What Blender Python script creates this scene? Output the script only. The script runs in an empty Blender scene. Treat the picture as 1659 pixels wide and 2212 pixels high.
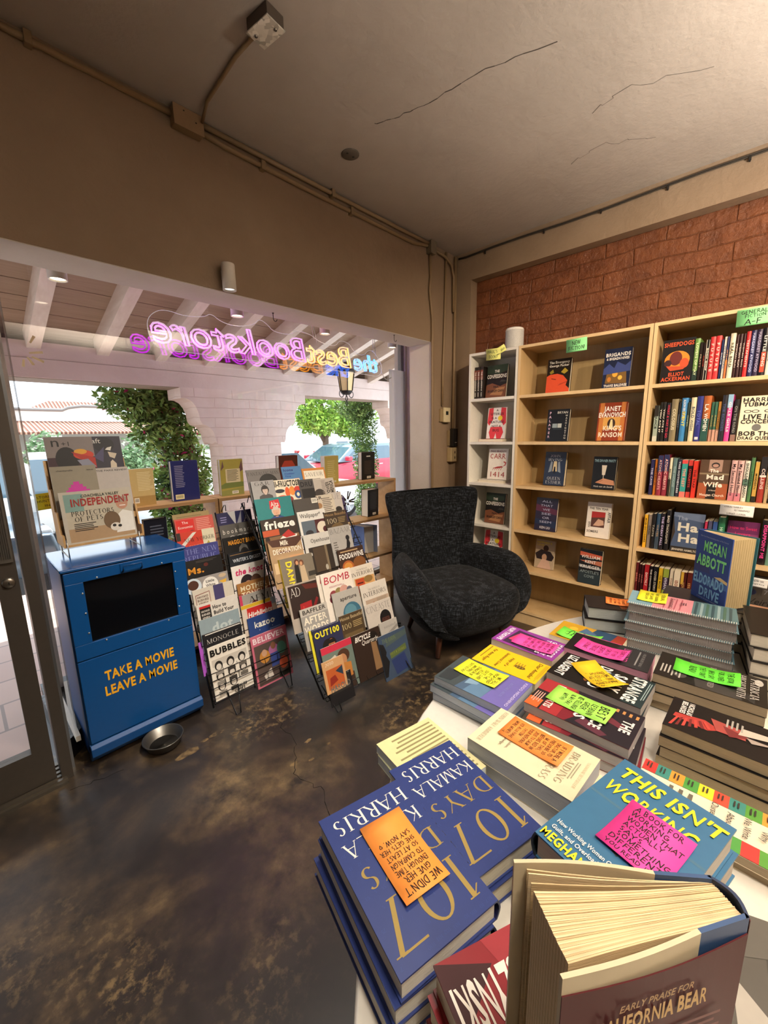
import bpy, bmesh, math, random
from mathutils import Vector, Matrix
R = math.radians
scene = bpy.context.scene
col = scene.collection
random.seed(7)

# ------------------------------------------------------------------ camera, world, sun, lamps, exposure
cam_data = bpy.data.cameras.new('camera')
cam_data.sensor_fit = 'HORIZONTAL'
cam_data.sensor_width = 36.0
cam_data.lens = 36.0 * 885.92 / 1659.0
cam_data.clip_start = 0.02
cam_data.clip_end = 300
cam = bpy.data.objects.new('camera', cam_data)
col.objects.link(cam)
def cam_axes(yaw, pitch, roll):
    cy, sy, cp, sp = math.cos(yaw), math.sin(yaw), math.cos(pitch), math.sin(pitch)
    f = Vector((cy*cp, sy*cp, -sp)); r = Vector((sy, -cy, 0)); u = r.cross(f)
    c, s = math.cos(roll), math.sin(roll)
    return c*r + s*u, c*u - s*r, f
_r, _u, _f = cam_axes(R(43.656), R(10.737), R(-1.072))
mw = Matrix((( _r.x, _u.x, -_f.x, 0), (_r.y, _u.y, -_f.y, 0), (_r.z, _u.z, -_f.z, 1.438), (0, 0, 0, 1)))
cam.matrix_world = mw
scene.camera = cam
vs = scene.view_settings
vs.view_transform = 'Standard'; vs.look = 'None'; vs.exposure = 0.0; vs.gamma = 1.0
vs.use_curve_mapping = False
world = bpy.data.worlds.new('sky'); scene.world = world; world.use_nodes = True
bg = world.node_tree.nodes['Background']
bg.inputs[0].default_value = (0.80, 0.90, 1.0, 1); bg.inputs[1].default_value = 3.6
def light(name, kind, loc, energy, color, target=None, **kw):
    d = bpy.data.lights.new(name, kind); d.energy = energy; d.color = color
    for k, v in kw.items(): setattr(d, k, v)
    o = bpy.data.objects.new(name, d); col.objects.link(o); o.location = loc
    if target is not None:
        o.rotation_euler = (Vector(target) - Vector(loc)).to_track_quat('-Z', 'Y').to_euler()
    return o
light('sun', 'SUN', (0, 20, 20), 9.0, (1, .95, .86), target=(-6, 8, 0), angle=R(.6))
WARM = (1, .80, .58)
light('uplight', 'AREA', (1.7, -1.5, 1.7), 260, (1, .93, .84), target=(1.75, -1.3, 3), shape='DISK', size=.5, spread=R(130))
light('uplight', 'AREA', (-1.3, -1.6, 2.25), 22, (1, .91, .80), target=(-1.3, -1.55, 3), shape='DISK', size=.5)  # unseen second uplight, added as fill for the left of the room
light('room_fill_light', 'AREA', (.30, -.35, 2.74), 10, (1, .92, .80), target=(.35, -.3, 0), shape='DISK', size=.35, spread=R(105))  # unseen fill light, added overhead to lift the dark interior
light('room_fill_light', 'AREA', (.95, .80, 2.74), 14, (1, .93, .82), target=(.90, 1.75, .2), shape='DISK', size=.3, spread=R(85))  # unseen fill light, added and aimed to brighten the racks
light('track_spot_light', 'SPOT', (.85, -.62, 2.70), 185, WARM, target=(2.95, .95, 1.35), spot_size=R(72), spot_blend=.7, shadow_soft_size=.03)
light('track_spot_light', 'SPOT', (1.1, -1.45, 2.70), 130, WARM, target=(2.95, -.1, 1.5), spot_size=R(70), spot_blend=.7, shadow_soft_size=.03)
light('track_spot_light', 'SPOT', (.0, -.75, 2.70), 40, WARM, target=(.9, .1, .75), spot_size=R(74), spot_blend=.8, shadow_soft_size=.05)

# ------------------------------------------------------------------ helpers: materials
def lin(h):
    h = h.lstrip('#')
    if len(h) == 3: h = ''.join(c*2 for c in h)
    v = [int(h[i:i+2], 16)/255 for i in (0, 2, 4)]
    return tuple((c/12.92 if c <= .04045 else ((c+.055)/1.055)**2.4) for c in v) + (1,)
_M = {}
def nodes_of(m):
    m.use_nodes = True
    return m.node_tree.nodes, m.node_tree.links, m.node_tree.nodes['Principled BSDF']
def M(h, rough=.5, metal=0.0, spec=.5, emit=0):
    k = (h, rough, metal, spec, emit)
    if k in _M: return _M[k]
    m = bpy.data.materials.new('paint_' + h)
    n, l, b = nodes_of(m)
    b.inputs['Roughness'].default_value = rough; b.inputs['Metallic'].default_value = metal
    b.inputs['Specular IOR Level'].default_value = spec
    c = lin(h)
    if emit:
        b.inputs['Base Color'].default_value = c
        b.inputs['Emission Color'].default_value = c; b.inputs['Emission Strength'].default_value = emit
    else:
        t = n.new('ShaderNodeTexNoise'); t.inputs['Scale'].default_value = 60; t.inputs['Detail'].default_value = 2
        g = n.new('ShaderNodeTexCoord'); l.new(g.outputs['Object'], t.inputs['Vector'])
        r = n.new('ShaderNodeMix'); r.data_type = 'RGBA'
        r.inputs[6].default_value = tuple(x*.93 for x in c[:3]) + (1,); r.inputs[7].default_value = tuple(min(1, x*1.06) for x in c[:3]) + (1,)
        l.new(t.outputs['Fac'], r.inputs[0]); l.new(r.outputs[2], b.inputs['Base Color'])
    _M[k] = m
    return m
def ramp(n, stops):
    r = n.new('ShaderNodeValToRGB'); e = r.color_ramp.elements
    while len(e) < len(stops): e.new(.5)
    for i, (p, c) in enumerate(stops): e[i].position = p; e[i].color = lin(c) if isinstance(c, str) else c
    return r
def tex(n, l, kind, scale, coord='Object', **kw):
    g = n.new('ShaderNodeTexCoord'); mp = n.new('ShaderNodeMapping'); l.new(g.outputs[coord], mp.inputs[0])
    t = n.new('ShaderNodeTex' + kind)
    l.new(mp.outputs[0], t.inputs['Vector'])
    if 'Scale' in t.inputs: t.inputs['Scale'].default_value = scale
    for k, v in kw.items():
        if k == 'map': mp.inputs['Scale'].default_value = v
        elif k == 'rot': mp.inputs['Rotation'].default_value = v
        elif k in t.inputs: t.inputs[k].default_value = v
        else: setattr(t, k, v)
    return t
def plane_uv(n, l, t, ax):                            # feed a flat brick pattern with two object axes
    g = n.new('ShaderNodeTexCoord'); sp = n.new('ShaderNodeSeparateXYZ'); cb = n.new('ShaderNodeCombineXYZ'); l.new(g.outputs['Object'], sp.inputs[0])
    l.new(sp.outputs[ax[0]], cb.inputs[0]); l.new(sp.outputs[ax[1]], cb.inputs[1])
    w = tex(n, l, 'Noise', 2.5, Detail=4); ad = n.new('ShaderNodeVectorMath'); ad.operation = 'MULTIPLY_ADD'
    l.new(w.outputs['Color'], ad.inputs[0]); ad.inputs[1].default_value = (.06, .06, 0); l.new(cb.outputs[0], ad.inputs[2]); l.new(ad.outputs[0], t.inputs['Vector'])
def bump(n, l, b, src, strength, dist=.01):
    u = n.new('ShaderNodeBump'); u.inputs['Strength'].default_value = strength; u.inputs['Distance'].default_value = dist
    l.new(src, u.inputs['Height']); l.new(u.outputs[0], b.inputs['Normal']); return u
def special(name, f):
    if name in _M: return _M[name]
    m = bpy.data.materials.new(name); n, l, b = nodes_of(m); f(m, n, l, b); _M[name] = m
    return m
def mixc(n, l, fac, a, b_):
    r = n.new('ShaderNodeMix'); r.data_type = 'RGBA'
    for i, v in ((6, a), (7, b_)):
        if isinstance(v, str): r.inputs[i].default_value = lin(v)
        else: l.new(v, r.inputs[i])
    l.new(fac, r.inputs[0]); return r.outputs[2]
def plaster(name, c1, c2, rough=.75, scale=2.2, b_=.35):
    def f(m, n, l, b):
        t = tex(n, l, 'Noise', scale, Detail=6, Roughness=.6); r = ramp(n, [(.3, c1), (.7, c2)]); l.new(t.outputs['Fac'], r.inputs[0])
        l.new(r.outputs[0], b.inputs['Base Color']); b.inputs['Roughness'].default_value = rough
        t2 = tex(n, l, 'Noise', 26, Detail=8, Roughness=.65); t3 = tex(n, l, 'Noise', 3.5, Detail=4, Distortion=1.2)
        a = n.new('ShaderNodeMath'); a.operation = 'MULTIPLY_ADD'; l.new(t3.outputs['Fac'], a.inputs[0]); a.inputs[1].default_value = 1.5; l.new(t2.outputs['Fac'], a.inputs[2])
        bump(n, l, b, a.outputs[0], b_, .012)
    return special(name, f)
def wood(name, c1, c2, rough=.45, axis=(1, 1, 14), scale=6):
    def f(m, n, l, b):
        t = tex(n, l, 'Noise', scale, Detail=6, Roughness=.6, map=axis); r = ramp(n, [(.3, c1), (.72, c2)]); l.new(t.outputs['Fac'], r.inputs[0])
        l.new(r.outputs[0], b.inputs['Base Color']); b.inputs['Roughness'].default_value = rough
        bump(n, l, b, t.outputs['Fac'], .08, .003)
    return special(name, f)
def paper(h='e6dcc4'):
    def f(m, n, l, b):
        t = tex(n, l, 'Noise', 30, Detail=3, map=(1, 1, 60)); 
        c = lin(h); r = ramp(n, [(.25, tuple(x*.74 for x in c[:3]) + (1,)), (.55, c)]); l.new(t.outputs['Fac'], r.inputs[0])
        l.new(r.outputs[0], b.inputs['Base Color']); b.inputs['Roughness'].default_value = .85
        bump(n, l, b, t.outputs['Fac'], .4, .002)
    return special('page_edges_' + h, f)
def f_glass(m, n, l, b):
    n.remove(b); o = n['Material Output']
    tr = n.new('ShaderNodeBsdfTransparent'); gl = n.new('ShaderNodeBsdfGlossy'); gl.inputs['Roughness'].default_value = 0.0
    fr = n.new('ShaderNodeFresnel'); g = n.new('ShaderNodeNewGeometry'); mr = n.new('ShaderNodeMapRange'); mr.inputs[3].default_value = 1.52; mr.inputs[4].default_value = 1/1.52; l.new(g.outputs['Backfacing'], mr.inputs[0]); l.new(mr.outputs[0], fr.inputs['IOR'])
    mx = n.new('ShaderNodeMixShader'); l.new(fr.outputs[0], mx.inputs[0]); l.new(tr.outputs[0], mx.inputs[1]); l.new(gl.outputs[0], mx.inputs[2]); l.new(mx.outputs[0], o.inputs[0])
GLASS = special('window_glass', f_glass)
def f_acr(m, n, l, b):
    n.remove(b); o = n['Material Output']
    tr = n.new('ShaderNodeBsdfTransparent'); gl = n.new('ShaderNodeBsdfGlossy'); gl.inputs['Roughness'].default_value = .05
    mx = n.new('ShaderNodeMixShader'); mx.inputs[0].default_value = .05; l.new(tr.outputs[0], mx.inputs[1]); l.new(gl.outputs[0], mx.inputs[2]); l.new(mx.outputs[0], o.inputs[0])
ACRYLIC = special('clear_acrylic', f_acr)

# ------------------------------------------------------------------ helpers: objects
def tag(o, label=None, cat=None, group=None, kind=None):
    if label: o['label'] = label
    if cat: o['category'] = cat
    if group: o['group'] = group
    if kind: o['kind'] = kind
    return o
def thing(name, label, cat, loc=(0, 0, 0), rz=0, group=None, mat=None):
    o = bpy.data.objects.new(name, None); col.objects.link(o); o.empty_display_size = .05
    if mat is not None: o.matrix_world = mat
    else: o.location = loc; o.rotation_euler = (0, 0, rz)
    return tag(o, label, cat, group)
I4 = Matrix.Identity(4)
class MB:
    def __init__(s): s.v = []; s.f = []; s.mi = []; s.ms = []; s.m = I4; s.sm = []
    def mat(s, m):
        if isinstance(m, str): m = M(m)
        if m not in s.ms: s.ms.append(m)
        return s.ms.index(m)
    def add(s, vs_, fs, m, smooth=False):
        k = len(s.v); i = s.mat(m); t = s.m
        s.v += [t @ Vector(p) for p in vs_]
        for f in fs: s.f.append([k + a for a in f]); s.mi.append(i); s.sm.append(smooth)
    def box(s, a, b, m, t=None):
        x0, y0, z0 = a; x1, y1, z1 = b
        P = [(x0, y0, z0), (x1, y0, z0), (x1, y1, z0), (x0, y1, z0), (x0, y0, z1), (x1, y0, z1), (x1, y1, z1), (x0, y1, z1)]
        if t is not None: P = [t @ Vector(p) for p in P]
        s.add(P, [(3, 2, 1, 0), (4, 5, 6, 7), (0, 1, 5, 4), (1, 2, 6, 5), (2, 3, 7, 6), (3, 0, 4, 7)], m)
    def cbox(s, c, d, m, t=None): s.box([c[i]-d[i]/2 for i in range(3)], [c[i]+d[i]/2 for i in range(3)], m, t)
    def poly(s, pts, m): s.add(pts, [tuple(range(len(pts)))], m)
    def prism(s, pts, off, m):                       # planar outline extruded by a vector
        n = len(pts); off = Vector(off); P = [Vector(p) for p in pts]
        s.add(P + [p + off for p in P], [tuple(range(n))[::-1], tuple(range(n, 2*n))] + [(i, (i+1) % n, n+(i+1) % n, n+i) for i in range(n)], m)
    def tube(s, pts, r, m, n=8, closed=False):
        P = [Vector(p) for p in pts]; k = len(P); rs = r if isinstance(r, (list, tuple)) else [r]*k
        up = None; rings = []
        for i in range(k):
            a = P[i-1] if (i > 0 or closed) else P[i]; b = P[(i+1) % k] if (i < k-1 or closed) else P[i]
            d = (b - a).normalized() if (b-a).length > 1e-9 else Vector((0, 0, 1))
            if up is None: up = d.orthogonal().normalized()
            up = (up - d*up.dot(d)); up = up.normalized() if up.length > 1e-6 else d.orthogonal().normalized()
            w = d.cross(up)
            rings.append([P[i] + (up*math.cos(2*math.pi*j/n) + w*math.sin(2*math.pi*j/n))*rs[i] for j in range(n)])
        V = [p for g in rings for p in g]; F = []
        for i in range(k if closed else k-1):
            q = (i+1) % k
            for j in range(n): F.append((i*n+j, i*n+(j+1) % n, q*n+(j+1) % n, q*n+j))
        if not closed: F += [tuple(range(n))[::-1], tuple((k-1)*n+j for j in range(n))]
        s.add(V, F, m, True)
    def lathe(s, prof, m, n=24, c=(0, 0, 0), smooth=True):
        V = []; F = []
        for r, z in prof:
            for j in range(n): V.append((c[0]+r*math.cos(2*math.pi*j/n), c[1]+r*math.sin(2*math.pi*j/n), c[2]+z))
        k = len(prof)
        for i in range(k-1):
            for j in range(n): F.append((i*n+j, i*n+(j+1) % n, (i+1)*n+(j+1) % n, (i+1)*n+j))
        if prof[0][0] > 1e-5: F.append(tuple(range(n))[::-1])
        if prof[-1][0] > 1e-5: F.append(tuple((k-1)*n+j for j in range(n)))
        s.add(V, F, m, smooth)
    def loft(s, rings, m, closed_u=True, cap=True):
        n = len(rings[0]); V = [p for g in rings for p in g]; F = []
        for i in range(len(rings)-1):
            for j in range(n if closed_u else n-1): F.append((i*n+j, i*n+(j+1) % n, (i+1)*n+(j+1) % n, (i+1)*n+j))
        if cap: F += [tuple(range(n))[::-1], tuple((len(rings)-1)*n+j for j in range(n))]
        s.add(V, F, m, True)
    def build(s, name, parent=None, bevel=0, subd=0, bseg=2):
        me = bpy.data.meshes.new(name); me.from_pydata([tuple(v) for v in s.v], [], s.f)
        for m in s.ms: me.materials.append(m)
        me.polygons.foreach_set('material_index', s.mi); me.polygons.foreach_set('use_smooth', s.sm); me.update()
        o = bpy.data.objects.new(name, me); col.objects.link(o)
        if parent is not None: o.parent = parent
        if bevel:
            b = o.modifiers.new('bevel', 'BEVEL'); b.width = bevel; b.segments = bseg; b.limit_method = 'ANGLE'; b.angle_limit = R(40)
        if subd:
            b = o.modifiers.new('subsurf', 'SUBSURF'); b.levels = subd; b.render_levels = subd
        return o
def struct(name, mb, **k): return tag(mb.build(name, **k), kind='structure')
def XF(origin, x, y):                                 # matrix from origin and two axes
    x = Vector(x).normalized(); y = Vector(y); y = (y - x*y.dot(x)).normalized(); z = x.cross(y)
    return Matrix(((x.x, y.x, z.x, origin[0]), (x.y, y.y, z.y, origin[1]), (x.z, y.z, z.z, origin[2]), (0, 0, 0, 1)))
def T(x, y, z): return Matrix.Translation((x, y, z))

# ------------------------------------------------------------------ helpers: lettering
_G = {}; _ADV = {}
def make_glyphs():
    chars = [chr(c) for c in range(33, 127)]
    objs = []
    def mk(txt, off):
        c = bpy.data.curves.new('g', 'FONT'); c.body = txt; c.size = 1; c.resolution_u = 2; c.offset = off
        o = bpy.data.objects.new('g', c); col.objects.link(o); return o
    for ch in chars:
        for st, off in (('n', 0), ('b', .016), ('x', .034)): objs.append((ch, st, mk(ch, min(off, .012) if ch in 'MWmwNKRXkx&' else off)))
        objs.append((ch, 'adv', mk('H' + ch + 'H', 0)))
    hh = mk('HH', 0)
    dg = bpy.context.evaluated_depsgraph_get(); dg.update()
    w = lambda o: max(v[0] for v in o.evaluated_get(dg).bound_box) - min(v[0] for v in o.evaluated_get(dg).bound_box)
    w0 = w(hh)
    for ch, st, o in objs:
        if st == 'adv': _ADV[ch] = w(o) - w0
        else:
            me = o.evaluated_get(dg).to_mesh()
            _G[(ch, st)] = ([(v.co.x, v.co.y) for v in me.vertices], [tuple(p.vertices) for p in me.polygons])
            o.evaluated_get(dg).to_mesh_clear()
    for o in [x[2] for x in objs] + [hh]:
        c = o.data; bpy.data.objects.remove(o); bpy.data.curves.remove(c)
    _ADV[' '] = .3
make_glyphs()
# stroke alphabet, unit cap height: l x0 y0 x1 y1 weight | a cx cy rx ry a0 a1
SK = {
'A': (.8, 'l .02 0 .4 1 t;l .4 1 .78 0 k;l .15 .34 .64 .34 t'), 'B': (.66, 'l .1 0 .1 1 k;a .34 .76 .24 .24 -90 90;a .36 .27 .27 .27 -90 90;l .1 1 .34 1 t;l .1 .52 .36 .52 t;l .1 0 .36 0 t'),
'C': (.78, 'a .42 .5 .38 .5 45 315'), 'D': (.82, 'l .1 0 .1 1 k;a .34 .5 .42 .5 -90 90;l .1 1 .34 1 t;l .1 0 .34 0 t'),
'E': (.62, 'l .1 0 .1 1 k;l .1 1 .56 1 t;l .1 .52 .46 .52 t;l .1 0 .58 0 t'), 'F': (.58, 'l .1 0 .1 1 k;l .1 1 .54 1 t;l .1 .52 .44 .52 t'),
'G': (.84, 'a .42 .5 .38 .5 45 315;l .74 0.1 .74 .44 k;l .5 .44 .8 .44 t'), 'H': (.84, 'l .1 0 .1 1 k;l .72 0 .72 1 k;l .1 .52 .72 .52 t'),
'I': (.3, 'l .15 0 .15 1 k'), 'J': (.5, 'l .36 .2 .36 1 k;a .2 .2 .16 .2 180 360'), 'K': (.74, 'l .1 0 .1 1 k;l .14 .42 .66 1 t;l .3 .6 .72 0 k'),
'L': (.6, 'l .1 0 .1 1 k;l .1 0 .56 0 t'), 'M': (.98, 'l .1 0 .1 1 t;l .1 1 .48 0 k;l .48 0 .86 1 t;l .86 0 .86 1 k'), 'N': (.86, 'l .1 0 .1 1 t;l .1 1 .74 0 k;l .74 0 .74 1 t'),
'O': (.86, 'a .43 .5 .39 .5 0 360'), 'P': (.62, 'l .1 0 .1 1 k;a .32 .74 .24 .26 -90 90;l .1 1 .32 1 t;l .1 .48 .32 .48 t'), 'Q': (.86, 'a .43 .5 .39 .5 0 360;l .5 .2 .84 -.12 k'),
'R': (.74, 'l .1 0 .1 1 k;a .32 .75 .24 .25 -90 90;l .1 1 .32 1 t;l .1 .5 .32 .5 t;l .3 .5 .7 0 k'), 'S': (.58, 'a .29 .74 .22 .26 40 270;a .29 .25 .24 .25 -140 90'),
'T': (.74, 'l .37 0 .37 1 k;l .03 1 .71 1 t'), 'U': (.82, 'l .1 .3 .1 1 k;l .7 .3 .7 1 t;a .4 .3 .3 .3 180 360'), 'V': (.78, 'l .02 1 .39 0 k;l .39 0 .76 1 t'),
'W': (1.1, 'l .02 1 .3 0 k;l .3 0 .55 1 t;l .55 1 .8 0 k;l .8 0 1.08 1 t'), 'X': (.76, 'l .04 1 .72 0 k;l .04 0 .72 1 t'), 'Y': (.76, 'l .38 0 .38 .46 k;l .02 1 .38 .46 k;l .38 .46 .74 1 t'), 'Z': (.7, 'l .05 1 .64 1 t;l .64 1 .05 0 k;l .05 0 .66 0 t'),
'0': (.86, 'a .43 .5 .39 .5 0 360'), '1': (.5, 'l .28 0 .28 1 k;l .28 1 .06 .8 t'), '7': (.72, 'l .03 1 .68 1 t;l .68 1 .3 0 k'), '&': (.8, 'a .36 .76 .16 .22 0 360;a .34 .26 .28 .27 90 360;l .22 .8 .76 0 k'),
"'": (.2, 'l .1 1 .08 .8 k'), '.': (.2, 'l .1 .0 .1 .06 k'), ',': (.2, 'l .12 .06 .06 -.14 k'), '!': (.24, 'l .12 .3 .12 1 k;l .12 0 .12 .06 k'), '-': (.44, 'l .06 .42 .38 .42 t'), '(': (.3, 'a .34 .45 .24 .6 110 250'), ')': (.3, 'a -.04 .45 .24 .6 -70 70'), ':': (.2, 'l .1 .1 .1 .16 k;l .1 .6 .1 .66 k'), '2': (.64, 'a .32 .72 .25 .28 -20 170;l .54 .6 .06 0 k;l .06 0 .6 0 t'), '5': (.6, 'l .5 1 .12 1 t;l .12 1 .1 .55 k;a .26 .3 .28 .3 -130 110'), '3': (.6, 'a .27 .75 .22 .25 -80 150;a .28 .26 .26 .26 -150 90'), '"': (.3, 'l .08 1 .07 .8 k;l .2 1 .19 .8 k'), '+': (.5, 'l .06 .4 .44 .4 t;l .25 .2 .25 .6 t'), '<': (.7, 'a .2 .7 .16 .2 0 200;a .5 .7 .16 .2 -20 180;l .04 .64 .35 .1 k;l .35 .1 .66 .64 k'), '*': (.7, 'l .1 .2 .6 .8 k;l .35 .9 .35 .1 k;l .1 .8 .6 .2 k')}
def stroke_glyph(ch, style):
    if (ch, style) in _G: return _G[(ch, style)]
    w, d = SK[ch]; k, t = {'serif': (.125, .045), 'fine': (.085, .035), 'hand': (.135, .135), 'thin': (.05, .05)}[style]
    V = []; F = []
    def quad(a, b, c, e):
        i = len(V); V.extend([a, b, c, e]); F.append((i, i+1, i+2, i+3))
    for it in d.split(';'):
        p = it.split()
        if p[0] == 'l':
            x0, y0, x1, y1 = map(float, p[1:5]); h = (k if p[5] == 'k' else t)/2
            L = math.hypot(x1-x0, y1-y0) or 1
            if abs(y1-y0) > abs(x1-x0)*.5 and style in ('serif', 'fine'):
                quad((x0-h, y0), (x0+h, y0), (x1+h, y1), (x1-h, y1))
                for (x, y, s_) in ((x0, y0, 1), (x1, y1, -1)) if y1 > y0 else ((x0, y0, -1), (x1, y1, 1)):
                    if y in (0., 1.) and p[5] == 'k' or y in (0., 1.) and abs(x1-x0) < .01 or y == 0.: quad((x-h-.08, y), (x+h+.08, y), (x+h+.08, y+s_*.028), (x-h-.08, y+s_*.028))
            else:
                nx, ny = -(y1-y0)/L*h, (x1-x0)/L*h; ex, ey = (x1-x0)/L*h*.8, (y1-y0)/L*h*.8
                quad((x0-ex-nx, y0-ey-ny), (x1+ex-nx, y1+ey-ny), (x1+ex+nx, y1+ey+ny), (x0-ex+nx, y0-ey+ny))
        else:
            cx, cy, rx, ry, a0, a1 = map(float, p[1:7]); n = max(4, int(abs(a1-a0)/13)); pr = None
            for i in range(n+1):
                a = R(a0 + (a1-a0)*i/n); h = (t + (k-t)*abs(math.cos(a))**1.5)/2
                o = (cx+(rx)*math.cos(a), cy+ry*math.sin(a)); q = (cx+(rx-2*h)*math.cos(a), cy+(ry-2*h)*math.sin(a))
                if pr: quad(pr[1], pr[0], o, q)
                pr = (o, q)
    _G[(ch, style)] = (V, F); return _G[(ch, style)]
STROKE = ('serif', 'fine', 'hand', 'thin')
def text(mb, s, x, y, h, m, st='b', w=None, rot=0, al='c', z=0., sx=1., shear=0, jit=0, rnd=None):
    """one line of lettering in the local xy plane: cap height h, optional total width w"""
    pen = 0; items = []
    for ch in s:
        if st in STROKE:
            c = ch.upper()
            if c == ' ' or c not in SK: pen += .45; continue
            g = stroke_glyph(c, st); adv = SK[c][0] + (.14 if st != 'hand' else .12); k = 1.
        else:
            if ch == ' ': pen += .42; continue
            k = 1/.69
            g = _G.get((ch, st)) or _G[('o', st)]; adv = _ADV.get(ch, .5)*k + {'n': 0, 'b': .03, 'x': .07}[st]
        items.append((g, pen, k)); pen += adv
    if not items: return
    sc = h; kx = sx*h
    if w: kx = w/pen
    W = pen*kx; off = {'c': -W/2, 'l': 0, 'r': -W}[al]
    c, s_ = math.cos(R(rot)), math.sin(R(rot)); rnd = rnd or random
    for (V, F), px, k in items:
        jy = rnd.uniform(-jit, jit)*h if jit else 0; ja = rnd.uniform(-jit, jit)*1.1 if jit else 0
        P = []; stk = st in STROKE
        for vi, (vx, vy) in enumerate(V):
            ax = (px + vx*k)*kx + vy*k*sc*(shear + ja) + off; ay = vy*k*sc + jy
            P.append((x + ax*c - ay*s_, y + ax*s_ + ay*c, z + ((vi//4) % 9)*9e-6 if stk else z))
        mb.add(P, F, m)
# ------------------------------------------------------------------ the room
WALL = plaster('tan_wall_paint', '87715a', '968068')
CEIL = plaster('ceiling_plaster', 'a09487', 'b0a497', scale=1.1, b_=.28)
WHITE_REVEAL = plaster('white_reveal_paint', 'cfc6b8', 'dcd4c8', b_=.2)
def f_floor(m, n, l, b):
    t = tex(n, l, 'Noise', 2.2, Detail=8, Roughness=.62, Distortion=.6); r = ramp(n, [(.32, '171311'), (.45, '302720'), (.56, '55442f'), (.68, '7d6848')]); l.new(t.outputs['Fac'], r.inputs[0])
    t2 = tex(n, l, 'Noise', 9, Detail=9, Roughness=.72); r2 = ramp(n, [(.36, '000000'), (.66, 'ffffff')]); l.new(t2.outputs['Fac'], r2.inputs[0])
    c1 = mixc(n, l, r2.outputs[0], '1f1a17', r.outputs[0])
    t3 = tex(n, l, 'Noise', 1.3, Detail=5); r3 = ramp(n, [(.52, '000000'), (.62, 'ffffff')]); l.new(t3.outputs['Fac'], r3.inputs[0])
    t4 = tex(n, l, 'Noise', 28, Detail=6, Roughness=.7); r4 = ramp(n, [(.5, '000000'), (.62, 'ffffff')]); l.new(t4.outputs['Fac'], r4.inputs[0])
    mu = n.new('ShaderNodeMath'); mu.operation = 'MULTIPLY'; l.new(r3.outputs[0], mu.inputs[0]); l.new(r4.outputs[0], mu.inputs[1])
    mu2 = n.new('ShaderNodeMath'); mu2.operation = 'MULTIPLY'; l.new(mu.outputs[0], mu2.inputs[0]); mu2.inputs[1].default_value = .5
    c2 = mixc(n, l, mu2.outputs[0], c1, '9a8057')
    l.new(c2, b.inputs['Base Color'])
    b.inputs['Coat Weight'].default_value = .6; b.inputs['Coat Roughness'].default_value = .32
    rr = n.new('ShaderNodeMapRange'); l.new(t2.outputs['Fac'], rr.inputs[0]); rr.inputs[3].default_value = .30; rr.inputs[4].default_value = .52; l.new(rr.outputs[0], b.inputs['Roughness'])
    bump(n, l, b, t2.outputs['Fac'], .12, .006)
FLOOR = special('stained_concrete', f_floor)
def f_brick(m, n, l, b):
    t = tex(n, l, 'Brick', 1.0, offset=.5, **{'Brick Width': .33, 'Row Height': .095, 'Mortar Size': .006, 'Mortar Smooth': .8, 'Bias': 0}); plane_uv(n, l, t, 'YZ')
    nz = tex(n, l, 'Noise', 7, Detail=8, Roughness=.7); r = ramp(n, [(.3, '60341b'), (.7, '874f2d')]); l.new(nz.outputs['Fac'], r.inputs[0])
    c = mixc(n, l, t.outputs['Fac'], r.outputs[0], '663a1f'); l.new(c, b.inputs['Base Color'])
    b.inputs['Roughness'].default_value = .2
    n2 = tex(n, l, 'Noise', 30, Detail=6, Roughness=.6)
    a = n.new('ShaderNodeMath'); a.operation = 'MULTIPLY_ADD'; l.new(t.outputs['Fac'], a.inputs[0]); a.inputs[1].default_value = -.3
    a2 = n.new('ShaderNodeMath'); a2.operation = 'MULTIPLY_ADD'; l.new(nz.outputs['Fac'], a2.inputs[0]); a2.inputs[1].default_value = 1.8; l.new(n2.outputs['Fac'], a2.inputs[2])
    l.new(a2.outputs[0], a.inputs[2]); bump(n, l, b, a.outputs[0], .85, .016)
BRICK = special('red_brown_painted_brick', f_brick)

mb = MB(); mb.box((-3.2, -4.2, -.15), (3.5, 2.16, 0), FLOOR); mb.box((.1, 2.16, -.15), (3.5, 2.86, 0), FLOOR)
cr = M('0f0c0a', .9)
def crack(mb, pts, w, z, m, jit=.012):
    random.seed(3); P = []
    for (x0, y0), (x1, y1) in zip(pts, pts[1:]):
        for i in range(7): P.append((x0+(x1-x0)*i/7+random.uniform(-jit, jit), y0+(y1-y0)*i/7+random.uniform(-jit, jit)))
    for a, b_ in zip(P, P[1:]):
        d = Vector((b_[0]-a[0], b_[1]-a[1])); 
        if d.length < 1e-4: continue
        q = Vector((-d.y, d.x)).normalized()*w*random.uniform(.5, 1.2)
        mb.poly([(a[0]-q.x, a[1]-q.y, z), (b_[0]-q.x, b_[1]-q.y, z), (b_[0]+q.x, b_[1]+q.y, z), (a[0]+q.x, a[1]+q.y, z)], m)
crack(mb, [(.98, 1.75), (.93, 1.5), (.82, 1.35), (.86, 1.2), (.77, 1.02), (.80, .8)], .0014, .0006, cr)
crack(mb, [(.15, 1.98), (.35, 1.93)], .0015, .0006, cr)
random.seed(11)
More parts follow.
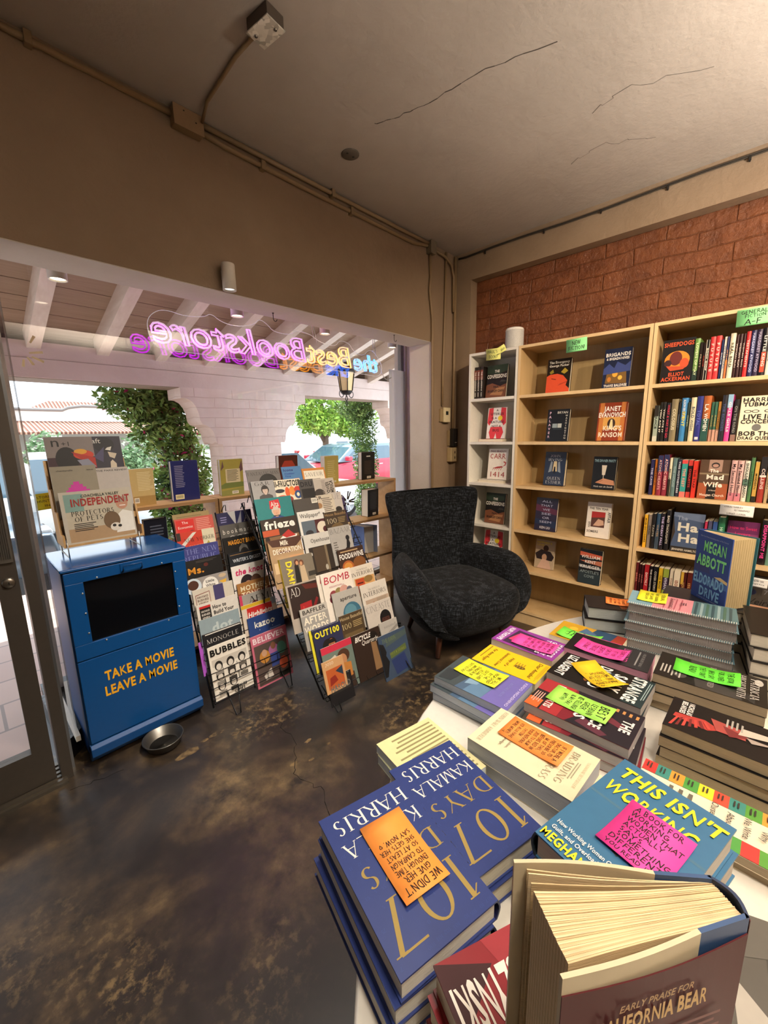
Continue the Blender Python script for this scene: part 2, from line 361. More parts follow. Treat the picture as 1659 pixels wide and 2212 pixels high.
for (x, y, n_, s_) in ((1.0, 1.46, 4, .022), (.60, 1.83, 3, .05), (.72, 1.78, 3, .03)):      # worn flakes where the stain has come off
    for k in range(n_):
        cx, cy = x+random.uniform(-.14, .14), y+random.uniform(-.1, .1); r0 = s_*random.uniform(.25, 1)
        mb.poly([(cx+r0*random.uniform(.6, 1.3)*math.cos(2*math.pi*i/11), cy+.55*r0*random.uniform(.6, 1.3)*math.sin(2*math.pi*i/11), .0004+.00005*k) for i in range(11)], special('worn_tan_concrete', lambda m, n, l, b: (l.new((lambda t: (lambda r: (l.new(t.outputs['Fac'], r.inputs[0]), r.outputs[0])[1])(ramp(n, [(.35, '3a2f24'), (.6, '7d6746')])))(tex(n, l, 'Noise', 30, Detail=6)), b.inputs['Base Color']))))
struct('floor', mb)
H = 2.83
mb = MB(); mb.box((-3.2, -4.2, H), (3.5, 2.3, H+.12), CEIL)
cc = M('4a4138', .9)
crack(mb, [(1.75, .75), (1.66, 1.0), (1.64, 1.25), (1.60, 1.42), (1.55, 1.52)], .0022, H-.0006, cc, .006)
crack(mb, [(2.3, .35), (2.15, .62), (2.2, .8)], .0012, H-.0006, cc, .02); crack(mb, [(2.6, .6), (2.45, .8), (2.5, 1.0)], .001, H-.0006, cc, .02)
struct('ceiling', mb)
mb = MB()
mb.box((-3.2, 2.055, 2.14), (3.04, 2.285, H), WALL)                       # header over door and window
mb.box((2.738, 2.055, 0), (3.3, 2.285, 2.14), WALL); mb.box((3.04, 2.055, 2.14), (3.3, 2.285, H), WALL)
mb.box((-3.2, 2.055, 0), (-.92, 2.285, 2.14), WALL)
struct('wall_front', mb)
mb = MB(); mb.box((-.90, 2.058, 2.1365), (2.738, 2.285, 2.1405), WHITE_REVEAL); mb.box((2.7345, 2.058, .0), (2.7385, 2.285, 2.1365), WHITE_REVEAL)
struct('trim_1', mb)
mb = MB(); mb.box((3.13, -4.2, 0), (3.4, 1.905, 2.62), BRICK); struct('wall_right', mb)
mb = MB(); mb.box((3.04, -4.2, 2.62), (3.42, 1.905, H), WALL); mb.box((3.04, 1.905, 0), (3.42, 2.055, H), WALL); struct('trim_2', mb)
mb = MB(); mb.box((-3.3, -4.2, 0), (-3.1, 2.1, H), WALL); struct('wall_left', mb)
mb = MB(); mb.box((-3.3, -4.3, 0), (3.5, -4.1, H), WALL); struct('wall_back', mb)
# window bay: curb, ceiling, side return
CURB = plaster('dark_painted_curb', '1c1a1a', '2b2827', rough=.3, b_=.5)
mb = MB(); mb.box((.165, 2.70, 0), (3.3, 2.84, .10), CURB)
mb.prism([(.165, 2.16, 0), (.245, 2.24, 0), (.262, 2.70, 0), (.15, 2.70, 0)], (0, 0, .10), CURB)
struct('trim_3', mb)
mb = MB(); mb.box((.05, 2.285, 2.50), (3.3, 2.84, 2.56), WHITE_REVEAL); mb.box((3.19, 2.285, 0), (3.3, 2.84, 2.5), WHITE_REVEAL); mb.box((3.165, 2.70, 0), (3.2, 2.84, 2.5), WHITE_REVEAL)
mb.box((-1.2, 2.80, 2.5), (3.6, 2.86, 3.0), WHITE_REVEAL)
mb.box((-.9, 2.285, 2.14), (.06, 2.86, 2.5), WHITE_REVEAL)
struct('trim_4', mb)
ALU = M('8f9295', .35, .9); ALUD = M('575048', .45, .6); WFRAME = M('e3dccf', .5); SCREW = M('3c3834', .5)
# window_1: corner post, sill rail, right frame, panes
win = MB(); win.box((.225, 2.715, .10), (.275, 2.76, 2.5), WFRAME); win.box((.275, 2.725, .10), (3.165, 2.755, .13), WFRAME); win.box((.275, 2.725, 2.45), (3.165, 2.755, 2.5), WFRAME)
win.box((3.125, 2.72, .10), (3.165, 2.76, 2.5), ALU)
for k in range(16): win.lathe([(.0001, 0), (.006, .0), (.006, .003), (.0001, .003)], SCREW, 10, (0, 0, 0)) if 0 else win.cbox((.25, 2.7135, .2+.15*k), (.01, .003, .01), SCREW)
w1 = struct('window_1', win)
mb = MB(); mb.box((.275, 2.733, .13), (3.125, 2.739, 2.45), GLASS); mb.build('window_pane', w1)
win = MB(); win.box((.173, 2.12, .0), (.187, 2.14, 2.14), ALU); win.box((.208, 2.14, .10), (.226, 2.72, .125), WFRAME)
w2 = struct('window_2', win)
mb = MB(); mb.prism([(.212, 2.14, .125), (.218, 2.14, .125), (.246, 2.715, .125), (.240, 2.715, .125)], (0, 0, 2.3), GLASS); mb.build('window_pane', w2)
# door_1: storefront door leaf, jamb, threshold
jb = MB(); jb.box((.133, 2.06, 0), (.172, 2.15, 2.14), ALUD); jb.box((-.92, 2.06, 0), (-.86, 2.15, 2.14), ALUD); jb.box((-.86, 2.06, 2.08), (.128, 2.15, 2.14), ALUD)
d1 = struct('door_1', jb)
mb = MB(); mb.box((-.9, 2.03, 0), (.15, 2.2, .012), M('6d665c', .35, .8)); [mb.box((-.9, 2.045+.03*k, .012), (.15, 2.06+.03*k, .018), M('6d665c', .35, .8)) for k in range(5)]
mb.build('threshold', d1)
lf = MB(); lf.box((.055, 2.075, .02), (.118, 2.12, 2.07), ALUD); lf.box((-.855, 2.075, .02), (-.79, 2.12, 2.07), ALUD); lf.box((-.79, 2.075, .02), (.055, 2.12, .175), ALUD); lf.box((-.79, 2.075, 1.98), (.055, 2.12, 2.07), ALUD)
leaf = lf.build('door_leaf', d1)
mb = MB(); mb.box((-.79, 2.094, .175), (.055, 2.10, 1.98), GLASS); mb.build('door_pane', d1)
mb = MB(); mb.m = XF((.088, 2.0755, .905), (1, 0, 0), (0, 0, 1)); mb.lathe([(.021, 0), (.021, .004), (.016, .009), (.0001, .009)], M('8d867b', .3, .9), 20); mb.cbox((0, 0, .0095), (.003, .009, .001), '111111'); mb.build('lock_cylinder', d1)
mb = MB(); mb.box((.066, 2.066, .985), (.112, 2.075, 1.34), M('6c665d', .5, .6)); [mb.box((.069+.006*k, 2.063, 1.0), (.072+.006*k, 2.066, 1.32), '3d3934') for k in range(7)]; mb.build('lock_plate', d1)
def f_thin(m, n, l, b):
    b.inputs['Base Color'].default_value = lin('f2f4f6'); b.inputs['Roughness'].default_value = .7
    tr = n.new('ShaderNodeBsdfTranslucent'); tr.inputs[0].default_value = lin('f2f4f6'); mx = n.new('ShaderNodeMixShader'); mx.inputs[0].default_value = .5
    l.new(b.outputs[0], mx.inputs[1]); l.new(tr.outputs[0], mx.inputs[2]); l.new(mx.outputs[0], n['Material Output'].inputs[0])
# white paper sheet taped over the end of the window
mb = MB(); P = [(2.93+.32*i/6, 2.70+.008*math.sin(i*1.7), z) for z in (2.03, 1.5, 1.0, .55) for i in range(7)]
for r_ in range(3):
    for i in range(6): a = r_*7+i; mb.add([P[a], P[a+1], P[a+8], P[a+7]], [(0, 1, 2, 3)], special('backlit_paper', f_thin), True)
o = mb.build('paper_sheet')
tag(o, 'white paper sheet taped over the end of the shop window beside the wall return', 'paper')
mb = MB(); mb.tube([(3.225, 2.69, 2.02), (3.23, 2.689, 1.8), (3.228, 2.69, 1.55), (3.235, 2.69, 1.3)], .004, '1b1b1b', 6); mb.cbox((3.225, 2.688, 2.03), (.03, .008, .02), '2a2a2a')
tag(mb.build('cable'), 'short black cable hanging beside the white paper sheet', 'cable')

# ------------------------------------------------------------------ conduits, boxes, fittings on wall and ceiling
PIPE = M('8a7253', .5)
def pipe(name, pts, label, r=.0115, m=PIPE, cat='conduit', group=None, clips=()):
    t = thing(name, label, cat, pts[0], group=group); o0 = Vector(pts[0])
    mb = MB(); mb.m = T(*(-o0)); mb.tube(pts, r, m, 10); mb.build('pipe', t)
    for c in clips:
        mb = MB(); mb.m = T(*(-o0)); mb.cbox(c, (r*2.0, r*3.0, r*3.6), m); mb.build('clip', t, bevel=.002)
    return t
yw = 2.042
pipe('conduit_pipe', [(-3, yw, 2.80), (-.3, yw, 2.80), (.3, yw, 2.80), (.872, yw, 2.80)], 'single beige conduit running along the ceiling edge into the beige junction box', clips=[(.4, yw, 2.80), (-.4, yw, 2.80)])
pipe('conduit_pipe', [(.99, yw, 2.785), (1.1, yw, 2.775), (1.6, yw, 2.768), (2.5, yw, 2.768), (2.62, yw, 2.79), (2.66, yw, 2.795)], 'lower of the two beige conduits between the two junction boxes', clips=[(1.3, yw, 2.772), (1.9, yw, 2.768)])
pipe('conduit_pipe', [(.99, yw-.006, 2.812), (1.6, yw-.008, 2.808), (2.4, yw-.008, 2.808), (2.66, yw-.006, 2.812)], 'upper of the two beige conduits between the two junction boxes', clips=[(1.75, yw-.006, 2.808)])
pipe('conduit_pipe', [(2.69, yw, 2.76), (2.70, yw, 2.6), (2.685, yw, 2.5), (2.72, yw, 2.3), (2.722, yw, 1.5), (2.725, yw, .02)], 'beige vertical conduit running down beside the window reveal')
pipe('conduit_pipe', [(2.895, yw, 2.815), (2.885, yw, 2.4), (2.862, yw, 1.9), (2.86, yw, 1.66)], 'beige vertical conduit leading down to the thermostat', r=.010)
pipe('conduit_pipe', [(3.02, yw-.004, 2.815), (3.015, yw-.004, 2.0), (3.005, yw-.004, 1.46)], 'beige vertical conduit in the wall corner above the small black box', r=.0125)
pipe('conduit_pipe', [(2.73, yw-.004, 2.79), (2.86, yw-.012, 2.775), (2.95, yw-.012, 2.74), (2.985, yw-.01, 2.66), (2.99, yw-.008, 2.4)], 'short beige conduit bending down beside the wall corner', r=.010)
pipe('conduit_pipe', [(.955, 1.46, 2.815), (.95, 1.62, 2.82), (.965, 1.9, 2.82), (.985, 2.0, 2.80)], 'thin beige conduit crossing the ceiling to the metal ceiling box', r=.007)
t = thing('junction_box', 'beige painted junction box under the ceiling where conduits meet', 'junction box', (.93, 2.055, 2.80))
mb = MB(); mb.box((-.062, -.045, -.05), (.062, 0, .025), PIPE); mb.build('box', t, bevel=.003)
mb = MB(); mb.box((-.064, -.048, -.052), (.064, -.045, .026), M('94795a', .5)); mb.build('cover_plate', t)
for x, z in ((-.02, .012), (.03, -.012)):
    mb = MB(); mb.cbox((x, -.0485, z), (.006, .002, .004), '2a2119'); mb.build('screw', t)
t = thing('junction_box', 'small grey junction box near the wall corner where three conduits turn', 'junction box', (2.69, 2.055, 2.79))
mb = MB(); mb.box((-.032, -.045, -.045), (.032, 0, .038), M('6f6350', .5)); mb.build('box', t, bevel=.003)
mb = MB(); mb.box((-.034, -.048, -.047), (.034, -.045, .04), M('766a57', .5)); mb.build('cover_plate', t)
t = thing('ceiling_box', 'unpainted galvanized metal box with two screws on the ceiling', 'junction box', (.955, 1.425, H), R(8))
def f_galv(m, n, l, b):
    v = tex(n, l, 'Voronoi', 60); r = ramp(n, [(.0, '8f8a7c'), (.5, 'd8d3c2'), (1, 'f0ecdd')]); l.new(v.outputs['Color'], r.inputs[0]); l.new(r.outputs[0], b.inputs['Base Color'])
    b.inputs['Metallic'].default_value = .35; b.inputs['Roughness'].default_value = .4
GALV = special('galvanized_steel', f_galv)
mb = MB(); mb.box((-.036, -.052, -.04), (.036, .052, 0), M('4b3f33', .6)); mb.build('box', t, bevel=.002)
mb = MB(); mb.box((-.039, -.055, -.044), (.039, .055, -.04), GALV); mb.build('cover_plate', t, bevel=.001)
for x, y in ((.012, -.036), (-.012, .036)):
    mb = MB(); mb.lathe([(.006, -.044), (.006, -.0465), (.0001, -.0475)], M('9a968c', .3, .9), 12, (x, y, 0)); mb.cbox((x, y, -.0476), (.007, .0015, .0008), '222222'); mb.build('screw', t)
t = thing('ceiling_outlet', 'round dark blank outlet set into the bare ceiling', 'outlet', (1.622, 1.736, H))
mb = MB(); mb.lathe([(.0001, -.004), (.042, -.004), (.045, -.002), (.045, 0)], M('5d5347', .7), 28); mb.build('cover_plate', t)
for x in (.02, -.02):
    mb = MB(); mb.cbox((x, 0, -.005), (.008, .008, .002), '2a2520'); mb.build('screw', t)
# dark twin cable along the beam over the brick wall
pts = [(3.034, 2.02-.0*i, 2.795) for i in range(1)] + [(3.030, 1.95-.25*i, 2.788+.006*math.sin(i*1.3)) for i in range(24)]
t = thing('cable', 'dark twin cable clipped along the top of the beam over the brick wall', 'cable', (3.03, 1.9, 2.79))
for k, dz in enumerate((0, .008)):
    mb = MB(); mb.m = T(-3.03, -1.9, -2.79); mb.tube([(p[0], p[1], p[2]+dz) for p in pts], .0036, M('3b342c', .6), 6); mb.build('wire', t)
for y in (1.78, 1.33, .97, .62, .27, -.1):
    mb = MB(); mb.m = T(-3.03, -1.9, -2.79); mb.cbox((3.029, y, 2.783), (.010, .010, .018), '211d19'); mb.cbox((3.033, y, 2.774), (.006, .006, .010), '15120f'); mb.build('clip', t)
# thermostat, black sensor, outlet box in the corner
t = thing('thermostat', 'cream thermostat with a dark display below the middle corner conduit', 'thermostat', (2.885, 2.055, 1.585))
mb = MB(); mb.box((-.055, -.018, -.055), (.035, 0, .05), M('9a8562', .5)); mb.build('back_plate', t, bevel=.003)
mb = MB(); mb.box((-.03, -.04, -.06), (.055, -.018, .06), M('d8c9a3', .45)); mb.build('body', t, bevel=.006)
mb = MB(); mb.box((-.012, -.0415, .0), (.022, -.04, .03), M('2b2f2c', .2)); mb.build('display', t)
t = thing('sensor_box', 'small black box at the foot of the corner conduit', 'sensor', (3.005, 2.055, 1.40))
mb = MB(); mb.box((-.06, -.012, -.07), (.02, 0, .06), M('8c7655', .5)); mb.build('back_plate', t, bevel=.002)
mb = MB(); mb.box((-.03, -.05, -.075), (.032, -.012, .075), M('1d1a18', .35)); mb.build('body', t, bevel=.004)
mb = MB(); mb.box((-.01, -.051, -.045), (.02, -.05, -.04), 'b0a898'); mb.build('logo', t)
t = thing('outlet_box', 'cream outlet box under the small black box in the wall corner', 'outlet', (2.995, 2.055, 1.255))
mb = MB(); mb.box((-.05, -.05, -.06), (.045, 0, .06), M('b39d74', .5)); mb.build('box', t, bevel=.006)
for z in (.02, -.025):
    mb = MB(); mb.cbox((.0, -.051, z), (.012, .003, .02), '5a4b36'); mb.build('socket', t)
# cylinder light on the header, hooks
t = thing('wall_light', 'white cylinder downlight mounted on the wall over the window', 'light', (1.055, 2.055, 2.19))
mb = MB(); mb.m = T(0, -.045, 0); mb.lathe([(.0001, .062), (.030, .062), (.0315, .058), (.0315, -.055), (.028, -.055), (.026, -.045), (.0001, -.045)], M('d9d2c6', .5), 28); mb.build('housing', t)
mb = MB(); mb.m = T(0, -.045, 0); mb.lathe([(.0001, -.047), (.025, -.047)], M('f4f2ee', .4, emit=1.0), 24); mb.build('lamp_face', t)
mb = MB(); mb.cbox((0, -.008, .02), (.03, .016, .04), M('cfc8bb', .5)); mb.build('bracket', t)
def hook(x, y, z, label):
    mb = MB(); P = [(0, 0, 0), (0, 0, -.02)] + [(.012-.012*math.cos(a), 0, -.03-.014*math.sin(a)) for a in [R(q) for q in range(0, 200, 25)]]
    mb.tube(P, .0022, M('4a443c', .4, .7), 6); mb.lathe([(.006, 0), (.006, -.003), (.0001, -.003)], M('4a443c', .4, .7), 10)
    o = mb.build('hook'); o.location = (x, y, z); return tag(o, label, 'hook')
hook(1.41, 2.2, 2.1365, 'small metal hook screwed into the soffit in the middle of the window')
hook(2.33, 2.09, 2.1365, 'small metal hook at the end of the soffit nearest the wall corner')
# ------------------------------------------------------------------ outside: porch, arches, street
def f_pink(m, n, l, b):
    t = tex(n, l, 'Brick', 1.0, offset=.5, **{'Brick Width': .42, 'Row Height': .105, 'Mortar Size': .006, 'Mortar Smooth': .8}); plane_uv(n, l, t, 'XZ')
    nz = tex(n, l, 'Noise', 6, Detail=8, Roughness=.65); r = ramp(n, [(.3, 'dcc6ba'), (.7, 'ead7cd')]); l.new(nz.outputs['Fac'], r.inputs[0])
    l.new(mixc(n, l, t.outputs['Fac'], r.outputs[0], 'd8c0b4'), b.inputs['Base Color']); b.inputs['Roughness'].default_value = .8
    a = n.new('ShaderNodeMath'); a.operation = 'MULTIPLY_ADD'; l.new(t.outputs['Fac'], a.inputs[0]); a.inputs[1].default_value = -.7; l.new(nz.outputs['Fac'], a.inputs[2])
    bump(n, l, b, a.outputs[0], .38, .02)
PINK = special('pink_painted_block', f_pink)
BEAM = plaster('pale_pink_beam', 'd6c0b6', 'e4d1c8', b_=.4, scale=3)
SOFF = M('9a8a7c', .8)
BOARD = wood('porch_boards', '95806d', 'ab957f', .7, (.6, 12, 1), 4)
RAFT = wood('rafter_paint', 'cfc1b3', 'ddd2c6', .7, (8, 1, 8), 4)
def f_pave(m, n, l, b):
    t = tex(n, l, 'Brick', 1.0, offset=.5, **{'Brick Width': .30, 'Row Height': .30, 'Mortar Size': .008, 'Color1': lin('c8aa9e'), 'Color2': lin('d6bdb0'), 'Mortar': lin('9a8a82')})
    l.new(t.outputs['Color'], b.inputs['Base Color']); b.inputs['Roughness'].default_value = .55; bump(n, l, b, t.outputs['Fac'], -.3, .01)
PAVE = special('porch_pavers', f_pave)
mb = MB(); mb.box((-4, 2.16, -.18), (.1, 2.86, -.02), PAVE); mb.box((-8, 2.86, -.18), (9, 5.1, -.02), PAVE); struct('porch_floor', mb)
mb = MB(); mb.box((-30, 5.1, -.5), (50, 60, -.27), plaster('asphalt', '8b8886', '9b9896', b_=.2)); struct('street', mb)
mb = MB(); mb.box((-30, 11.4, -.2), (50, 13, -.05), plaster('far_pavement', 'b8b2aa', 'c8c2ba', b_=.2)); struct('far_pavement', mb)
# beam with arched openings, pillar with stepped corbels
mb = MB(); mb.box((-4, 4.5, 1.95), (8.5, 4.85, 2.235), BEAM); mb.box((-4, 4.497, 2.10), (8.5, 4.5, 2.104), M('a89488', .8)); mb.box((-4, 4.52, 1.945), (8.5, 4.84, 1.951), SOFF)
struct('porch_beam', mb)
mb = MB(); mb.box((-4, 4.80, 2.235), (8.5, 4.84, 2.40), M('6a635b', .8)); struct('shaded_frieze', mb)  # board in dark grey, its colour standing for the shaded gap above the beam
def corbel(x, s, y0=4.5, y1=4.85):
    P = [(0, 1.95), (0, 1.36), (.055, 1.36), (.075, 1.405)]
    P += [(.075+.12*(1-math.cos(a)), 1.405+.17*math.sin(a)) for a in [R(q) for q in (20, 40, 60, 80, 90)]]
    P += [(.215, 1.60), (.225, 1.62)] + [(.225+.135*(1-math.cos(a)), 1.62+.22*math.sin(a)) for a in [R(q) for q in (20, 40, 60, 80, 90)]] + [(.40, 1.84), (.40, 1.95)]
    mb = MB(); mb.prism([(x+s*px, y0, z) for px, z in P][::(-1 if s > 0 else 1)], (0, y1-y0, 0), PINK); return mb
for nm, x0, x1 in (('porch_pillar', 2.13, 2.88), ('porch_pillar', 5.25, 6.0), ('porch_pillar', -2.6, -1.85)):
    mb = MB(); mb.box((x0, 4.5, -.1), (x1, 4.85, 1.95), PINK); p = struct(nm, mb)
    corbel(x1, 1).build('corbel', p); corbel(x0, -1).build('corbel', p)
# roof: boards over sloping rafters
def roofz(y): return 2.68 - .272*(y-2.735)
mb = MB()
for k in range(12):
    y0 = 2.86+.2*k; y1 = y0+.192
    mb.prism([(-4, y0, roofz(y0)+.14), (-4, y1, roofz(y1)+.14), (-4, y1, roofz(y1)+.165), (-4, y0, roofz(y0)+.165)], (12.5, 0, 0), BOARD)
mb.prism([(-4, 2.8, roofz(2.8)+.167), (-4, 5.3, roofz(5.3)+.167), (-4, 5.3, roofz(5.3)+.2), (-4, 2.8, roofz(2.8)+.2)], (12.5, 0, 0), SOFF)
struct('porch_roof', mb)
for k in range(-4, 13):
    x = .61 + .482*k
    mb = MB(); mb.prism([(x-.045, 2.86, roofz(2.86)), (x-.045, 4.56, roofz(4.56)-.02), (x-.045, 4.56, roofz(4.56)+.14), (x-.045, 2.86, roofz(2.86)+.14)], (.09, 0, 0), RAFT)
    struct('rafter', mb)
# porch lantern
t = thing('porch_lantern', 'black iron hanging lantern with scrolls outside the window', 'lantern', (3.55, 4.0, 1.98))
IRON = M('1f1c1a', .5, .5)
mb = MB(); mb.lathe([(.0001, -.05), (.05, -.045), (.075, -.02), (.08, 0)], IRON, 6); mb.tube([(0, 0, -.05), (.02, 0, -.1), (-.02, 0, -.15), (0, 0, -.18)], .006, IRON, 6); mb.tube([(0, 0, -.05), (-.02, 0, -.1), (.02, 0, -.15), (0, 0, -.18)], .006, IRON, 6); mb.build('base', t)
for s in (-1, 1):
    mb = MB(); mb.tube([(s*(.08+.035*math.sin(a)), 0, .0+.04*math.cos(a)-.04) for a in [R(20*q) for q in range(16)]], .005, IRON, 6); mb.build('scroll', t)
mb = MB(); mb.lathe([(.075, 0), (.105, .22)], M('e8c98a', .3), 6, smooth=False); mb.build('glass_body', t)
mb = MB(); [mb.tube([(.08*math.cos(a), .08*math.sin(a), 0), (.11*math.cos(a), .11*math.sin(a), .22)], .006, IRON, 5) for a in [R(60*q) for q in range(6)]]; mb.lathe([(.115, .22), (.12, .235), (.05, .31), (.02, .34), (.0001, .36)], IRON, 12); mb.tube([(0, 0, .35), (0, 0, .62)], .005, IRON, 6); mb.build('frame', t)
# foliage
def leafmat(a, b_, c): 
    def f(m, n, l, b):
        t = tex(n, l, 'Noise', 7, Detail=3); r = ramp(n, [(.35, a), (.5, b_), (.66, c)]); l.new(t.outputs['Fac'], r.inputs[0]); l.new(r.outputs[0], b.inputs['Base Color']); b.inputs['Roughness'].default_value = .5
    return special('leaf_' + a, f)
def leaves(mb, blobs, n, size, m, rnd, extra=None):
    for c, r in blobs:
        for k in range(n):
            d = Vector((rnd.gauss(0, 1), rnd.gauss(0, 1), rnd.gauss(0, 1))).normalized(); q = rnd.random()**.45
            p = Vector(c) + Vector((d.x*r[0], d.y*r[1], d.z*r[2]))*q
            a = Vector((rnd.gauss(0, 1), rnd.gauss(0, 1), rnd.gauss(0, .7))).normalized(); b_ = a.orthogonal().normalized(); b_.rotate(Matrix.Rotation(rnd.uniform(0, 6.28), 3, a)); s = size*rnd.uniform(.6, 1.3); w = a.cross(b_)
            mt = m if not extra or rnd.random() > extra[1] else extra[0]
            mb.add([p-a*s, p+b_*s*.45-w*s*.15, p+a*s, p-b_*s*.45-w*s*.15], [(0, 1, 2, 3)], mt)
def plant(name, label, cat, base, stems, blobs, n, size, m, seed, extra=None, group=None, sm='6b5a48'):
    rnd = random.Random(seed); t = thing(name, label, cat, base, group=group); o = Vector(base)
    mb = MB(); mb.m = T(*(-o))
    for s in stems: mb.tube(s[0], s[1], M(sm, .8), 7)
    if stems: mb.build('stem', t)
    mb = MB(); mb.m = T(*(-o)); leaves(mb, blobs, n, size, m, rnd, extra); mb.build('foliage', t); return t
BOUG = leafmat('46662f', '6f9444', 'a8c46a'); IVY = leafmat('3f5c2c', '648a40', '98b668'); PALE = leafmat('5f8a2c', '8fb83e', 'c2d860'); HEDGE = leafmat('4d6a45', '6f9060', '9ab488')
PINKF = M('d8307e', .6); ORF = M('e0704a', .6)
plant('bougainvillea', 'tall leafy vine with pink flowers climbing beside the pale pillar', 'plant', (1.95, 5.0, -.15), [([(2.0, 5.0, -.15), (1.95, 5.0, .6), (2.02, 5.02, 1.3), (1.7, 5.05, 1.9)], [.03, .025, .02, .01]), ([(2.05, 5.05, -.15), (1.85, 5.05, .9), (1.6, 5.1, 1.6), (1.35, 5.1, 2.0)], [.025, .02, .014, .006]), ([(1.95, 5.1, -.15), (2.1, 5.1, .8), (1.9, 5.1, 1.7)], [.02, .016, .008])],
      [((1.98, 5.08, .35), (.24, .2, .5)), ((1.95, 5.08, 1.0), (.3, .2, .45)), ((1.75, 5.1, 1.55), (.4, .22, .35)), ((1.55, 5.1, 1.85), (.45, .22, .25)), ((1.9, 5.1, 1.9), (.35, .22, .2)), ((1.72, 5.12, .75), (.22, .18, .5))], 2000, .038, BOUG, 1, (PINKF, .02))
plant('climbing_ivy', 'dense ivy climbing behind the porch arch at the end of the window', 'plant', (4.98, 5.2, -.15), [([(5.03, 5.25, -.15), (4.98, 5.25, 1.0), (5.03, 5.25, 1.9)], [.03, .02, .01])],
      [((5.0, 5.2, .3), (.22, .2, .5)), ((5.02, 5.2, .9), (.26, .2, .5)), ((4.98, 5.2, 1.5), (.32, .2, .45)), ((4.85, 5.2, 1.85), (.42, .2, .2))], 2200, .026, IVY, 2)
plant('climbing_vine', 'thin strand of yellow-green vine hanging on the far edge of the pale pillar', 'plant', (2.96, 4.95, -.15), [([(2.97, 4.95, -.15), (2.95, 4.95, .9), (2.99, 4.95, 1.75)], [.012, .01, .006])], [((2.96, 4.93, .95), (.05, .06, .22)), ((2.98, 4.93, 1.3), (.07, .06, .2)), ((3.05, 4.95, 1.6), (.08, .06, .2))], 70, .04, PALE, 3)
plant('street_tree', 'bright yellow-green tree beyond the parked red car', 'tree', (9.2, 11.6, -.1), [([(9.2, 11.6, -.1), (9.25, 11.6, 1.3), (9.1, 11.6, 2.6)], [.14, .11, .08]), ([(9.2, 11.6, 1.2), (8.3, 11.6, 2.6)], [.07, .04]), ([(9.2, 11.6, 1.2), (10.2, 11.6, 2.7)], [.07, .04])],
      [((8.2, 11.6, 2.7), (1.0, .8, 1.0)), ((9.5, 11.6, 3.1), (1.2, .8, 1.2)), ((10.4, 11.6, 2.6), (1.0, .8, 1.0)), ((8.9, 11.5, 1.9), (.9, .6, .5)), ((10.3, 11.5, 1.75), (.7, .6, .45)), ((11.5, 11.8, 3.0), (1.0, .8, 1.1))], 1500, .09, PALE, 4)
for k, (x, y, z, rx, rz, lab) in enumerate(((-.2, 13.4, .7, .62, .75, 'sunlit thorny hedge opposite the shop, beside the window post'), (1.75, 13.4, .8, .62, .95, 'rounded pale green shrub opposite the shop'), (3.75, 13.4, .7, .62, .85, 'low green hedge opposite the shop under the tiled porch roof'), (5.7, 13.4, .55, .6, .7, 'clipped hedge opposite the shop behind the lamp post'))):
    plant('hedge', lab, 'plant', (x, y, -.06), [([(x, y, -.06), (x, y, z)], [.05, .02])], [((x, y, z), (rx, .5, rz)), ((x-.4*rx, y, z*.8), (rx*.7, .4, rz*.8))], 700, .085, HEDGE, 20+k, group=None)
plant('potted_plant', 'low planting of pink flowers in the porch planter below the window shelf', 'plant', (1.4, 4.7, .22), [], [((1.50, 4.72, .33), (.22, .10, .10)), ((1.15, 4.72, .32), (.22, .10, .09))], 160, .035, BOUG, 9, (PINKF, .25))
mb = MB(); mb.box((.85, 4.6, -.02), (1.75, 4.84, .2), PINK); mb.box((.88, 4.63, .2), (1.72, 4.81, .205), M('3a2f26', .9)); tag(mb.build('planter'), 'low pale masonry planter under the arch outside', 'planter')
# far building
WHT = plaster('white_stucco', 'f0ece4', 'f8f5ee', b_=.15)
def f_tile(m, n, l, b):
    w = tex(n, l, 'Wave', 3.2, bands_direction='X'); r = ramp(n, [(.2, '7d4a3a'), (.6, 'c98a70'), (1, 'e2b79c')]); l.new(w.outputs['Fac'], r.inputs[0]); l.new(r.outputs[0], b.inputs['Base Color']); b.inputs['Roughness'].default_value = .8; bump(n, l, b, w.outputs['Fac'], 1, .06)
TILE = special('clay_roof_tiles', f_tile)
t = thing('building', 'white stucco building with clay tiled roofs across the street', 'building', (4, 16, -.1))
mb = MB(); mb.m = T(-4, -16, .1); P = [(-6, 16, -.1), (-6, 16, 2.36)] + [(2.6, 16, 2.34), (2.75, 16, 2.42), (3.1, 16, 2.48), (3.5, 16, 2.48), (3.9, 16, 2.40), (4.2, 16, 2.27), (4.4, 16, 2.25), (9, 16, 2.22), (9, 16, -.1)]
mb.prism(P, (0, 3, 0), WHT); mb.build('wall', t)
mb = MB(); mb.m = T(-4, -16, .1); mb.tube([(p[0], p[1]-.03, p[2]) for p in P[1:-1]], .045, M('8f8a86', .7), 6); mb.build('coping', t)
mb = MB(); mb.m = T(-4, -16, .1); mb.prism([(2.0, 17, 2.45), (4.6, 17, 2.45), (4.25, 17.6, 2.72), (2.55, 17.6, 2.72)], (0, .3, .02), TILE); mb.build('upper_roof', t)
mb = MB(); mb.m = T(-4, -16, .1); mb.prism([(-6, 14.3, 1.6), (9, 14.3, 1.6), (9, 16, 1.95), (-6, 16, 1.95)], (0, 0, .06), TILE); mb.build('lower_roof', t)
mb = MB(); mb.m = T(-4, -16, .1); 0
for x in (-4, -1, 2, 5, 7.8):
    mb = MB(); mb.m = T(-4, -16, .1); mb.box((x, 14.4, -.1), (x+.25, 14.65, 1.62), WHT); mb.build('porch_post', t)
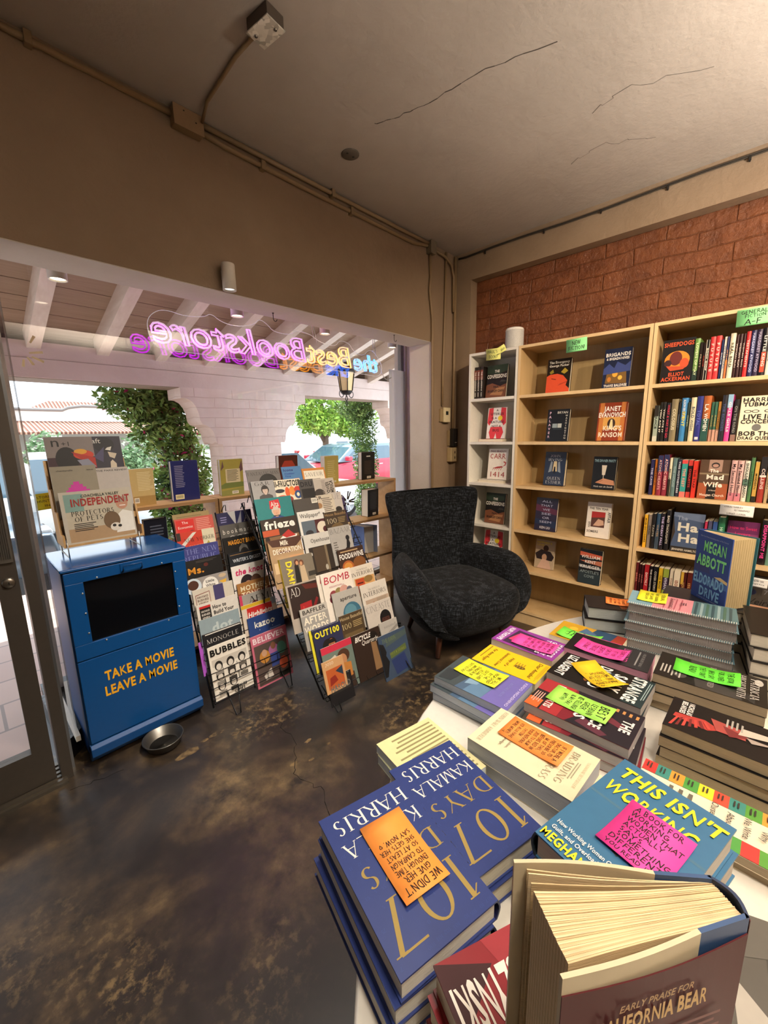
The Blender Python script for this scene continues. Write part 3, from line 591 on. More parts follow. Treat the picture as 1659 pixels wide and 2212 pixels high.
mb = MB(); mb.m = T(-4, -16, .1); mb.box((5.6, 15.93, -.05), (6.5, 16, 1.5), M('5c6b70', .3)); mb.build('doorway', t)
for k, (x, lab) in enumerate(((4.15, 'pale blue street pole beside the leafy vine'), (8.2, 'thin grey street pole beside the palm trunk'))):
    t = thing('street_pole', lab, 'pole', (x, 11.7 + k*2, -.05)); mb = MB(); mb.tube([(0, 0, 0), (0, 0, 4.5)], .07 if k == 0 else .05, M('9fc4d2', .5) if k == 0 else M('8a98a4', .5), 10); mb.build('post', t)
    mb = MB(); [mb.tube([(-.35, 0, z), (.1, 0, z)], .015, M('8a98a4', .5), 6) for z in (3.3, 3.0, 2.75)] if k == 0 else mb.cbox((.25, 0, 1.9), (.55, .05, .7), M('58bcd0', .5)); mb.build('crossbar' if k == 0 else 'sign_panel', t)
t = thing('palm_trunk', 'grey palm trunk seen past the pale pillar', 'tree', (7.0, 13, -.1)); mb = MB(); mb.lathe([(.24+.02*(k % 2), .18*k) for k in range(28)], plaster('palm_bark', '8d8378', 'aba196', b_=.8), 14); mb.build('trunk', t)
# cars
def car(name, label, loc, rz, body, L=4.5, W=1.8, Hc=1.5, suv=False, roofc=None):
    t = thing(name, label, 'car', loc, rz); B = M(body, .18, .0, .8); GL = M('4f6a78', .05, 0, 1); BK = M('22252a', .45)
    hb = .95 if suv else .82
    low = [(-L/2, .38), (-L/2+.02, .75), (-L/2+.15, hb), (-.9, hb+.04), (.55, hb+.02), (L/2-.55, hb-.10), (L/2-.06, .68), (L/2, .38), (L/2-.1, .22), (-L/2+.1, .22)]
    if suv: top = [(-L/2+.12, hb), (-L/2+.42, Hc-.06), (-L/2+.7, Hc), (.25, Hc), (.55, Hc-.06), (1.25, hb)]
    else: top = [(-L/2+.35, hb), (-1.05, Hc-.04), (-.7, Hc), (.0, Hc), (.3, Hc-.05), (1.2, hb)]
    mb = MB()
    for s in (1,):
        rings = []
        for y, sc in ((-W/2, .93), (-W/2+.07, 1), (W/2-.07, 1), (W/2, .93)): rings.append([(x*(.99 if sc < 1 else 1), y, (z-.5)*sc+.5) for x, z in low])
        mb.loft(rings, B)
    mb.build('body', t, bevel=.02)
    mb = MB(); rings = []
    for y, sc in ((-W/2+.06, 0), (-W/2+.22, 1), (W/2-.22, 1), (W/2-.06, 0)): rings.append([(x, y, z) if sc else (x, y, hb-.02) for x, z in top])
    base = [(-W/2+.05), (W/2-.05)]
    V0 = [(x, -W/2+.05+(z-hb)*.28, z) for x, z in top]; V1 = [(x, W/2-.05-(z-hb)*.28, z) for x, z in top]
    mb = MB(); mb.loft([V0, V1], M(roofc, .2, 0, .8) if roofc else B); mb.build('cabin', t, bevel=.03)
    c = (sum(x for x, z in top)/len(top)); mb = MB()
    for sgn in (-1, 1):
        def P(x, z): return (x, sgn*(W/2-.05-(z-hb)*.28+.004), z)
        def ins(pts): return [P(x, z) for x, z in pts]
        zt = Hc-.09; zb = hb+.04
        a = [(-.25, zb), (.98, zb), (.42, zt), (-.25, zt)]; b_ = [(-.33, zb), (-.33, zt), (-.95, zt), (-1.28 if not suv else -1.1, zb)]
        for q in (a, b_): mb.poly(ins(q) if sgn < 0 else ins(q)[::-1], GL)
        if suv: q = [(-1.18, zb), (-1.03, zt), (-L/2+.62, zt-.03), (-L/2+.34, zb)]; mb.poly(ins(q) if sgn < 0 else ins(q)[::-1], GL)
    fx0, fz0, fx1, fz1 = top[-2][0]+.03, Hc-.09, top[-1][0]-.05, hb+.03
    k = lambda z: W/2-.12-(z-hb)*.28
    mb.poly([(fx1+.02, -k(fz1), fz1), (fx1+.02, k(fz1), fz1), (fx0+.02, k(fz0), fz0), (fx0+.02, -k(fz0), fz0)], GL); mb.build('windows', t)
    for sgn in (-1, 1):
        for x in (-L/2+.85, L/2-.85):
            w = MB(); w.m = XF((x, sgn*(W/2-.11), .34), (1, 0, 0), (0, 0, 1)) if sgn < 0 else XF((x, sgn*(W/2-.11), .34), (-1, 0, 0), (0, 0, 1))
            w.lathe([(.2, -.1), (.31, -.1), (.34, -.07), (.34, .07), (.31, .1), (.235, .11), (.22, .09)], M('1c1d20', .8), 32); wh = w.build('wheel', t)
            w2 = MB(); w2.m = w.m; w2.lathe([(.235, .105), (.22, .08), (.0001, .05)], BK, 24); w2.lathe([(.235, .108), (.215, .112), (.215, .09)], M('c4c8cc', .3, .8), 28)
            for q in range(5):
                for dq in (-9, 9):
                    a = R(72*q+dq); w2.cbox((0, 0, 0), (.17, .03, .02), M('d0d4d8', .3, .7), Matrix.Rotation(a, 4, 'Z') @ T(.13, 0, .10))
            w2.lathe([(.05, .09), (.045, .115), (.0001, .118)], M('d0d4d8', .3, .7), 14); w2.build('rim', wh)
        m_ = MB(); m_.cbox((.95, sgn*(W/2+.08), hb+.1), (.14, .2, .13), B); m_.build('mirror', t, bevel=.03)
        for x in (-.3, .72): h = MB(); h.cbox((x-.12, sgn*(W/2+.004), hb-.12), (.16, .02, .03), M('c8ccd0', .3, .6)); h.build('door_handle', t, bevel=.006)
        h = MB(); h.cbox((L/2-.16, sgn*(W/2-.28), .66), (.22, .34, .12), M('dfe6ea', .15)); h.build('headlight', t, bevel=.03)
        h = MB(); h.cbox((-L/2+.06, sgn*(W/2-.22), .78), (.12, .28, .16), M('b01722', .2)); h.build('tail_light', t, bevel=.03)
    h = MB(); h.cbox((L/2-.03, 0, .5), (.08, W*.5, .2), BK); h.build('grille', t)
    return t
car('car', 'white car parked closest behind the pillar with its front wheel visible below the shelf', (4.15, 7.3, -.27), 0, 'e9edf0', L=4.6, Hc=1.48)
car('car', 'red station wagon with a dark roof parked behind the white car', (8.7, 9.7, -.27), R(180), 'c8324a', L=4.7, Hc=1.45, suv=True, roofc='7d92a0')
car('car', 'dark blue-grey car beside the window post next to the door', (-1.5, 6.7, -.27), 0, '4a5a68', L=4.5, Hc=1.5)
car('car', 'white car gleaming in the sun behind the journal stand', (1.5, 9.3, -.27), 0, 'f4f4f0', L=4.6, Hc=1.5)
car('car', 'small white car far off under the yellow-green tree', (12.6, 14.6, -.05), 0, 'eef0f2', L=4.2, Hc=1.3)
# ------------------------------------------------------------------ bookcases along the brick wall
BIRCH = wood('birch_veneer', 'bf9f6f', 'd0b384', .42, (1.5, 1.5, .12), 9)
BIRCHE = wood('birch_edge', 'd9b98a', 'e4c899', .45, (2, 2, .3), 9)
WLAM = M('e9e6dc', .4)
SHZ = [1.69, 1.367, 1.051, .724, .422, .105]           # shelf tops
def bookcase(y0, W, label, m, me):
    t = thing('bookcase', label, 'bookcase', (2.825, y0, 0)); D = .28; h = 2.02; p = .018
    def pt(name, a, b_, mm=m):
        mb = MB(); mb.box(a, b_, mm)
        if mm is m and me is not m and name != 'back_panel': mb.box((a[0]-.0015, a[1], a[2]), (a[0], b_[1], b_[2]), me)
        return mb.build(name, t)
    pt('side_panel', (0, .001, 0), (D, p, h)); pt('side_panel', (0, W-p, 0), (D, W-.001, h))
    pt('top_panel', (.001, p, h-p), (D, W-p, h)); pt('plinth', (.012, p, 0), (.028, W-p, .085))
    for z in SHZ: pt('shelf', (.003, p, z-.02), (D-.012, W-p, z))
    pt('back_panel', (D-.008, p, .08), (D, W-p, h-p), M('d7d2c4', .5) if m is WLAM else wood('birch_back', 'a18b62', 'b69f74', .5, (1.5, 1.5, .12), 9))
    return t
bookcase(1.378, .395, 'narrow white bookcase at the end of the row by the wall corner', WLAM, WLAM)
bookcase(.5785, .799, 'birch bookcase with ten single books displayed face out', BIRCH, BIRCHE)
bookcase(-.222, .799, 'birch bookcase packed with upright spines at the right end of the row', BIRCH, BIRCHE)
t = thing('speaker', 'white oval cylinder speaker standing on top of the bookcase row', 'speaker', (2.95, 1.475, 2.02))
def f_mesh(m, n, l, b):
    v = tex(n, l, 'Voronoi', 420); r = ramp(n, [(.2, '8f8f8c'), (.5, 'c9c8c4')]); l.new(v.outputs['Distance'], r.inputs[0]); l.new(r.outputs[0], b.inputs['Base Color']); b.inputs['Roughness'].default_value = .6
mb = MB(); mb.lathe([(.055, .006), (.062, .012), (.064, .02), (.064, .135), (.062, .138)], special('speaker_grille', f_mesh), 32); mb.build('grille', t)
mb = MB(); mb.lathe([(.0001, .152), (.05, .152), (.060, .148), (.0635, .14), (.0645, .132)], M('eceae4', .4), 32); mb.lathe([(.05, 0), (.056, .006), (.0001, .006)], M('dddad2', .4), 32); mb.build('cap', t)

# ------------------------------------------------------------------ sticky notes and signs
def note(mat, w, h, colr, lines, label, cat='sticky note', name='sticky_note', curl=.006, ink='15110f', st='hand', draw=None, group=None):
    """paper card in its own xy plane, lines = (text, x, y, cap, width) as fractions"""
    t = thing(name, label, cat, mat=mat, group=group); mb = MB(); n = 8; m = M(colr, .65)
    zf = lambda y: curl*(max(0, (y-.55)/.45)**2 + .5*max(0, (.3-y)/.3)**2)
    V = [(x, h*i/n, zf(i/n)) for i in range(n+1) for x in (0, w)]; F = [(2*i, 2*i+1, 2*i+3, 2*i+2) for i in range(n)]
    mb.add(V, F, m, True); o = mb.build('card', t); s = o.modifiers.new('thick', 'SOLIDIFY'); s.thickness = .0004; s.offset = -1
    mb = MB(); rnd = random.Random(len(lines)*7+int(w*1e4))
    for ln in lines:
        s, x, y, cap, wd = ln[:5]
        k = len(mb.v); text(mb, s, x*w, y*h, cap*h, M(ink, .6), st=st, w=wd*w if wd else None, jit=.09, rnd=rnd, rot=ln[5] if len(ln) > 5 else 0)
        for i in range(k, len(mb.v)): v = mb.v[i]; mb.v[i] = Vector((v.x, v.y, zf(min(1, max(0, v.y/h)))+.0006))
    if draw: draw(mb, w, h)
    if mb.v: mb.build('handwriting', t)
    return t
def wallmat(y, z, x=2.8205, tilt=0, roll=0): return XF((x, y, z), (0, -math.cos(R(roll)), math.sin(R(roll))), (math.sin(R(tilt)), math.sin(R(roll)), math.cos(R(tilt))))
note(wallmat(1.052, 1.927, tilt=-4, roll=1), .125, .077, '8fe79a', [('NEW', .5, .56, .28, .42), ('FICTION!', .52, .16, .27, .8)], 'green paper sign taped at the top of the birch display bookcase', 'sign', 'shelf_sign', curl=.002)
note(wallmat(.222, 1.932, tilt=-3, roll=1), .128, .078, '8fe79a', [('GENERAL', .52, .70, .2, .78), ('FICTION', .56, .48, .17, .62), ('A-F', .5, .08, .3, .5)], 'green paper sign taped at the top of the bookcase of spines', 'sign', 'shelf_sign', curl=.002)
note(wallmat(1.625, 1.955, tilt=-6, roll=-2), .115, .076, 'eef08a', [("PAUL'S", .45, .6, .25, .7), ('BOOKS', .5, .16, .26, .6)], 'larger pale yellow note taped to the top of the narrow white bookcase', 'sign', 'shelf_sign', ink='4a6a3a')
note(wallmat(1.535, 1.978, x=2.8175, tilt=-3, roll=22), .075, .045, 'eef08a', [('& SARAHS', .52, .3, .3, .82)], 'small tilted yellow note overlapping the larger one on the white bookcase', 'sign', 'shelf_sign', ink='4a6a3a')
note(wallmat(.187, .983, x=2.80, tilt=-2, roll=-1), .137, .058, 'efefee', [('CORAL GABLES', .4, .74, .12, .55), ('RECOMMENDED', .66, .46, .13, .45), ('[SUMMER COOKIN]', .5, .12, .14, .62)], 'white staff pick card hanging from the shelf edge above the tall book', 'sign', 'shelf_card', curl=.001, ink='3a3532')
note(wallmat(.03, .615, x=2.815, tilt=-2, roll=-1), .075, .05, 'efefee', [('READ ME', .5, .6, .16, .6), ('STAFF PICK', .5, .25, .14, .7)], 'small white card clipped to the lowest visible shelf of spines', 'sign', 'shelf_card', curl=.001, ink='3a3532')

# ------------------------------------------------------------------ shelf units in the window
PLY = wood('ply_face', 'c79b62', 'd9b07a', .45, (.5, 3, 3), 7); PLYE = wood('ply_edge', '8f6a42', 'a98258', .6, (.4, 1, 30), 7)
def window_shelf(x0, y0, L, rz, label):
    t = thing('window_shelf', label, 'shelf', (x0, y0, 0), rz); D = .21
    def pt(name, a, b_):
        mb = MB(); mb.box(a, b_, PLY); mb.box((a[0], a[1]-.001, a[2]), (b_[0], a[1], b_[2]), PLYE); mb.build(name, t)
    for z in (1.07, .755, .435, .175): pt('shelf', (0 if z > 1 else .018, 0, z-.018), (L if z > 1 else L-.018, D, z))
    for x in (0, L-.018): pt('side_panel', (x, .001, .157), (x+.018, D, 1.052))
    for x in (.02, L-.065):
        for y in (.02, D-.06): pt('leg', (x, y, 0), (x+.04, y+.04, .157))
    return t
window_shelf(.62, 2.475, .475, R(-3.5), 'short plywood shelf unit in the window behind the blue cabinet')
window_shelf(1.10, 2.443, 1.50, R(-4.2), 'long plywood shelf unit in the window behind the magazine racks')

# ------------------------------------------------------------------ blue newspaper cabinet
BLUE = M('094a88', .33); BLUED = M('083e72', .4); DARKW = M('0a0c10', .08, 0, .6)
t = thing('newspaper_cabinet', 'blue metal newspaper cabinet with yellow lettering and a dark window', 'newspaper cabinet', (.243, 2.06, 0))
W_, D_, H_ = .492, .40, .915
mb = MB(); mb.box((0, .012, .03), (W_, D_, H_-.012), BLUED); mb.prism([(0, .0, .035), (0, .035, .0), (0, .05, .0), (0, .05, .09), (0, .0, .09)], (W_, 0, 0), BLUED); mb.build('body', t, bevel=.004)
mb = MB(); mb.box((-.004, -.004, H_-.014), (W_+.004, D_, H_), M('0a4c8c', .14)); mb.build('top_panel', t, bevel=.005)
mb = MB()
for a, b_ in (((.006, .848), (W_-.006, H_-.018)), ((.006, .504), (W_-.006, .574)), ((.006, .574), (.070, .848)), ((.427, .574), (W_-.006, .848))): mb.box((a[0], 0, a[1]), (b_[0], .014, b_[1]), BLUE)
dr = mb.build('upper_door', t, bevel=.002)
mb = MB(); mb.box((.070, .009, .574), (.427, .012, .848), DARKW); mb.build('window', dr)
for k, (x, z) in enumerate([(.12, .856), (.25, .857), (.38, .856), (.12, .566), (.25, .565), (.38, .566), (.062, .80), (.062, .71), (.062, .62), (.435, .80), (.435, .71), (.435, .62)]):
    mb = MB(); mb.m = XF((x, -.0002, z), (1, 0, 0), (0, 0, 1)); mb.lathe([(.0045, 0), (.0035, .002), (.0001, .0025)], M('c4ccd4', .3, .8), 10); mb.build('rivet', dr)
mb = MB(); mb.tube([(.215, -.002, .855), (.215, -.028, .868), (.215, -.028, .888), (.29, -.028, .888), (.29, -.028, .868), (.29, -.002, .855)], .004, BLUED, 6); mb.box((.21, -.003, .85), (.295, 0, .893), BLUE); mb.build('handle', dr)
mb = MB(); mb.box((.006, 0, .105), (W_-.006, .014, .499), BLUE); lp = mb.build('lower_panel', t, bevel=.002)
mb = MB(); mb.m = XF((0, -.0012, 0), (1, 0, 0), (0, 0, 1)); YEL = M('f2b21c', .5)
text(mb, 'TAKE A MOVIE', .240, .378, .043, YEL, 'x', .292); text(mb, 'LEAVE A MOVIE', .240, .306, .043, YEL, 'x', .31)
mb.build('lettering', lp)
mb = MB(); mb.prism([(0, -.002, .10), (0, -.018, .088), (0, -.018, .05), (0, .01, .02), (0, .02, .10)], (W_, 0, 0), M('0a4580', .5)); mb.build('kick_rail', t, bevel=.003)
mb = MB(); mb.box((.08, .10, .575), (.42, .38, .58), '1a1a1e'); mb.build('inner_tray', t)
# metal bowl on the floor
t = thing('metal_bowl', 'round dented metal pan on the floor in front of the blue cabinet', 'bowl', (.506, 1.962, 0)); PAN = M('6e6a63', .38, .85)
mb = MB(); mb.lathe([(.0001, .0), (.062, .0), (.068, .004), (.084, .045), (.089, .046), (.088, .049), (.083, .048), (.066, .008), (.060, .005), (.0001, .005)], PAN, 40); mb.build('pan', t)
mb = MB(); mb.lathe([(.0001, .0056), (.0615, .0062)], M('4f4b45', .5, .6), 32); mb.build('base_disc', t)  # darker disc over the inside of the base

# ------------------------------------------------------------------ stepped paper display on the cabinet
t = thing('display_stand', 'stepped pale wooden stand holding journals on top of the blue cabinet', 'display stand', (.298, 2.27, .915)); OAK = wood('pale_ply', 'b98e58', 'caa26b', .5, (3, 3, .6), 8)
Wd = .325
for x in (0, Wd-.008):
    mb = MB(); mb.prism([(x, 0, .045), (x, .02, .045), (x, .165, .045), (x, .20, .43), (x, .175, .43), (x, .155, .30), (x, .115, .30), (x, .098, .20), (x, .062, .20), (x, .045, .10), (x, .0, .10)][::-1], (.008, 0, 0), OAK); mb.build('side_panel', t)
for k, (y, z) in enumerate(((.0, .045), (.062, .135), (.118, .24))):
    mb = MB(); mb.box((.008, y, z), (Wd-.008, y+.055, z+.006), OAK); mb.box((.008, y, z+.006), (Wd-.008, y+.005, z+.028 if k else z+.010), OAK); mb.build('tier', t)
mb = MB(); mb.prism([(.008, .165, .05), (.008, .2, .43), (.008, .205, .43), (.008, .17, .05)], (Wd-.016, 0, 0), OAK); mb.build('back_panel', t)
for x in (.012, Wd-.024):
    mb = MB(); mb.tube([(x, -.006, .07), (x, -.01, .0), (x, .165, .0), (x, .165, .045)], .003, M('b8b4aa', .3, .8), 6); mb.build('wire_foot', t)

# ------------------------------------------------------------------ armchair
def f_tweed(m, n, l, b):
    a = tex(n, l, 'Noise', 150, Detail=3, map=(1, 1, .14)); c = tex(n, l, 'Noise', 150, Detail=3, map=(.14, .14, 1)); d = tex(n, l, 'Noise', 9, Detail=4)
    s = n.new('ShaderNodeMath'); s.operation = 'ADD'; l.new(a.outputs['Fac'], s.inputs[0]); l.new(c.outputs['Fac'], s.inputs[1])
    s2 = n.new('ShaderNodeMath'); s2.operation = 'MULTIPLY_ADD'; l.new(d.outputs['Fac'], s2.inputs[0]); s2.inputs[1].default_value = .25; l.new(s.outputs[0], s2.inputs[2])
    r = ramp(n, [(.48, '090a0b'), (.60, '141619'), (.74, '33373d')]); mr = n.new('ShaderNodeMath'); mr.operation = 'MULTIPLY'; mr.inputs[1].default_value = .53; l.new(s2.outputs[0], mr.inputs[0]); l.new(mr.outputs[0], r.inputs[0])
    l.new(r.outputs[0], b.inputs['Base Color']); b.inputs['Roughness'].default_value = .95; b.inputs['Specular IOR Level'].default_value = .15
    b.inputs['Sheen Weight'].default_value = .05; b.inputs['Sheen Roughness'].default_value = .5
    bump(n, l, b, s.outputs[0], .35, .003)
TWEED = special('charcoal_tweed', f_tweed)
ch = thing('armchair', 'charcoal tweed wingback armchair on tapered wooden legs', 'armchair', (2.340, 1.545, 0), R(-22))
def ring_y(y, pts): return [(x, y, z) for x, z in pts]
for s in (-1, 1):                                   # sculpted arms
    rings = []
    for y, top, out, sc in ((.34, .58, .34, .9), (.24, .60, .385, 1), (.10, .605, .435, 1.1), (-.04, .605, .485, 1.2), (-.13, .59, .495, 1.2), (-.20, .55, .49, 1.15), (-.26, .475, .465, 1.05), (-.292, .37, .42, .9), (-.305, .26, .375, .75)):
        bt = .135 + (.02 if y < -.31 else 0); w = .155*sc
        P = [(out-.26, bt), (out-.21, bt-.005), (out-.125, bt+.06), (out-.03, bt+.20), (out+.004, (bt+top)/2+.06), (out-.01, top-.06), (out-.05, top-.008), (out-w*.55, top+.004), (out-w*.92, top-.03), (out-w*1.05, top-.10), (out-w*1.05, (bt+top)/2), (out-w*1.3, bt+.05)]
        rings.append(ring_y(y, [(s*x, z) for x, z in P]))
    mb = MB(); mb.loft(rings if s > 0 else [g[::-1] for g in rings], TWEED); mb.build('armrest', ch, subd=2)
rings = []                                          # seat block, front bulging
for z, hw, yf, yb in ((.115, .18, -.22, .24), (.125, .26, -.28, .28), (.20, .32, -.36, .30), (.32, .34, -.41, .30), (.40, .34, -.40, .29), (.435, .30, -.36, .27), (.45, .14, -.2, .2)):
    n_ = 28; g = []
    for j in range(n_):
        a = 2*math.pi*j/n_; ca, sa = math.cos(a), math.sin(a); e = .55
        x = hw*math.copysign(abs(ca)**e, ca); yy = math.copysign(abs(sa)**e, sa)
        g.append((x, (yb+yf)/2 + yy*(yb-yf)/2, z))
    rings.append(g)
mb = MB(); mb.loft(rings, TWEED); mb.build('seat', ch, subd=2)
rings = []                                          # winged back
for z, hw, yb, th, wing in ((.12, .22, .25, .10, .0), (.28, .31, .31, .13, .02), (.45, .355, .35, .14, .05), (.58, .36, .38, .14, .09), (.70, .355, .40, .13, .12), (.82, .37, .42, .12, .14), (.93, .40, .44, .11, .15), (.985, .405, .45, .10, .15), (1.015, .40, .452, .085, .14), (1.03, .36, .452, .04, .09)):
    g = []; N = 10; cen = -.03*(1 if z > .9 else 0)
    f_ = lambda q: yb - wing*abs(q)**2.2
    for i in range(N+1): q = -1+2*i/N; g.append((hw*q, f_(q)+th*.5*(1-.55*abs(q)**4), z - .02*(1-abs(q))*(z > .95)))
    for i in range(N+1): q = 1-2*i/N; g.append((hw*q*.97, f_(q)-th*.5*(1-.3*abs(q)**4) - .018*(1-q*q)*0, z - .02*(1-abs(q))*(z > .95)))
    rings.append(g)
mb = MB(); mb.loft(rings, TWEED); mb.build('backrest', ch, subd=2)
for x, z in ((-.10, .90), (.10, .90), (-.19, .72), (0, .72), (.19, .72)):
    yb = .36 + (z-.45)*.19 - .075
    mb = MB(); mb.m = XF((x, yb+.012, z), (1, 0, 0), (0, .15, 1)); mb.lathe([(.014, .0), (.0145, .004), (.010, .009), (.0001, .011)], TWEED, 14); mb.build('button', ch)
LEGW = wood('walnut_leg', '3a2016', '5a3322', .35, (6, 6, 1), 5)
for x, y, tx, ty in ((-.285, -.225, -.245, -.19), (.26, -.225, .225, -.19), (-.245, .245, -.2, .20), (.22, .245, .18, .20)):
    mb = MB(); mb.tube([(x, y, .0045), (tx, ty, .20)], [.015, .026], LEGW, 14); mb.build('leg', ch)
# cable on the floor beside the chair
mb = MB(); mb.tube([(1.80+.0, 2.0, .006), (1.95, 2.05, .006), (2.10, 2.03, .006), (2.18, 1.93, .006), (2.10, 1.86, .012), (1.95, 1.9, .02), (1.85, 1.97, .006), (1.98, 2.02, .012), (2.15, 2.0, .006), (2.21, 1.95, .006)], .0045, '17171a', 6)
tag(mb.build('cable'), 'loop of black cable lying on the floor behind the armchair', 'cable')

# ------------------------------------------------------------------ neon sign
t = thing('neon_sign', 'three-coloured neon letter sign on clear acrylic hanging in the window', 'neon sign', (1.74, 2.55, 1.955))
def neon(txt, x, w, h, back, front, name, zb=0, size=.235):
    c = bpy.data.curves.new('n', 'FONT'); c.body = txt; c.size = 1; c.offset = .03; c.shear = .18; c.resolution_u = 3; c.fill_mode = 'NONE'
    o = bpy.data.objects.new('n', c); col.objects.link(o); dg = bpy.context.evaluated_depsgraph_get(); dg.update(); me = bpy.data.meshes.new_from_object(o.evaluated_get(dg))
    V = [Vector(v.co) for v in me.vertices]; adj = {}
    for e in me.edges: a, b_ = e.vertices; adj.setdefault(a, []).append(b_); adj.setdefault(b_, []).append(a)
    bpy.data.objects.remove(o); bpy.data.curves.remove(c)
    x0 = min(v.x for v in V); x1 = max(v.x for v in V); kx = w/(x1-x0); ky = h/.72; seen = set(); loops = []
    for s in adj:
        if s in seen: continue
        lp_ = [s]; seen.add(s); cur = s
        while True:
            nx = [q for q in adj[cur] if q not in seen]
            if not nx: break
            cur = nx[0]; seen.add(cur); lp_.append(cur)
        loops.append([Vector(((x-1.74) - (V[i].x-x0)*kx, 0, zb+V[i].y*ky)) for i in lp_])
    mb = MB(); f2 = MB()
    for lp_ in loops:
        if len(lp_) > 3: mb.tube(lp_, .0055, M(back, .35, emit=.7), 6, True); f2.tube([p+Vector((0, .0055, 0)) for p in lp_], .0045, M(front, .4, emit=12), 5, True)
    k = mb.build(name, t); f2.build('glow_face', k)
neon('the', 2.63, .27, .135, 'c4e8f8', '1272ff', 'blue_tube', .0)
neon('Best', 2.325, .43, .155, 'fae8c0', 'ff9a1a', 'amber_tube', .008)
neon('Bookstore', 1.885, 1.02, .16, 'f6d0f4', 'e02cf4', 'pink_tube', .008)
up = [(2.66, .0), (2.67, .06), (2.62, .12), (2.56, .17), (2.50, .16), (2.46, .12), (2.38, .12), (2.33, .15), (2.30, .19), (2.20, .20), (2.16, .15), (2.06, .15), (1.98, .17), (1.93, .20), (1.80, .21), (1.76, .17), (1.62, .17), (1.58, .21), (1.52, .235), (1.48, .19), (1.36, .16), (1.26, .17), (1.20, .21), (1.16, .18), (1.04, .165), (.96, .18), (.90, .17), (.845, .12), (.84, .05)]
lo = [(.86, -.02), (.95, -.035), (1.1, -.03), (1.3, -.035), (1.5, -.03), (1.7, -.035), (1.88, -.03), (2.0, -.02), (2.2, -.03), (2.35, -.03), (2.5, -.03), (2.62, -.035)]
def smooth(P, it=3):
    for _ in range(it): P = [q for i in range(len(P)) for q in ((P[i][0]*.75+P[(i+1) % len(P)][0]*.25, P[i][1]*.75+P[(i+1) % len(P)][1]*.25), (P[i][0]*.25+P[(i+1) % len(P)][0]*.75, P[i][1]*.25+P[(i+1) % len(P)][1]*.75))]
    return P
out = smooth(up + lo, 2)
mb = MB(); mb.prism([(x-1.74, -.013, z) for x, z in out], (0, .004, 0), ACRYLIC); pl = mb.build('acrylic_panel', t)
mb = MB(); mb.tube([(x-1.74, -.011, z) for x, z in out], .0016, M('f2eef2', .3, emit=.35), 5, True); mb.build('panel_edge', pl)
for k, (x, z, x2) in enumerate(((2.57, .15, 2.55), (1.96, .17, 1.88))):
    mb = MB(); mb.tube([(x-1.74, -.008, z), (x2-1.74, -.02, .543)], .0028, M('f0f0f0', .5), 6); mb.tube([(x-1.715, -.008, z-.02), (x2-1.735, -.02, .543)], .0028, M('f0f0f0', .5), 6); mb.build('hanging_cord', t)
mb = MB(); mb.tube([(.90, -.01, .05), (.99, .03, -.02), (1.10, .1, -.03), (1.22, .15, .0)], .004, M('f4f4f4', .5), 6); mb.build('power_cord', t)
for k, (x, lab) in enumerate(((.469, 'first white lamp reflection, modelled in the window bay, nearest the door'), (1.348, 'second white lamp reflection, modelled in the window bay, from the door'), (2.029, 'third white lamp reflection, modelled in the window bay, from the door'), (2.759, 'last white lamp reflection, modelled in the window bay, nearest the wall corner'))):
    t = thing('lamp_reflection', lab, 'light', (x, 2.5, 2.5), group='lamp reflections over the shop window')  # ceiling-lamp reflections in the glass, modelled as hanging cylinders with glowing ends
    mb = MB(); mb.lathe([(.0001, 0), (.038, 0), (.038, -.335), (.034, -.335), (.032, -.325), (.0001, -.325)], M('efe9df', .4), 24); mb.build('housing', t)
    mb = MB(); mb.lathe([(.0001, -.327), (.0315, -.327)], M('fff2d8', .4, emit=6.0), 20); mb.build('lamp_face', t)
# stickers on the glass
t = thing('window_sticker', 'small gold star-burst sticker on the window glass near the door post', 'sticker', (.33, 2.7315, 1.86))
mb = MB(); mb.m = XF((0, 0, 0), (1, 0, 0), (0, 0, 1))
for a, r0, r1 in ((10, .02, .075), (-25, .03, .08), (-60, .02, .06), (-100, .03, .065), (60, .06, .1)):
    c, s = math.cos(R(a)), math.sin(R(a)); mb.poly([(c*r0-s*.004, s*r0+c*.004, .0005), (c*r0+s*.004, s*r0-c*.004, .0005), (c*r1+s*.006, s*r1-c*.006, .0005), (c*r1-s*.006, s*r1+c*.006, .0005)], M('f2e6b4', .5))
mb.build('print', t)
note(XF((.268, 2.712, 1.085), (1, .0, .06), (-.06, 0, 1)), .085, .085, 'f4e832', [('STORE', .5, .7, .13, .7), ('HUNT-', .5, .45, .14, .7), ('IN', .6, .18, .12, .3)], 'yellow handwritten note stuck on the window beside the journal stand', curl=.002, ink='4a4a20')
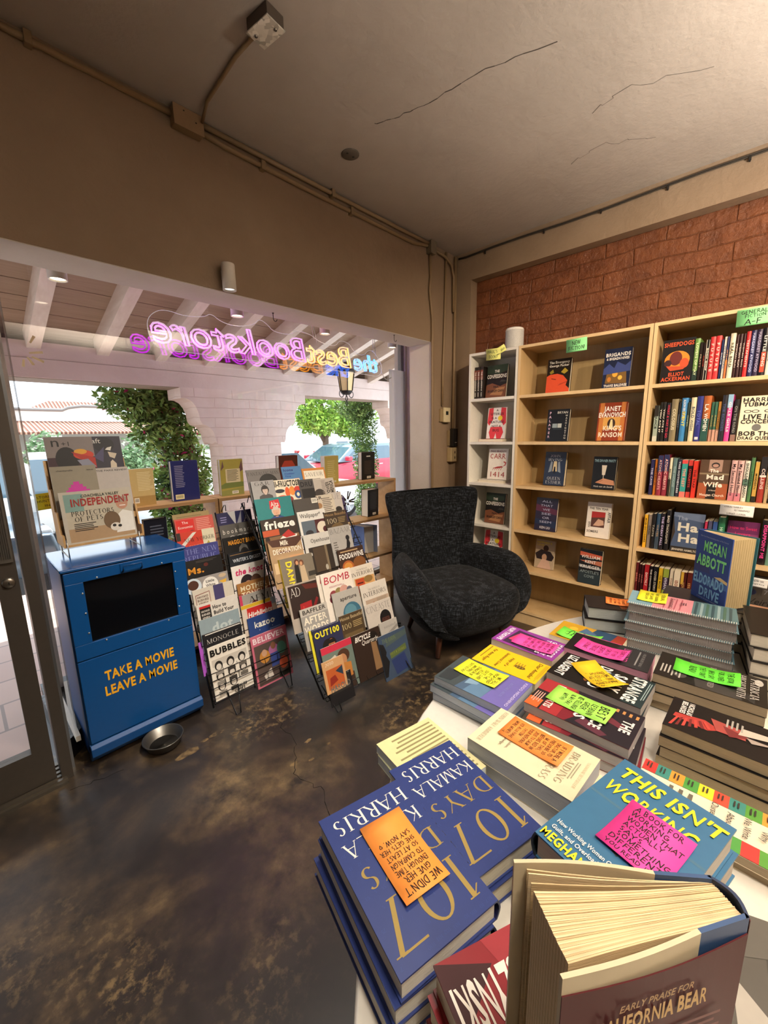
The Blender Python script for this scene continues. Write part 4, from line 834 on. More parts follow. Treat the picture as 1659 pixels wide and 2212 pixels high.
# ------------------------------------------------------------------ books: builder
def art(mb, items, w, h, z0, dz=.00012):
    k = 0
    for it in items:
        c = it[0]; z = z0 + dz*(k+1)
        if c == 'R': _, x0, y0, x1, y1, m = it; mb.poly([(x0*w, y0*h, z), (x1*w, y0*h, z), (x1*w, y1*h, z), (x0*w, y1*h, z)], M(m))
        elif c == 'E': _, cx, cy, rx, ry, m = it[:6]; mb.poly([(w*(cx+rx*math.cos(2*math.pi*i/22)), h*cy+w*ry*math.sin(2*math.pi*i/22), z) for i in range(22)], M(m))
        elif c == 'P': mb.poly([(x*w, y*h, z) for x, y in it[2]], M(it[1]))
        elif c == 'H':                                 # printed head and shoulders: cx, y of shoulders, size, skin, hair, clothes
            _, cx, y, s, sk, ha, cl = it; W = w*s
            def E(a, b_, rx, ry, m, dz_): mb.poly([(cx*w+W*(a+rx*math.cos(2*math.pi*i/18)), y*h+W*(b_+ry*math.sin(2*math.pi*i/18)), z+dz_) for i in range(18)], M(m))
            E(0, .62, .27, .31, ha, 0); mb.poly([(cx*w+W*a, y*h+W*b_, z+.0001) for a, b_ in ((-.5, 0), (.5, 0), (.46, .2), (.2, .32), (-.2, .32), (-.46, .2))], M(cl)); mb.poly([(cx*w+W*a, y*h+W*b_, z+.00015) for a, b_ in ((-.08, .28), (.08, .28), (.08, .42), (-.08, .42))], M(sk)); E(0, .57, .19, .25, sk, .0002)
            mb.poly([(cx*w+W*a, y*h+W*b_, z+.00025) for a, b_ in ((-.19, .66), (.19, .66), (.14, .84), (-.14, .84))], M(ha)); E(-.07, .6, .025, .015, ha, .00025); E(.07, .6, .025, .015, ha, .00025); E(0, .47, .05, .012, 'a05a50', .00025)
        elif c == 'L':                                 # block of small text lines: x0 y0 x1 y1 n colour
            _, x0, y0, x1, y1, n_, m = it; rr = random.Random(int(x0*97+y0*31+n_))
            for i in range(n_):
                yy = y1+(y0-y1)*(i+.5)/n_; e = x1-(x1-x0)*rr.uniform(0, .25); hh = abs(y1-y0)/n_*.42
                mb.poly([(x0*w, (yy-hh/2)*h, z), (e*w, (yy-hh/2)*h, z), (e*w, (yy+hh/2)*h, z), (x0*w, (yy+hh/2)*h, z)], M(m))
        k += 1
def letters(mb, items, w, h, z0):
    for it in items:
        z = z0 if it[0] == 'T' and it[4] < .02 else z0 + .00015
        if it[0] == 'T':
            s, x, y, cap, m = it[1:6]; st = it[6] if len(it) > 6 else 'b'; wd = it[7] if len(it) > 7 else None; rot = it[8] if len(it) > 8 else 0
            text(mb, s, x*w, y*h, cap*h, M(m), st, (wd*(w if rot in (0, 180) else h) if wd else None), rot, z=z, shear=it[9] if len(it) > 9 else 0)
_BC = {}
def book(mat, w, h, th, cov, label, a=(), spine=None, sp=(), back=(), hard=True, page='e6dcc4', group=None, name='book', cat='book', bcov=None, flap=0, sh=.0):
    """local: x from spine to fore-edge, y bottom to top, z back to front"""
    t = thing(name, label, cat, mat=mat, group=group); C = M(cov, .35); S = M(spine, .35) if spine else C; B = M(bcov, .35) if bcov else C
    c = .0026 if hard else .0006; o = .003 if hard else .0
    mb = MB()
    mb.box((.0, 0, 0), (w, h, c), B); mb.box((0, 0, th-c), (w, h, th), C)
    n_ = 6 if hard else 1; bul = min(.006, th*.18) if hard else 0
    P = [(-bul*math.sin(math.pi*i/n_), th*i/n_) for i in range(n_+1)]
    ins = [(p[0]+c+.0004, min(max(p[1], c), th-c)) for p in P]
    V = [(x, y, z) for y in (0, h) for x, z in P] + [(x, y, z) for y in (0, h) for x, z in ins]; q = n_+1
    F = [(i, q+i, q+i+1, i+1) for i in range(n_)] + [(2*q+i+1, 3*q+i+1, 3*q+i, 2*q+i) for i in range(n_)] + [(i+1, 2*q+i+1, 2*q+i, i) for i in range(n_)] + [(q+i, 3*q+i, 3*q+i+1, q+i+1) for i in range(n_)]
    mb.add(V, F, S)
    art(mb, [i for i in a if i[0] != 'T'], w, h, th)
    Mb = Matrix(((-1, 0, 0, w), (0, 1, 0, 0), (0, 0, -1, 0), (0, 0, 0, 1))); Ms = Matrix(((0, 0, -1, -bul-.0002), (-1, 0, 0, h), (0, 1, 0, 0), (0, 0, 0, 1)))
    mb.m = Mb; art(mb, [i for i in back if i[0] != 'T'], w, h, 0); mb.m = Ms; art(mb, [i for i in sp if i[0] != 'T'], h, th, 0); mb.m = I4
    co = mb.build('cover', t)
    mb = MB(); mb.box((c+.001, o, c), (w-o-(.0 if hard else .0006), h-o, th-c), paper(page)); mb.build('page_block', t)
    for nm, it, m_, W_, H_, z in (('front_lettering', a, I4, w, h, th), ('back_lettering', back, Mb, w, h, 0), ('spine_lettering', sp, Ms, h, th, 0)):
        T_ = [i for i in it if i[0] == 'T']
        if T_: mb = MB(); mb.m = m_; letters(mb, T_, W_, H_, z+.00012*(len(it)-len(T_)+2)); mb.build(nm, co)
    return t

# ------------------------------------------------------------------ books standing face out on the shelves
def face(y, z, w, h, th, cov, label, a, lean=7, x=2.895, hard=True, yaw=0, **k):
    c, s = math.cos(R(yaw)), math.sin(R(yaw))
    book(XF((x+th, y, z+.0005), (s, -c, 0), (math.sin(R(lean)), 0, math.cos(R(lean)))), w, h, th, cov, label, a, hard=hard, **k)
CONF = [('P', '7a4a30', [(0, 0), (1, 0), (1, .42), (.7, .34), (.3, .45), (0, .4)]), ('P', 'a8774f', [(.2, .1), (.8, .06), (.95, .32), (.55, .3)]), ('P', '2a3a2a', [(0, .75), (.6, .72), (1, .8), (1, 1), (0, 1)]), ('R', .62, .40, .97, .47, '1c1a18'), ('P', '3c3a36', [(.66, .47), (.74, .54), (.93, .52), (.97, .47)]),
    ('T', 'THE', .5, .77, .075, 'e8e4da', 'x', .24), ('T', 'CONFESSIONS', .5, .60, .11, 'e8e4da', 'x', .96), ('T', 'PAUL', .5, .30, .06, '1a1412', 'x', .26), ('T', 'BRADLEY CARR', .5, .17, .07, '1a1412', 'x', .8)]
CONS = [('R', .1, 0, .4, 1, '7a3a28'), ('T', 'THE CONFESSIONS', .45, .28, .42, 'e8e4da', 'x', .6), ('T', 'CARR', .86, .28, .36, 'e8e4da', 'x', .14)]
UTER = [('P', 'e03a44', [(0, .52), (.12, .42), (.3, .62), (.28, 1), (.05, .98)]), ('P', 'e03a44', [(1, .5), (.88, .42), (.68, .62), (.7, 1), (.95, .98)]), ('P', 'e03a44', [(.2, .38), (.8, .38), (.9, .2), (.78, 0), (.56, 0), (.5, .18), (.42, 0), (.22, 0), (.12, .2)]), ('E', .68, .66, .12, .12, 'f2d22e'),
    ('T', 'A', .5, .88, .07, '1c1a1a', 'b'), ('T', 'UTERUS', .5, .76, .075, '1c1a1a', 'b', .7), ('T', 'IS A', .36, .63, .07, '1c1a1a', 'b', .28), ('T', 'FEATURE', .5, .50, .075, '1c1a1a', 'b', .8), ('T', 'NOT A', .5, .37, .07, '1c1a1a', 'b', .5), ('T', 'BUG', .5, .23, .08, '1c1a1a', 'b', .36)]
CARR = [('P', 'b0342c', [(.25, .36), (.5, .42), (.72, .44), (.8, .40), (.5, .36)]), ('P', 'b0342c', [(.72, .42), (.9, .46), (.94, .56), (.82, .6), (.78, .57), (.88, .54), (.86, .48)])] + [('P', 'b0342c', [(.3+.1*i, .38), (.26+.1*i, .30), (.28+.1*i, .30), (.33+.1*i, .38)]) for i in range(5)] + \
    [('T', 'PAUL BRADLEY', .5, .89, .055, '8a2a24', 'hand', .8), ('T', 'CARR', .5, .68, .15, 'a8322a', 'hand', .82), ('T', '1414', .5, .08, .17, 'a8322a', 'n', .82)]
for i, y in enumerate((1.752, 1.727, 1.700)):
    book(XF((2.875, y, 1.6905), (1, 0, 0), (0, 0, 1)), .15, .235, .022, '241a16', ('black-spined', 'second black-spined', 'third black-spined')[i] + ' hardcover beside the displayed copy on the top white shelf' , [], sp=CONS, group='upright copies on the top white shelf')
face(1.668, 1.69, .165, .24, .022, '1c1714', 'dark hardcover with white block title displayed on the top white shelf', CONF)
face(1.652, 1.367+.021, .155, .232, .014, 'f0ebe6', 'white paperback with red figure displayed on the second white shelf', UTER, hard=False)
book(XF((2.868, 1.70, 1.3675), (0, -1, 0), (1, 0, 0)), .20, .14, .019, 'c8402c', 'orange-red paperback lying under the white paperback with the red figure', sp=[], back=[], hard=False) 
mb = MB(); mb.m = XF((2.8675, 1.695, 1.3715), (0, -1, 0), (0, 0, 1)); text(mb, 'A UTERUS IS A FEATURE, NOT A BUG', .092, .0, .008, M('f0c0a0'), 'b', .16); bk = [o for o in bpy.data.objects if o.name.startswith('cover')][-1]; o = mb.build('spine_lettering'); o.parent = bk; o.matrix_parent_inverse = XF((2.868, 1.70, 1.3675), (0, -1, 0), (1, 0, 0)).inverted()
face(1.635, 1.051+.024, .162, .235, .024, 'f0e9dc', 'cream hardcover with red scorpion drawing on the third white shelf', CARR)
book(XF((2.868, 1.70, 1.0515), (0, -1, 0), (1, 0, 0)), .22, .15, .023, 'ece6da', 'cream hardcover lying under the scorpion book on the third white shelf', hard=True)
mb = MB(); mb.m = XF((2.8672, 1.695, 1.0575), (0, -1, 0), (0, 0, 1)); text(mb, 'CARR  1414 BRADLEY CARR', .1, .0, .010, M('5a4a44'), 'hand', .17); bk = [o for o in bpy.data.objects if o.name.startswith('cover')][-1]; o = mb.build('spine_lettering'); o.parent = bk; o.matrix_parent_inverse = XF((2.868, 1.70, 1.0515), (0, -1, 0), (1, 0, 0)).inverted()
face(1.65, .724, .165, .24, .024, '1c1714', 'dark hardcover with white block title displayed on the fourth white shelf', CONF, x=2.90)
face(1.665, .422, .165, .235, .014, 'f0ebe6', 'white paperback with red figure half hidden by the armchair arm', UTER, hard=False, x=2.92)
face(1.205, 1.69, .155, .222, .026, '20180f', 'dark jacketed book with an orange sleeping face', [('P', 'd8502a', [(0, 0), (1, 0), (1, .1), (.85, .2), (.9, .34), (.7, .5), (.45, .56), (.15, .55), (0, .5)]), ('P', 'b03a1c', [(.5, .2), (.85, .28), (.9, .32), (.6, .26)]), ('P', '7a2a14', [(.2, .42), (.4, .38), (.42, .4), (.22, .44)]), ('P', 'a8902a', [(.6, .6), (.75, .72), (.9, .62), (.75, .54)]), ('P', '8a7a22', [(.1, .62), (.25, .7), (.3, .6), (.16, .56)]), ('T', 'The Emergency', .5, .87, .07, 'e8e4d8', 'b', .86), ('T', 'George Packer', .5, .77, .065, 'e8e4d8', 'b', .84)])
face(.848, 1.69, .150, .238, .030, '1e2744', 'navy fantasy hardcover with a lamplit crowd and white title', [('P', '7a5a2a', [(.1, .12), (.9, .1), (.85, .45), (.5, .5), (.15, .42)]), ('E', .45, .35, .1, .12, 'e8a83c'), ('E', .65, .25, .08, .09, 'f0c050'), ('E', .25, .22, .07, .1, 'c07a30'), ('P', '3a4a86', [(0, .5), (.2, .62), (.4, .5), (.5, .66), (.8, .55), (1, .66), (1, .4), (0, .35)]), ('T', 'BRIGANDS', .5, .80, .085, 'f0ece4', 'x', .92), ('T', '& BREADKNIVES', .5, .71, .06, 'f0ece4', 'x', .84), ('T', 'TRAVIS BALDREE', .5, .03, .06, 'f0ece4', 'x', .86)], page='d8d0b8')
face(1.187, 1.367, .148, .215, .024, '12161c', 'black hardcover with a lit window and sideways white letters', [('R', .26, .42, .48, .55, '8fa0a8'), ('R', .5, .42, .68, .55, 'b8c0bc'), ('R', .3, .36, .7, .41, '27323a'), ('T', 'PALAVER'[0], .13, .85, .075, 'd8b8d0', 'x')] + [('T', ch_, .13, .85-.125*i, .075, 'd8b8d0', 'x') for i, ch_ in enumerate('PALAVER') if i] + [('T', 'BRYAN', .68, .86, .07, 'd8d8d0', 'b', .48)] + [('T', ch_, .87, .77-.078*i, .05, 'd8d8d0', 'b') for i, ch_ in enumerate('WASHINGTON')])
face(.860, 1.367, .162, .238, .030, '8f3a20', 'red and gold thriller hardcover with big white capitals', [('P', 'c87a3a', [(.05, .0), (.2, .0), (.2, 1), (.05, 1)]), ('P', 'c87a3a', [(.8, 0), (.95, 0), (.95, 1), (.8, 1)]), ('R', .2, .3, .8, .62, 'd8a050'), ('E', .5, .45, .14, .2, '3a2418'), ('P', 'e8d8a0', [(.42, .3), (.58, .3), (.53, .56), (.47, .56)]), ('T', 'JANET', .5, .78, .12, 'f4f0e8', 'x', .58), ('T', 'EVANOVICH', .5, .62, .12, 'f4f0e8', 'x', .96), ('T', "KING'S", .55, .27, .12, 'f0e8d8', 'x', .66), ('T', 'RANSOM', .5, .10, .12, 'f0e8d8', 'x', .86)])
face(1.208, 1.051, .145, .238, .038, '1c2b46', 'navy hardcover with two figures in a bright doorway', [('P', 'd8c8a0', [(.4, .42), (.62, .42), (.58, .72), (.44, .72)]), ('P', '8a98a8', [(.2, .38), (.36, .42), (.38, .7), (.3, .72)]), ('P', '8a98a8', [(.8, .38), (.66, .42), (.64, .7), (.72, .72)]), ('P', '10182a', [(.44, .36), (.56, .36), (.53, .56), (.47, .56)]), ('T', 'JOHN', .5, .84, .075, 'c8ccd0', 'serif', .5), ('T', 'IRVING', .5, .73, .075, 'c8ccd0', 'serif', .68), ('T', 'QUEEN', .5, .17, .085, 'c8ccd0', 'serif', .66), ('T', 'ESTHER', .5, .05, .085, 'c8ccd0', 'serif', .76)], x=2.945, page='efe2bc')
face(.876, 1.051, .138, .213, .03, '15181c', 'black hardcover with a hand raising a champagne glass', [('P', 'd8cfc0', [(.42, .44), (.55, .44), (.6, .74), (.38, .74)]), ('R', .47, .3, .5, .44, 'c8c0b4'), ('P', 'c08a6a', [(.15, .2), (.5, .34), (.95, .28), (1, .14), (.5, .16)]), ('P', 'a87252', [(.2, .2), (.45, .3), (.5, .28), (.26, .18)]), ('T', 'THE DINNER PARTY', .5, .84, .075, '8fb0bc', 'x', .92), ('T', 'Viola van de Sandt', .5, .06, .05, 'e0dcd4', 'n', .84, 0, .3)], x=2.93)
face(1.238, .724, .155, .238, .028, '241c36', 'dark violet hardcover with widely spaced pale capitals', [('P', '5a2a44', [(0, .6), (1, .5), (1, .66), (0, .8)]), ('P', '1a2a4a', [(0, .2), (1, .1), (1, .3), (0, .36)])] + [('T', s_, .5, .86-.125*i, .065, 'b8bcd8', 'n', .12*len(s_)+.1) for i, s_ in enumerate(('ALL', 'THAT', 'WE', 'SEE', 'OR', 'SEEM'))] + [('T', 'KEN LIU', .5, .06, .07, 'd8d8e0', 'b', .5)], x=2.90)
face(.888, .724, .145, .236, .03, 'ece6de', 'cream hardcover with a picture of folded hands', [('R', .2, .3, .78, .74, '5a3a34'), ('P', 'b03030', [(.2, .56), (.78, .6), (.78, .74), (.2, .74)]), ('P', 'd0a890', [(.3, .34), (.5, .54), (.72, .5), (.76, .38), (.55, .34)]), ('T', 'THE TEN YEAR', .48, .80, .06, '2a2422', 'b', .8), ('T', 'AFFAIR', .88, .6, .075, '2a2422', 'b', .3, -90), ('T', 'ERIN', .1, .36, .05, '2a2422', 'b', .16, -90), ('T', 'SOMERS', .3, .14, .065, '2a2422', 'b', .5)], x=2.915, page='e2d6b4')
face(1.245, .422, .142, .215, .02, 'b8a890', 'pale hardcover with a seated woman and yellow letters behind the chair arm', [('P', '2a2024', [(.0, .5), (.3, .66), (.8, .62), (1, .45), (.9, .3), (.1, .32)]), ('E', .5, .4, .13, .18, 'c09a80'), ('P', 'd0b0a0', [(.15, 0), (.9, 0), (.75, .3), (.4, .34)]), ('E', .55, .72, .14, .16, '4a3024'), ('T', 'HAPPINESS &', .45, .88, .06, 'e8d83a', 'b', .8), ('T', 'LOVE', .25, .79, .06, 'e8d83a', 'b', .4)], x=2.95)
face(.888, .422, .138, .232, .034, '181a1e', 'dark hardcover with a red sunset sky and white capitals', [('P', 'c05a40', [(0, .8), (1, .74), (1, .86), (0, .92)]), ('P', 'b06a50', [(0, .66), (1, .7), (1, .56), (.4, .6)]), ('P', '8a929a', [(0, .54), (.6, .5), (1, .5), (1, .44), (0, .46)]), ('P', '27343a', [(0, 0), (1, 0), (1, .3), (0, .36)]), ('T', 'WILLIAM', .5, .74, .085, 'e0ddd8', 'b', .86), ('T', 'KENT', .5, .6, .085, 'e0ddd8', 'b', .5), ('T', 'KRUEGER', .5, .45, .085, 'e0ddd8', 'b', .9), ('T', "APOSTLE'S", .5, .31, .075, '8a9a9a', 'b', .86), ('T', 'COVE', .5, .18, .075, '8a9a9a', 'b', .46)], x=2.83, lean=6, page='e2d6b4')

# ------------------------------------------------------------------ upright spines, right bookcase
ORD = ['first', 'second', 'third', 'fourth', 'fifth', 'sixth', 'seventh', 'eighth', 'ninth', 'tenth', 'eleventh', 'twelfth', 'thirteenth', 'fourteenth', 'fifteenth', 'sixteenth', 'seventeenth', 'eighteenth', 'nineteenth', 'twentieth', 'twenty-first', 'twenty-second', 'twenty-third', 'twenty-fourth', 'twenty-fifth']
SHN = ['top', 'second', 'third', 'fourth', 'fifth']
def row(si, specs):
    z = SHZ[si]; n = 0
    for s in specs:
        if s[0] == 'F': n += 1; s[1](z); continue
        y0, y1, h, c, cn, tx, tc = s[:7]; n += 1; th = max(.008, y0-y1-.0012); ex = s[7] if len(s) > 7 else []
        k = 'x' if n % 3 else 'b'
        sp = list(ex) + ([('T', tx, .48, .27, .46, tc, k, min(.86, .05*len(tx)+.1))] if tx else [])
        book(XF((2.862+.012*((n*7) % 5)/5, y0, z+.0005), (1, 0, 0), (0, 0, 1)), .14+.012*(n % 3), h, th, c, f'{cn} spine, {ORD[n-1]} from left on {SHN[si]} shelf of packed bookcase', sp=sp, hard=h > .212, group=f'upright books on the {SHN[si]} shelf')
def fo(y, w, h, th, c, lab, a, x=2.87, lean=4): return ('F', lambda z: face(y, z, w, h, th, c, lab, a, lean=lean, x=x))
row(0, [fo(.534, .146, .236, .02, '1d1c1f', 'black face-out hardcover with a fiery round picture and orange title', [('E', .48, .52, .40, .34, 'e08a2a'), ('E', .44, .56, .2, .26, '6a2420'), ('E', .72, .44, .14, .18, 'd0502a'), ('E', .2, .46, .12, .13, '3a1a20'), ('P', 'c04a28', [(.15, .4), (.8, .36), (.7, .3), (.3, .28)]), ('T', 'SHEEPDOGS', .5, .84, .09, 'd8542e', 'x', .94), ('T', 'ELLIOT', .5, .16, .08, 'd8542e', 'x', .5), ('T', 'ACKERMAN', .5, .05, .085, 'd8542e', 'x', .92)]),
 (.387, .364, .223, '6f9a4e', 'green', 'LOVERS OF MAY', 'd8e8b8', [('R', .75, 0, 1, 1, '16302a')]), (.363, .349, .20, '241a18', 'dark brown', 'PRATT', 'b09a80'), (.348, .337, .195, '2a1a1a', 'dark maroon', 'CAMP', 'c04030'), (.336, .322, .208, '15161a', 'white-framed black', 'BOOK SHOP', 'e8e0d0', [('R', 0, 0, 1, .12, 'efe6d8'), ('R', 0, .88, 1, 1, 'efe6d8')]),
 (.320, .298, .22, 'd0373a', 'bright red', 'F U T U R E', 'f4dcd0'), (.297, .274, .222, 'd0373a', 'bright red', 'F U T U R E', 'f4dcd0'), (.272, .263, .20, '26345e', 'slim navy', 'DUNE', 'd0d4e0'), (.262, .251, .212, 'e6dfd2', 'white', 'WILD DARK', '3a5a9a'), (.250, .241, .21, '3a3f6a', 'blue and orange', 'OTHER', 'f0a040', [('R', .55, 0, 1, 1, 'd0713a')]),
 (.239, .217, .224, 'ece2c6', 'cream', 'REAL BIRD', '4a463c', [('R', .38, 0, .39, 1, 'a07a3a')]), (.216, .203, .215, '3a1a1c', 'maroon', 'WOMAN RUN', 'd8c8c0'), (.202, .190, .215, '3a1a1c', 'maroon', 'WOMAN RUN', 'd8c8c0'), (.189, .177, .215, '3a1a1c', 'maroon', 'WOMAN RUN', 'd8c8c0'), (.176, .159, .222, 'c8282c', 'red', 'TESTAMENTS', 'f0d8d0'), (.158, .138, .224, '23285a', 'navy blue', 'MARGARET ATWOOD', 'b8c0e8'), (.137, .115, .226, '352a48', 'dusky purple', 'MARGARET ATWOOD', 'a8a0c0'), (.114, .091, .228, '17151a', 'black and red', 'LITTLE KING', 'f0ece4', [('R', .5, .1, .92, .9, 'b8442a')]), (.090, .070, .23, 'efe9e2', 'white', 'STORIES', '3a3a3a'), (.069, .045, .225, '7a2a2a', 'brick red', 'LIGHT', 'e8d8c8'), (.044, .02, .22, '2a3a4a', 'slate', 'HARBOR', 'd8d8d8'), (.019, -.01, .225, 'b0a080', 'tan', 'WINTER', '3a3020'), (-.011, -.04, .22, '3a2a2a', 'dark', 'ASHES', 'd8c8b8')])
row(1, [(.543, .520, .205, '9fb0a4', 'grey-green', 'JUICE', '20302c', [('R', 0, 0, .3, 1, '22201e'), ('R', .85, 0, 1, 1, 'c8ccc0')]), (.518, .503, .222, '15130f', 'black', 'YOU ATE IT', 'efe9dc'), (.502, .487, .222, '15130f', 'black', 'YOU ATE IT', 'efe9dc'), (.486, .463, .216, '17131a', 'black and crimson', 'WHAT A WAY TO GO', 'c83048'),
 (.461, .430, .235, '857a5c', 'olive grey', 'COLOSSUS', 'd8d0b0'), (.429, .418, .216, '1a1a1e', 'black', 'NIGHT', '6a7a8a'), (.416, .387, .238, '3d86c0', 'sky blue', 'SPENT', 'f4e04a', [('T', 'ALISON BECHDEL', .24, .27, .4, 'e8f0f4', 'b', .4)]), (.386, .376, .214, '2a3a30', 'dark green', 'OVER', 'b0c0a0'), (.373, .347, .238, 'e6dcb8', 'cream', 'BOLD WISH', '3a4a5a'), (.346, .319, .242, '2c3080', 'royal blue', 'TOTAL', '5a66b8', [('R', .9, .2, .96, .8, 'd8d8e0')]), (.318, .284, .242, 'b0602c', 'orange and teal', 'L.A. WOMEN', 'f4f0e4', [('R', .5, 0, 1, 1, '22504a')]), (.282, .268, .208, '3f6a58', 'sea green', 'ROSE', 'b8a060', [('R', .7, 0, 1, 1, 'c89a88')]), (.267, .254, .208, '3f6a58', 'sea green', 'ROSE', 'b8a060', [('R', .7, 0, 1, 1, 'c89a88')]), (.253, .240, .208, 'b8823e', 'ochre', 'GIOVANNI', '3a2a1a', [('R', .7, 0, 1, 1, 'c89a88')]), (.238, .217, .24, '26262e', 'charcoal', 'THE ECHOES', '4a5a8a'), (.216, .194, .242, 'e0489a', 'hot pink and blue', 'GIRLS GIRLS', 'f4e0ec', [('R', 0, 0, .28, 1, '8fb8d8')]), (.190, .168, .215, '1c1a1a', 'black', 'ON THE ROAD', '8a8a84', [('R', .84, 0, 1, 1, '8a6a60')]),
 fo(.163, .15, .228, .02, 'efe4ca', 'cream face-out book with heavy black capitals and chain drawing', [('E', .48, .30, .12, .12, '6a6a68'), ('E', .2, .66, .1, .05, '3a3632'), ('E', .2, .66, .07, .03, 'efe4ca'), ('E', .4, .66, .1, .05, '3a3632'), ('E', .4, .66, .07, .03, 'efe4ca'), ('E', .72, .66, .1, .05, '3a3632'), ('E', .72, .66, .07, .03, 'efe4ca'), ('T', 'HARRIET', .5, .87, .09, '17130f', 'x', .92), ('T', 'TUBMAN', .5, .77, .085, '17130f', 'x', .86), ('T', 'LIVE IN', .5, .49, .1, '17130f', 'x', .8), ('T', 'CONCERT', .5, .39, .085, '17130f', 'x', .9), ('T', 'BOB THE', .5, .12, .095, '17130f', 'x', .94), ('T', 'DRAG QUEEN', .5, .03, .07, '17130f', 'x', .96)])])
row(2, [(.534, .515, .21, '2a2a56', 'indigo', 'THE CAVE', 'c8c8e0'), (.513, .499, .212, 'd07a2c', 'orange', 'FIREBIRD', '5a2a1a'), (.497, .472, .235, '8f2c40', 'crimson and navy', 'ATOMIC HEARTS', 'e8b8b0', [('R', 0, 0, .4, 1, '2a2f5a')]), (.470, .443, .24, '8f2c40', 'crimson and navy', 'ATOMIC HEARTS', 'e8b8b0', [('R', 0, 0, .4, 1, '2a2f5a')]), (.440, .427, .222, 'e0d8bc', 'cream and black', 'BEWARE', '2a2622', [('R', .55, 0, 1, 1, '2a2820')]), (.425, .405, .222, '5f7a7c', 'grey teal', 'THE HOUSE', 'a8c0c0'), (.403, .384, .215, '2c2f42', 'slate blue', 'THIS MOTHERLESS', 'c8c8d0'), (.382, .354, .212, '3a9a94', 'turquoise', 'THE REST', 'e8a090', [('R', 0, 0, .1, 1, 'd84a4a'), ('R', .85, 0, 1, 1, 'e07a70')]), (.352, .331, .212, '2a1416', 'black and red', 'CHOUETTE', 'd84038', [('R', 0, 0, .15, 1, 'c83a34'), ('R', .85, 0, 1, 1, 'c83a34')]), (.329, .308, .208, 'd43a2e', 'scarlet', 'THE TRAP', '5a1414'),
 fo(.300, .128, .215, .02, '5a4638', 'brown face-out paperback with a woman in a kitchen and white title', [('R', 0, 0, 1, .4, 'a0522f'), ('R', .3, 0, .62, .38, '17120f'), ('R', .3, .7, .75, 1, 'a88878'), ('E', .52, .86, .14, .12, '2a2422'), ('E', .52, .85, .1, .07, 'b89080'), ('R', 0, .62, 1, .66, '8a7a60'), ('T', 'The', .5, .68, .08, 'f4ecdc', 'x', .3), ('T', 'Mad', .55, .5, .12, 'f4ecdc', 'x', .62), ('T', 'Wife', .5, .31, .12, 'f4ecdc', 'x', .66), ('T', 'A Novel', .5, .2, .04, 'e8d8c8', 'n', .24), ('T', 'Meagan Church', .5, .07, .06, 'f0d8c8', 'b', .84)]),
 (.166, .140, .215, 'dcb0ac', 'pale pink', 'My Second Home', '3a2a30', [('R', .8, 0, 1, 1, 'c87a8a')]), (.139, .114, .215, 'dcb0ac', 'pale pink', 'My Second Home', '3a2a30', [('R', .8, 0, 1, 1, 'c87a8a')]), (.112, .090, .215, 'e8e6d8', 'white and green', 'SHOULDER SEASON', '1e2a26', [('R', .45, 0, .6, 1, '5a7a6a')]), (.088, .073, .232, '4f7a4e', 'mid green', 'HOTEL', '2a3a28'), (.071, .053, .21, 'c8a050', 'mustard', 'MODERN', '3a2c18', [('R', .85, 0, 1, 1, '1c1a18')]), (.050, .024, .238, 'a03a30', 'black, red and white', 'COLLINS', 'e8d0c8', [('R', 0, 0, .4, 1, '1c1a1e'), ('R', .4, 0, .44, 1, 'e8e0d8')]), (.022, .008, .20, 'b09a78', 'tan', 'BARN', '3a3020'), (.006, -.02, .225, '2a2624', 'dark', 'SEA', 'd8d0c0')])
row(3, [(.538, .520, .205, 'e6b030', 'yellow', 'AND SO I ROAR', '2a2012'), (.518, .499, .206, '8a807a', 'grey', 'DEAL', '3a3430'), (.497, .478, .215, '17161a', 'black', 'TASTE', 'b8b0a0'), (.476, .455, .218, '2f4a66', 'dusk blue', 'WATER', 'a88a6a', [('R', .5, 0, 1, 1, '3a4a5a')]), (.453, .432, .222, '1a1720', 'black with purple letters', 'THE GREAT FALL', 'c8b8e0'), (.428, .405, .245, '16151a', 'tall black', 'BAD THOUGHTS', 'd8d0c0'),
 fo(.395, .145, .232, .022, '4a5a78', 'blue-grey face-out hardcover with rock face and pale letters', [('P', '3a3026', [(0, .2), (.1, .5), (0, .9)]), ('R', 0, 0, 1, .14, '2a2622'), ('P', '6a7a98', [(0, .9), (1, .8), (1, 1), (0, 1)]), ('T', 'The', .3, .82, .1, '8a98b0', 'x', .34), ('T', 'Ha', .5, .55, .2, 'd8d4c4', 'x', .7), ('T', 'Ha', .55, .27, .2, 'd8d4c4', 'x', .7), ('T', 'JENNIFER HAMILTON', .5, .04, .05, 'd0ccc0', 'b', .9)]),
 (.246, .233, .20, 'c03a5a', 'raspberry', '', 'fff'), (.231, .212, .205, '5a5a7a', 'dusty violet', 'TELL', 'c8c8d8'), (.210, .189, .205, '3a5a9a', 'cobalt', 'HONEY', 'd8d8a0'), (.187, .157, .232, '2f7a56', 'emerald', 'HOT DESK', 'b8e0c8'), fo(.148, .13, .215, .02, '6a2a5a', 'purple face-out book with a sunrise and pink title', [('R', 0, .4, 1, .7, '8a3a6a'), ('E', .72, .5, .12, .12, 'f0b030'), ('R', 0, 0, 1, .42, 'c8bca8'), ('T', 'How to Sweat', .5, .8, .08, 'e02a6a', 'n', .86), ('T', 'Lovers', .5, .66, .07, 'e02a6a', 'n', .5)]), (.010, -.02, .24, '1a1216', 'black with pink letters', 'DISAPPOINT ME', 'e8489a'), (-.021, -.05, .235, '6f9a88', 'sage', 'TENDER', '2a3a34')])
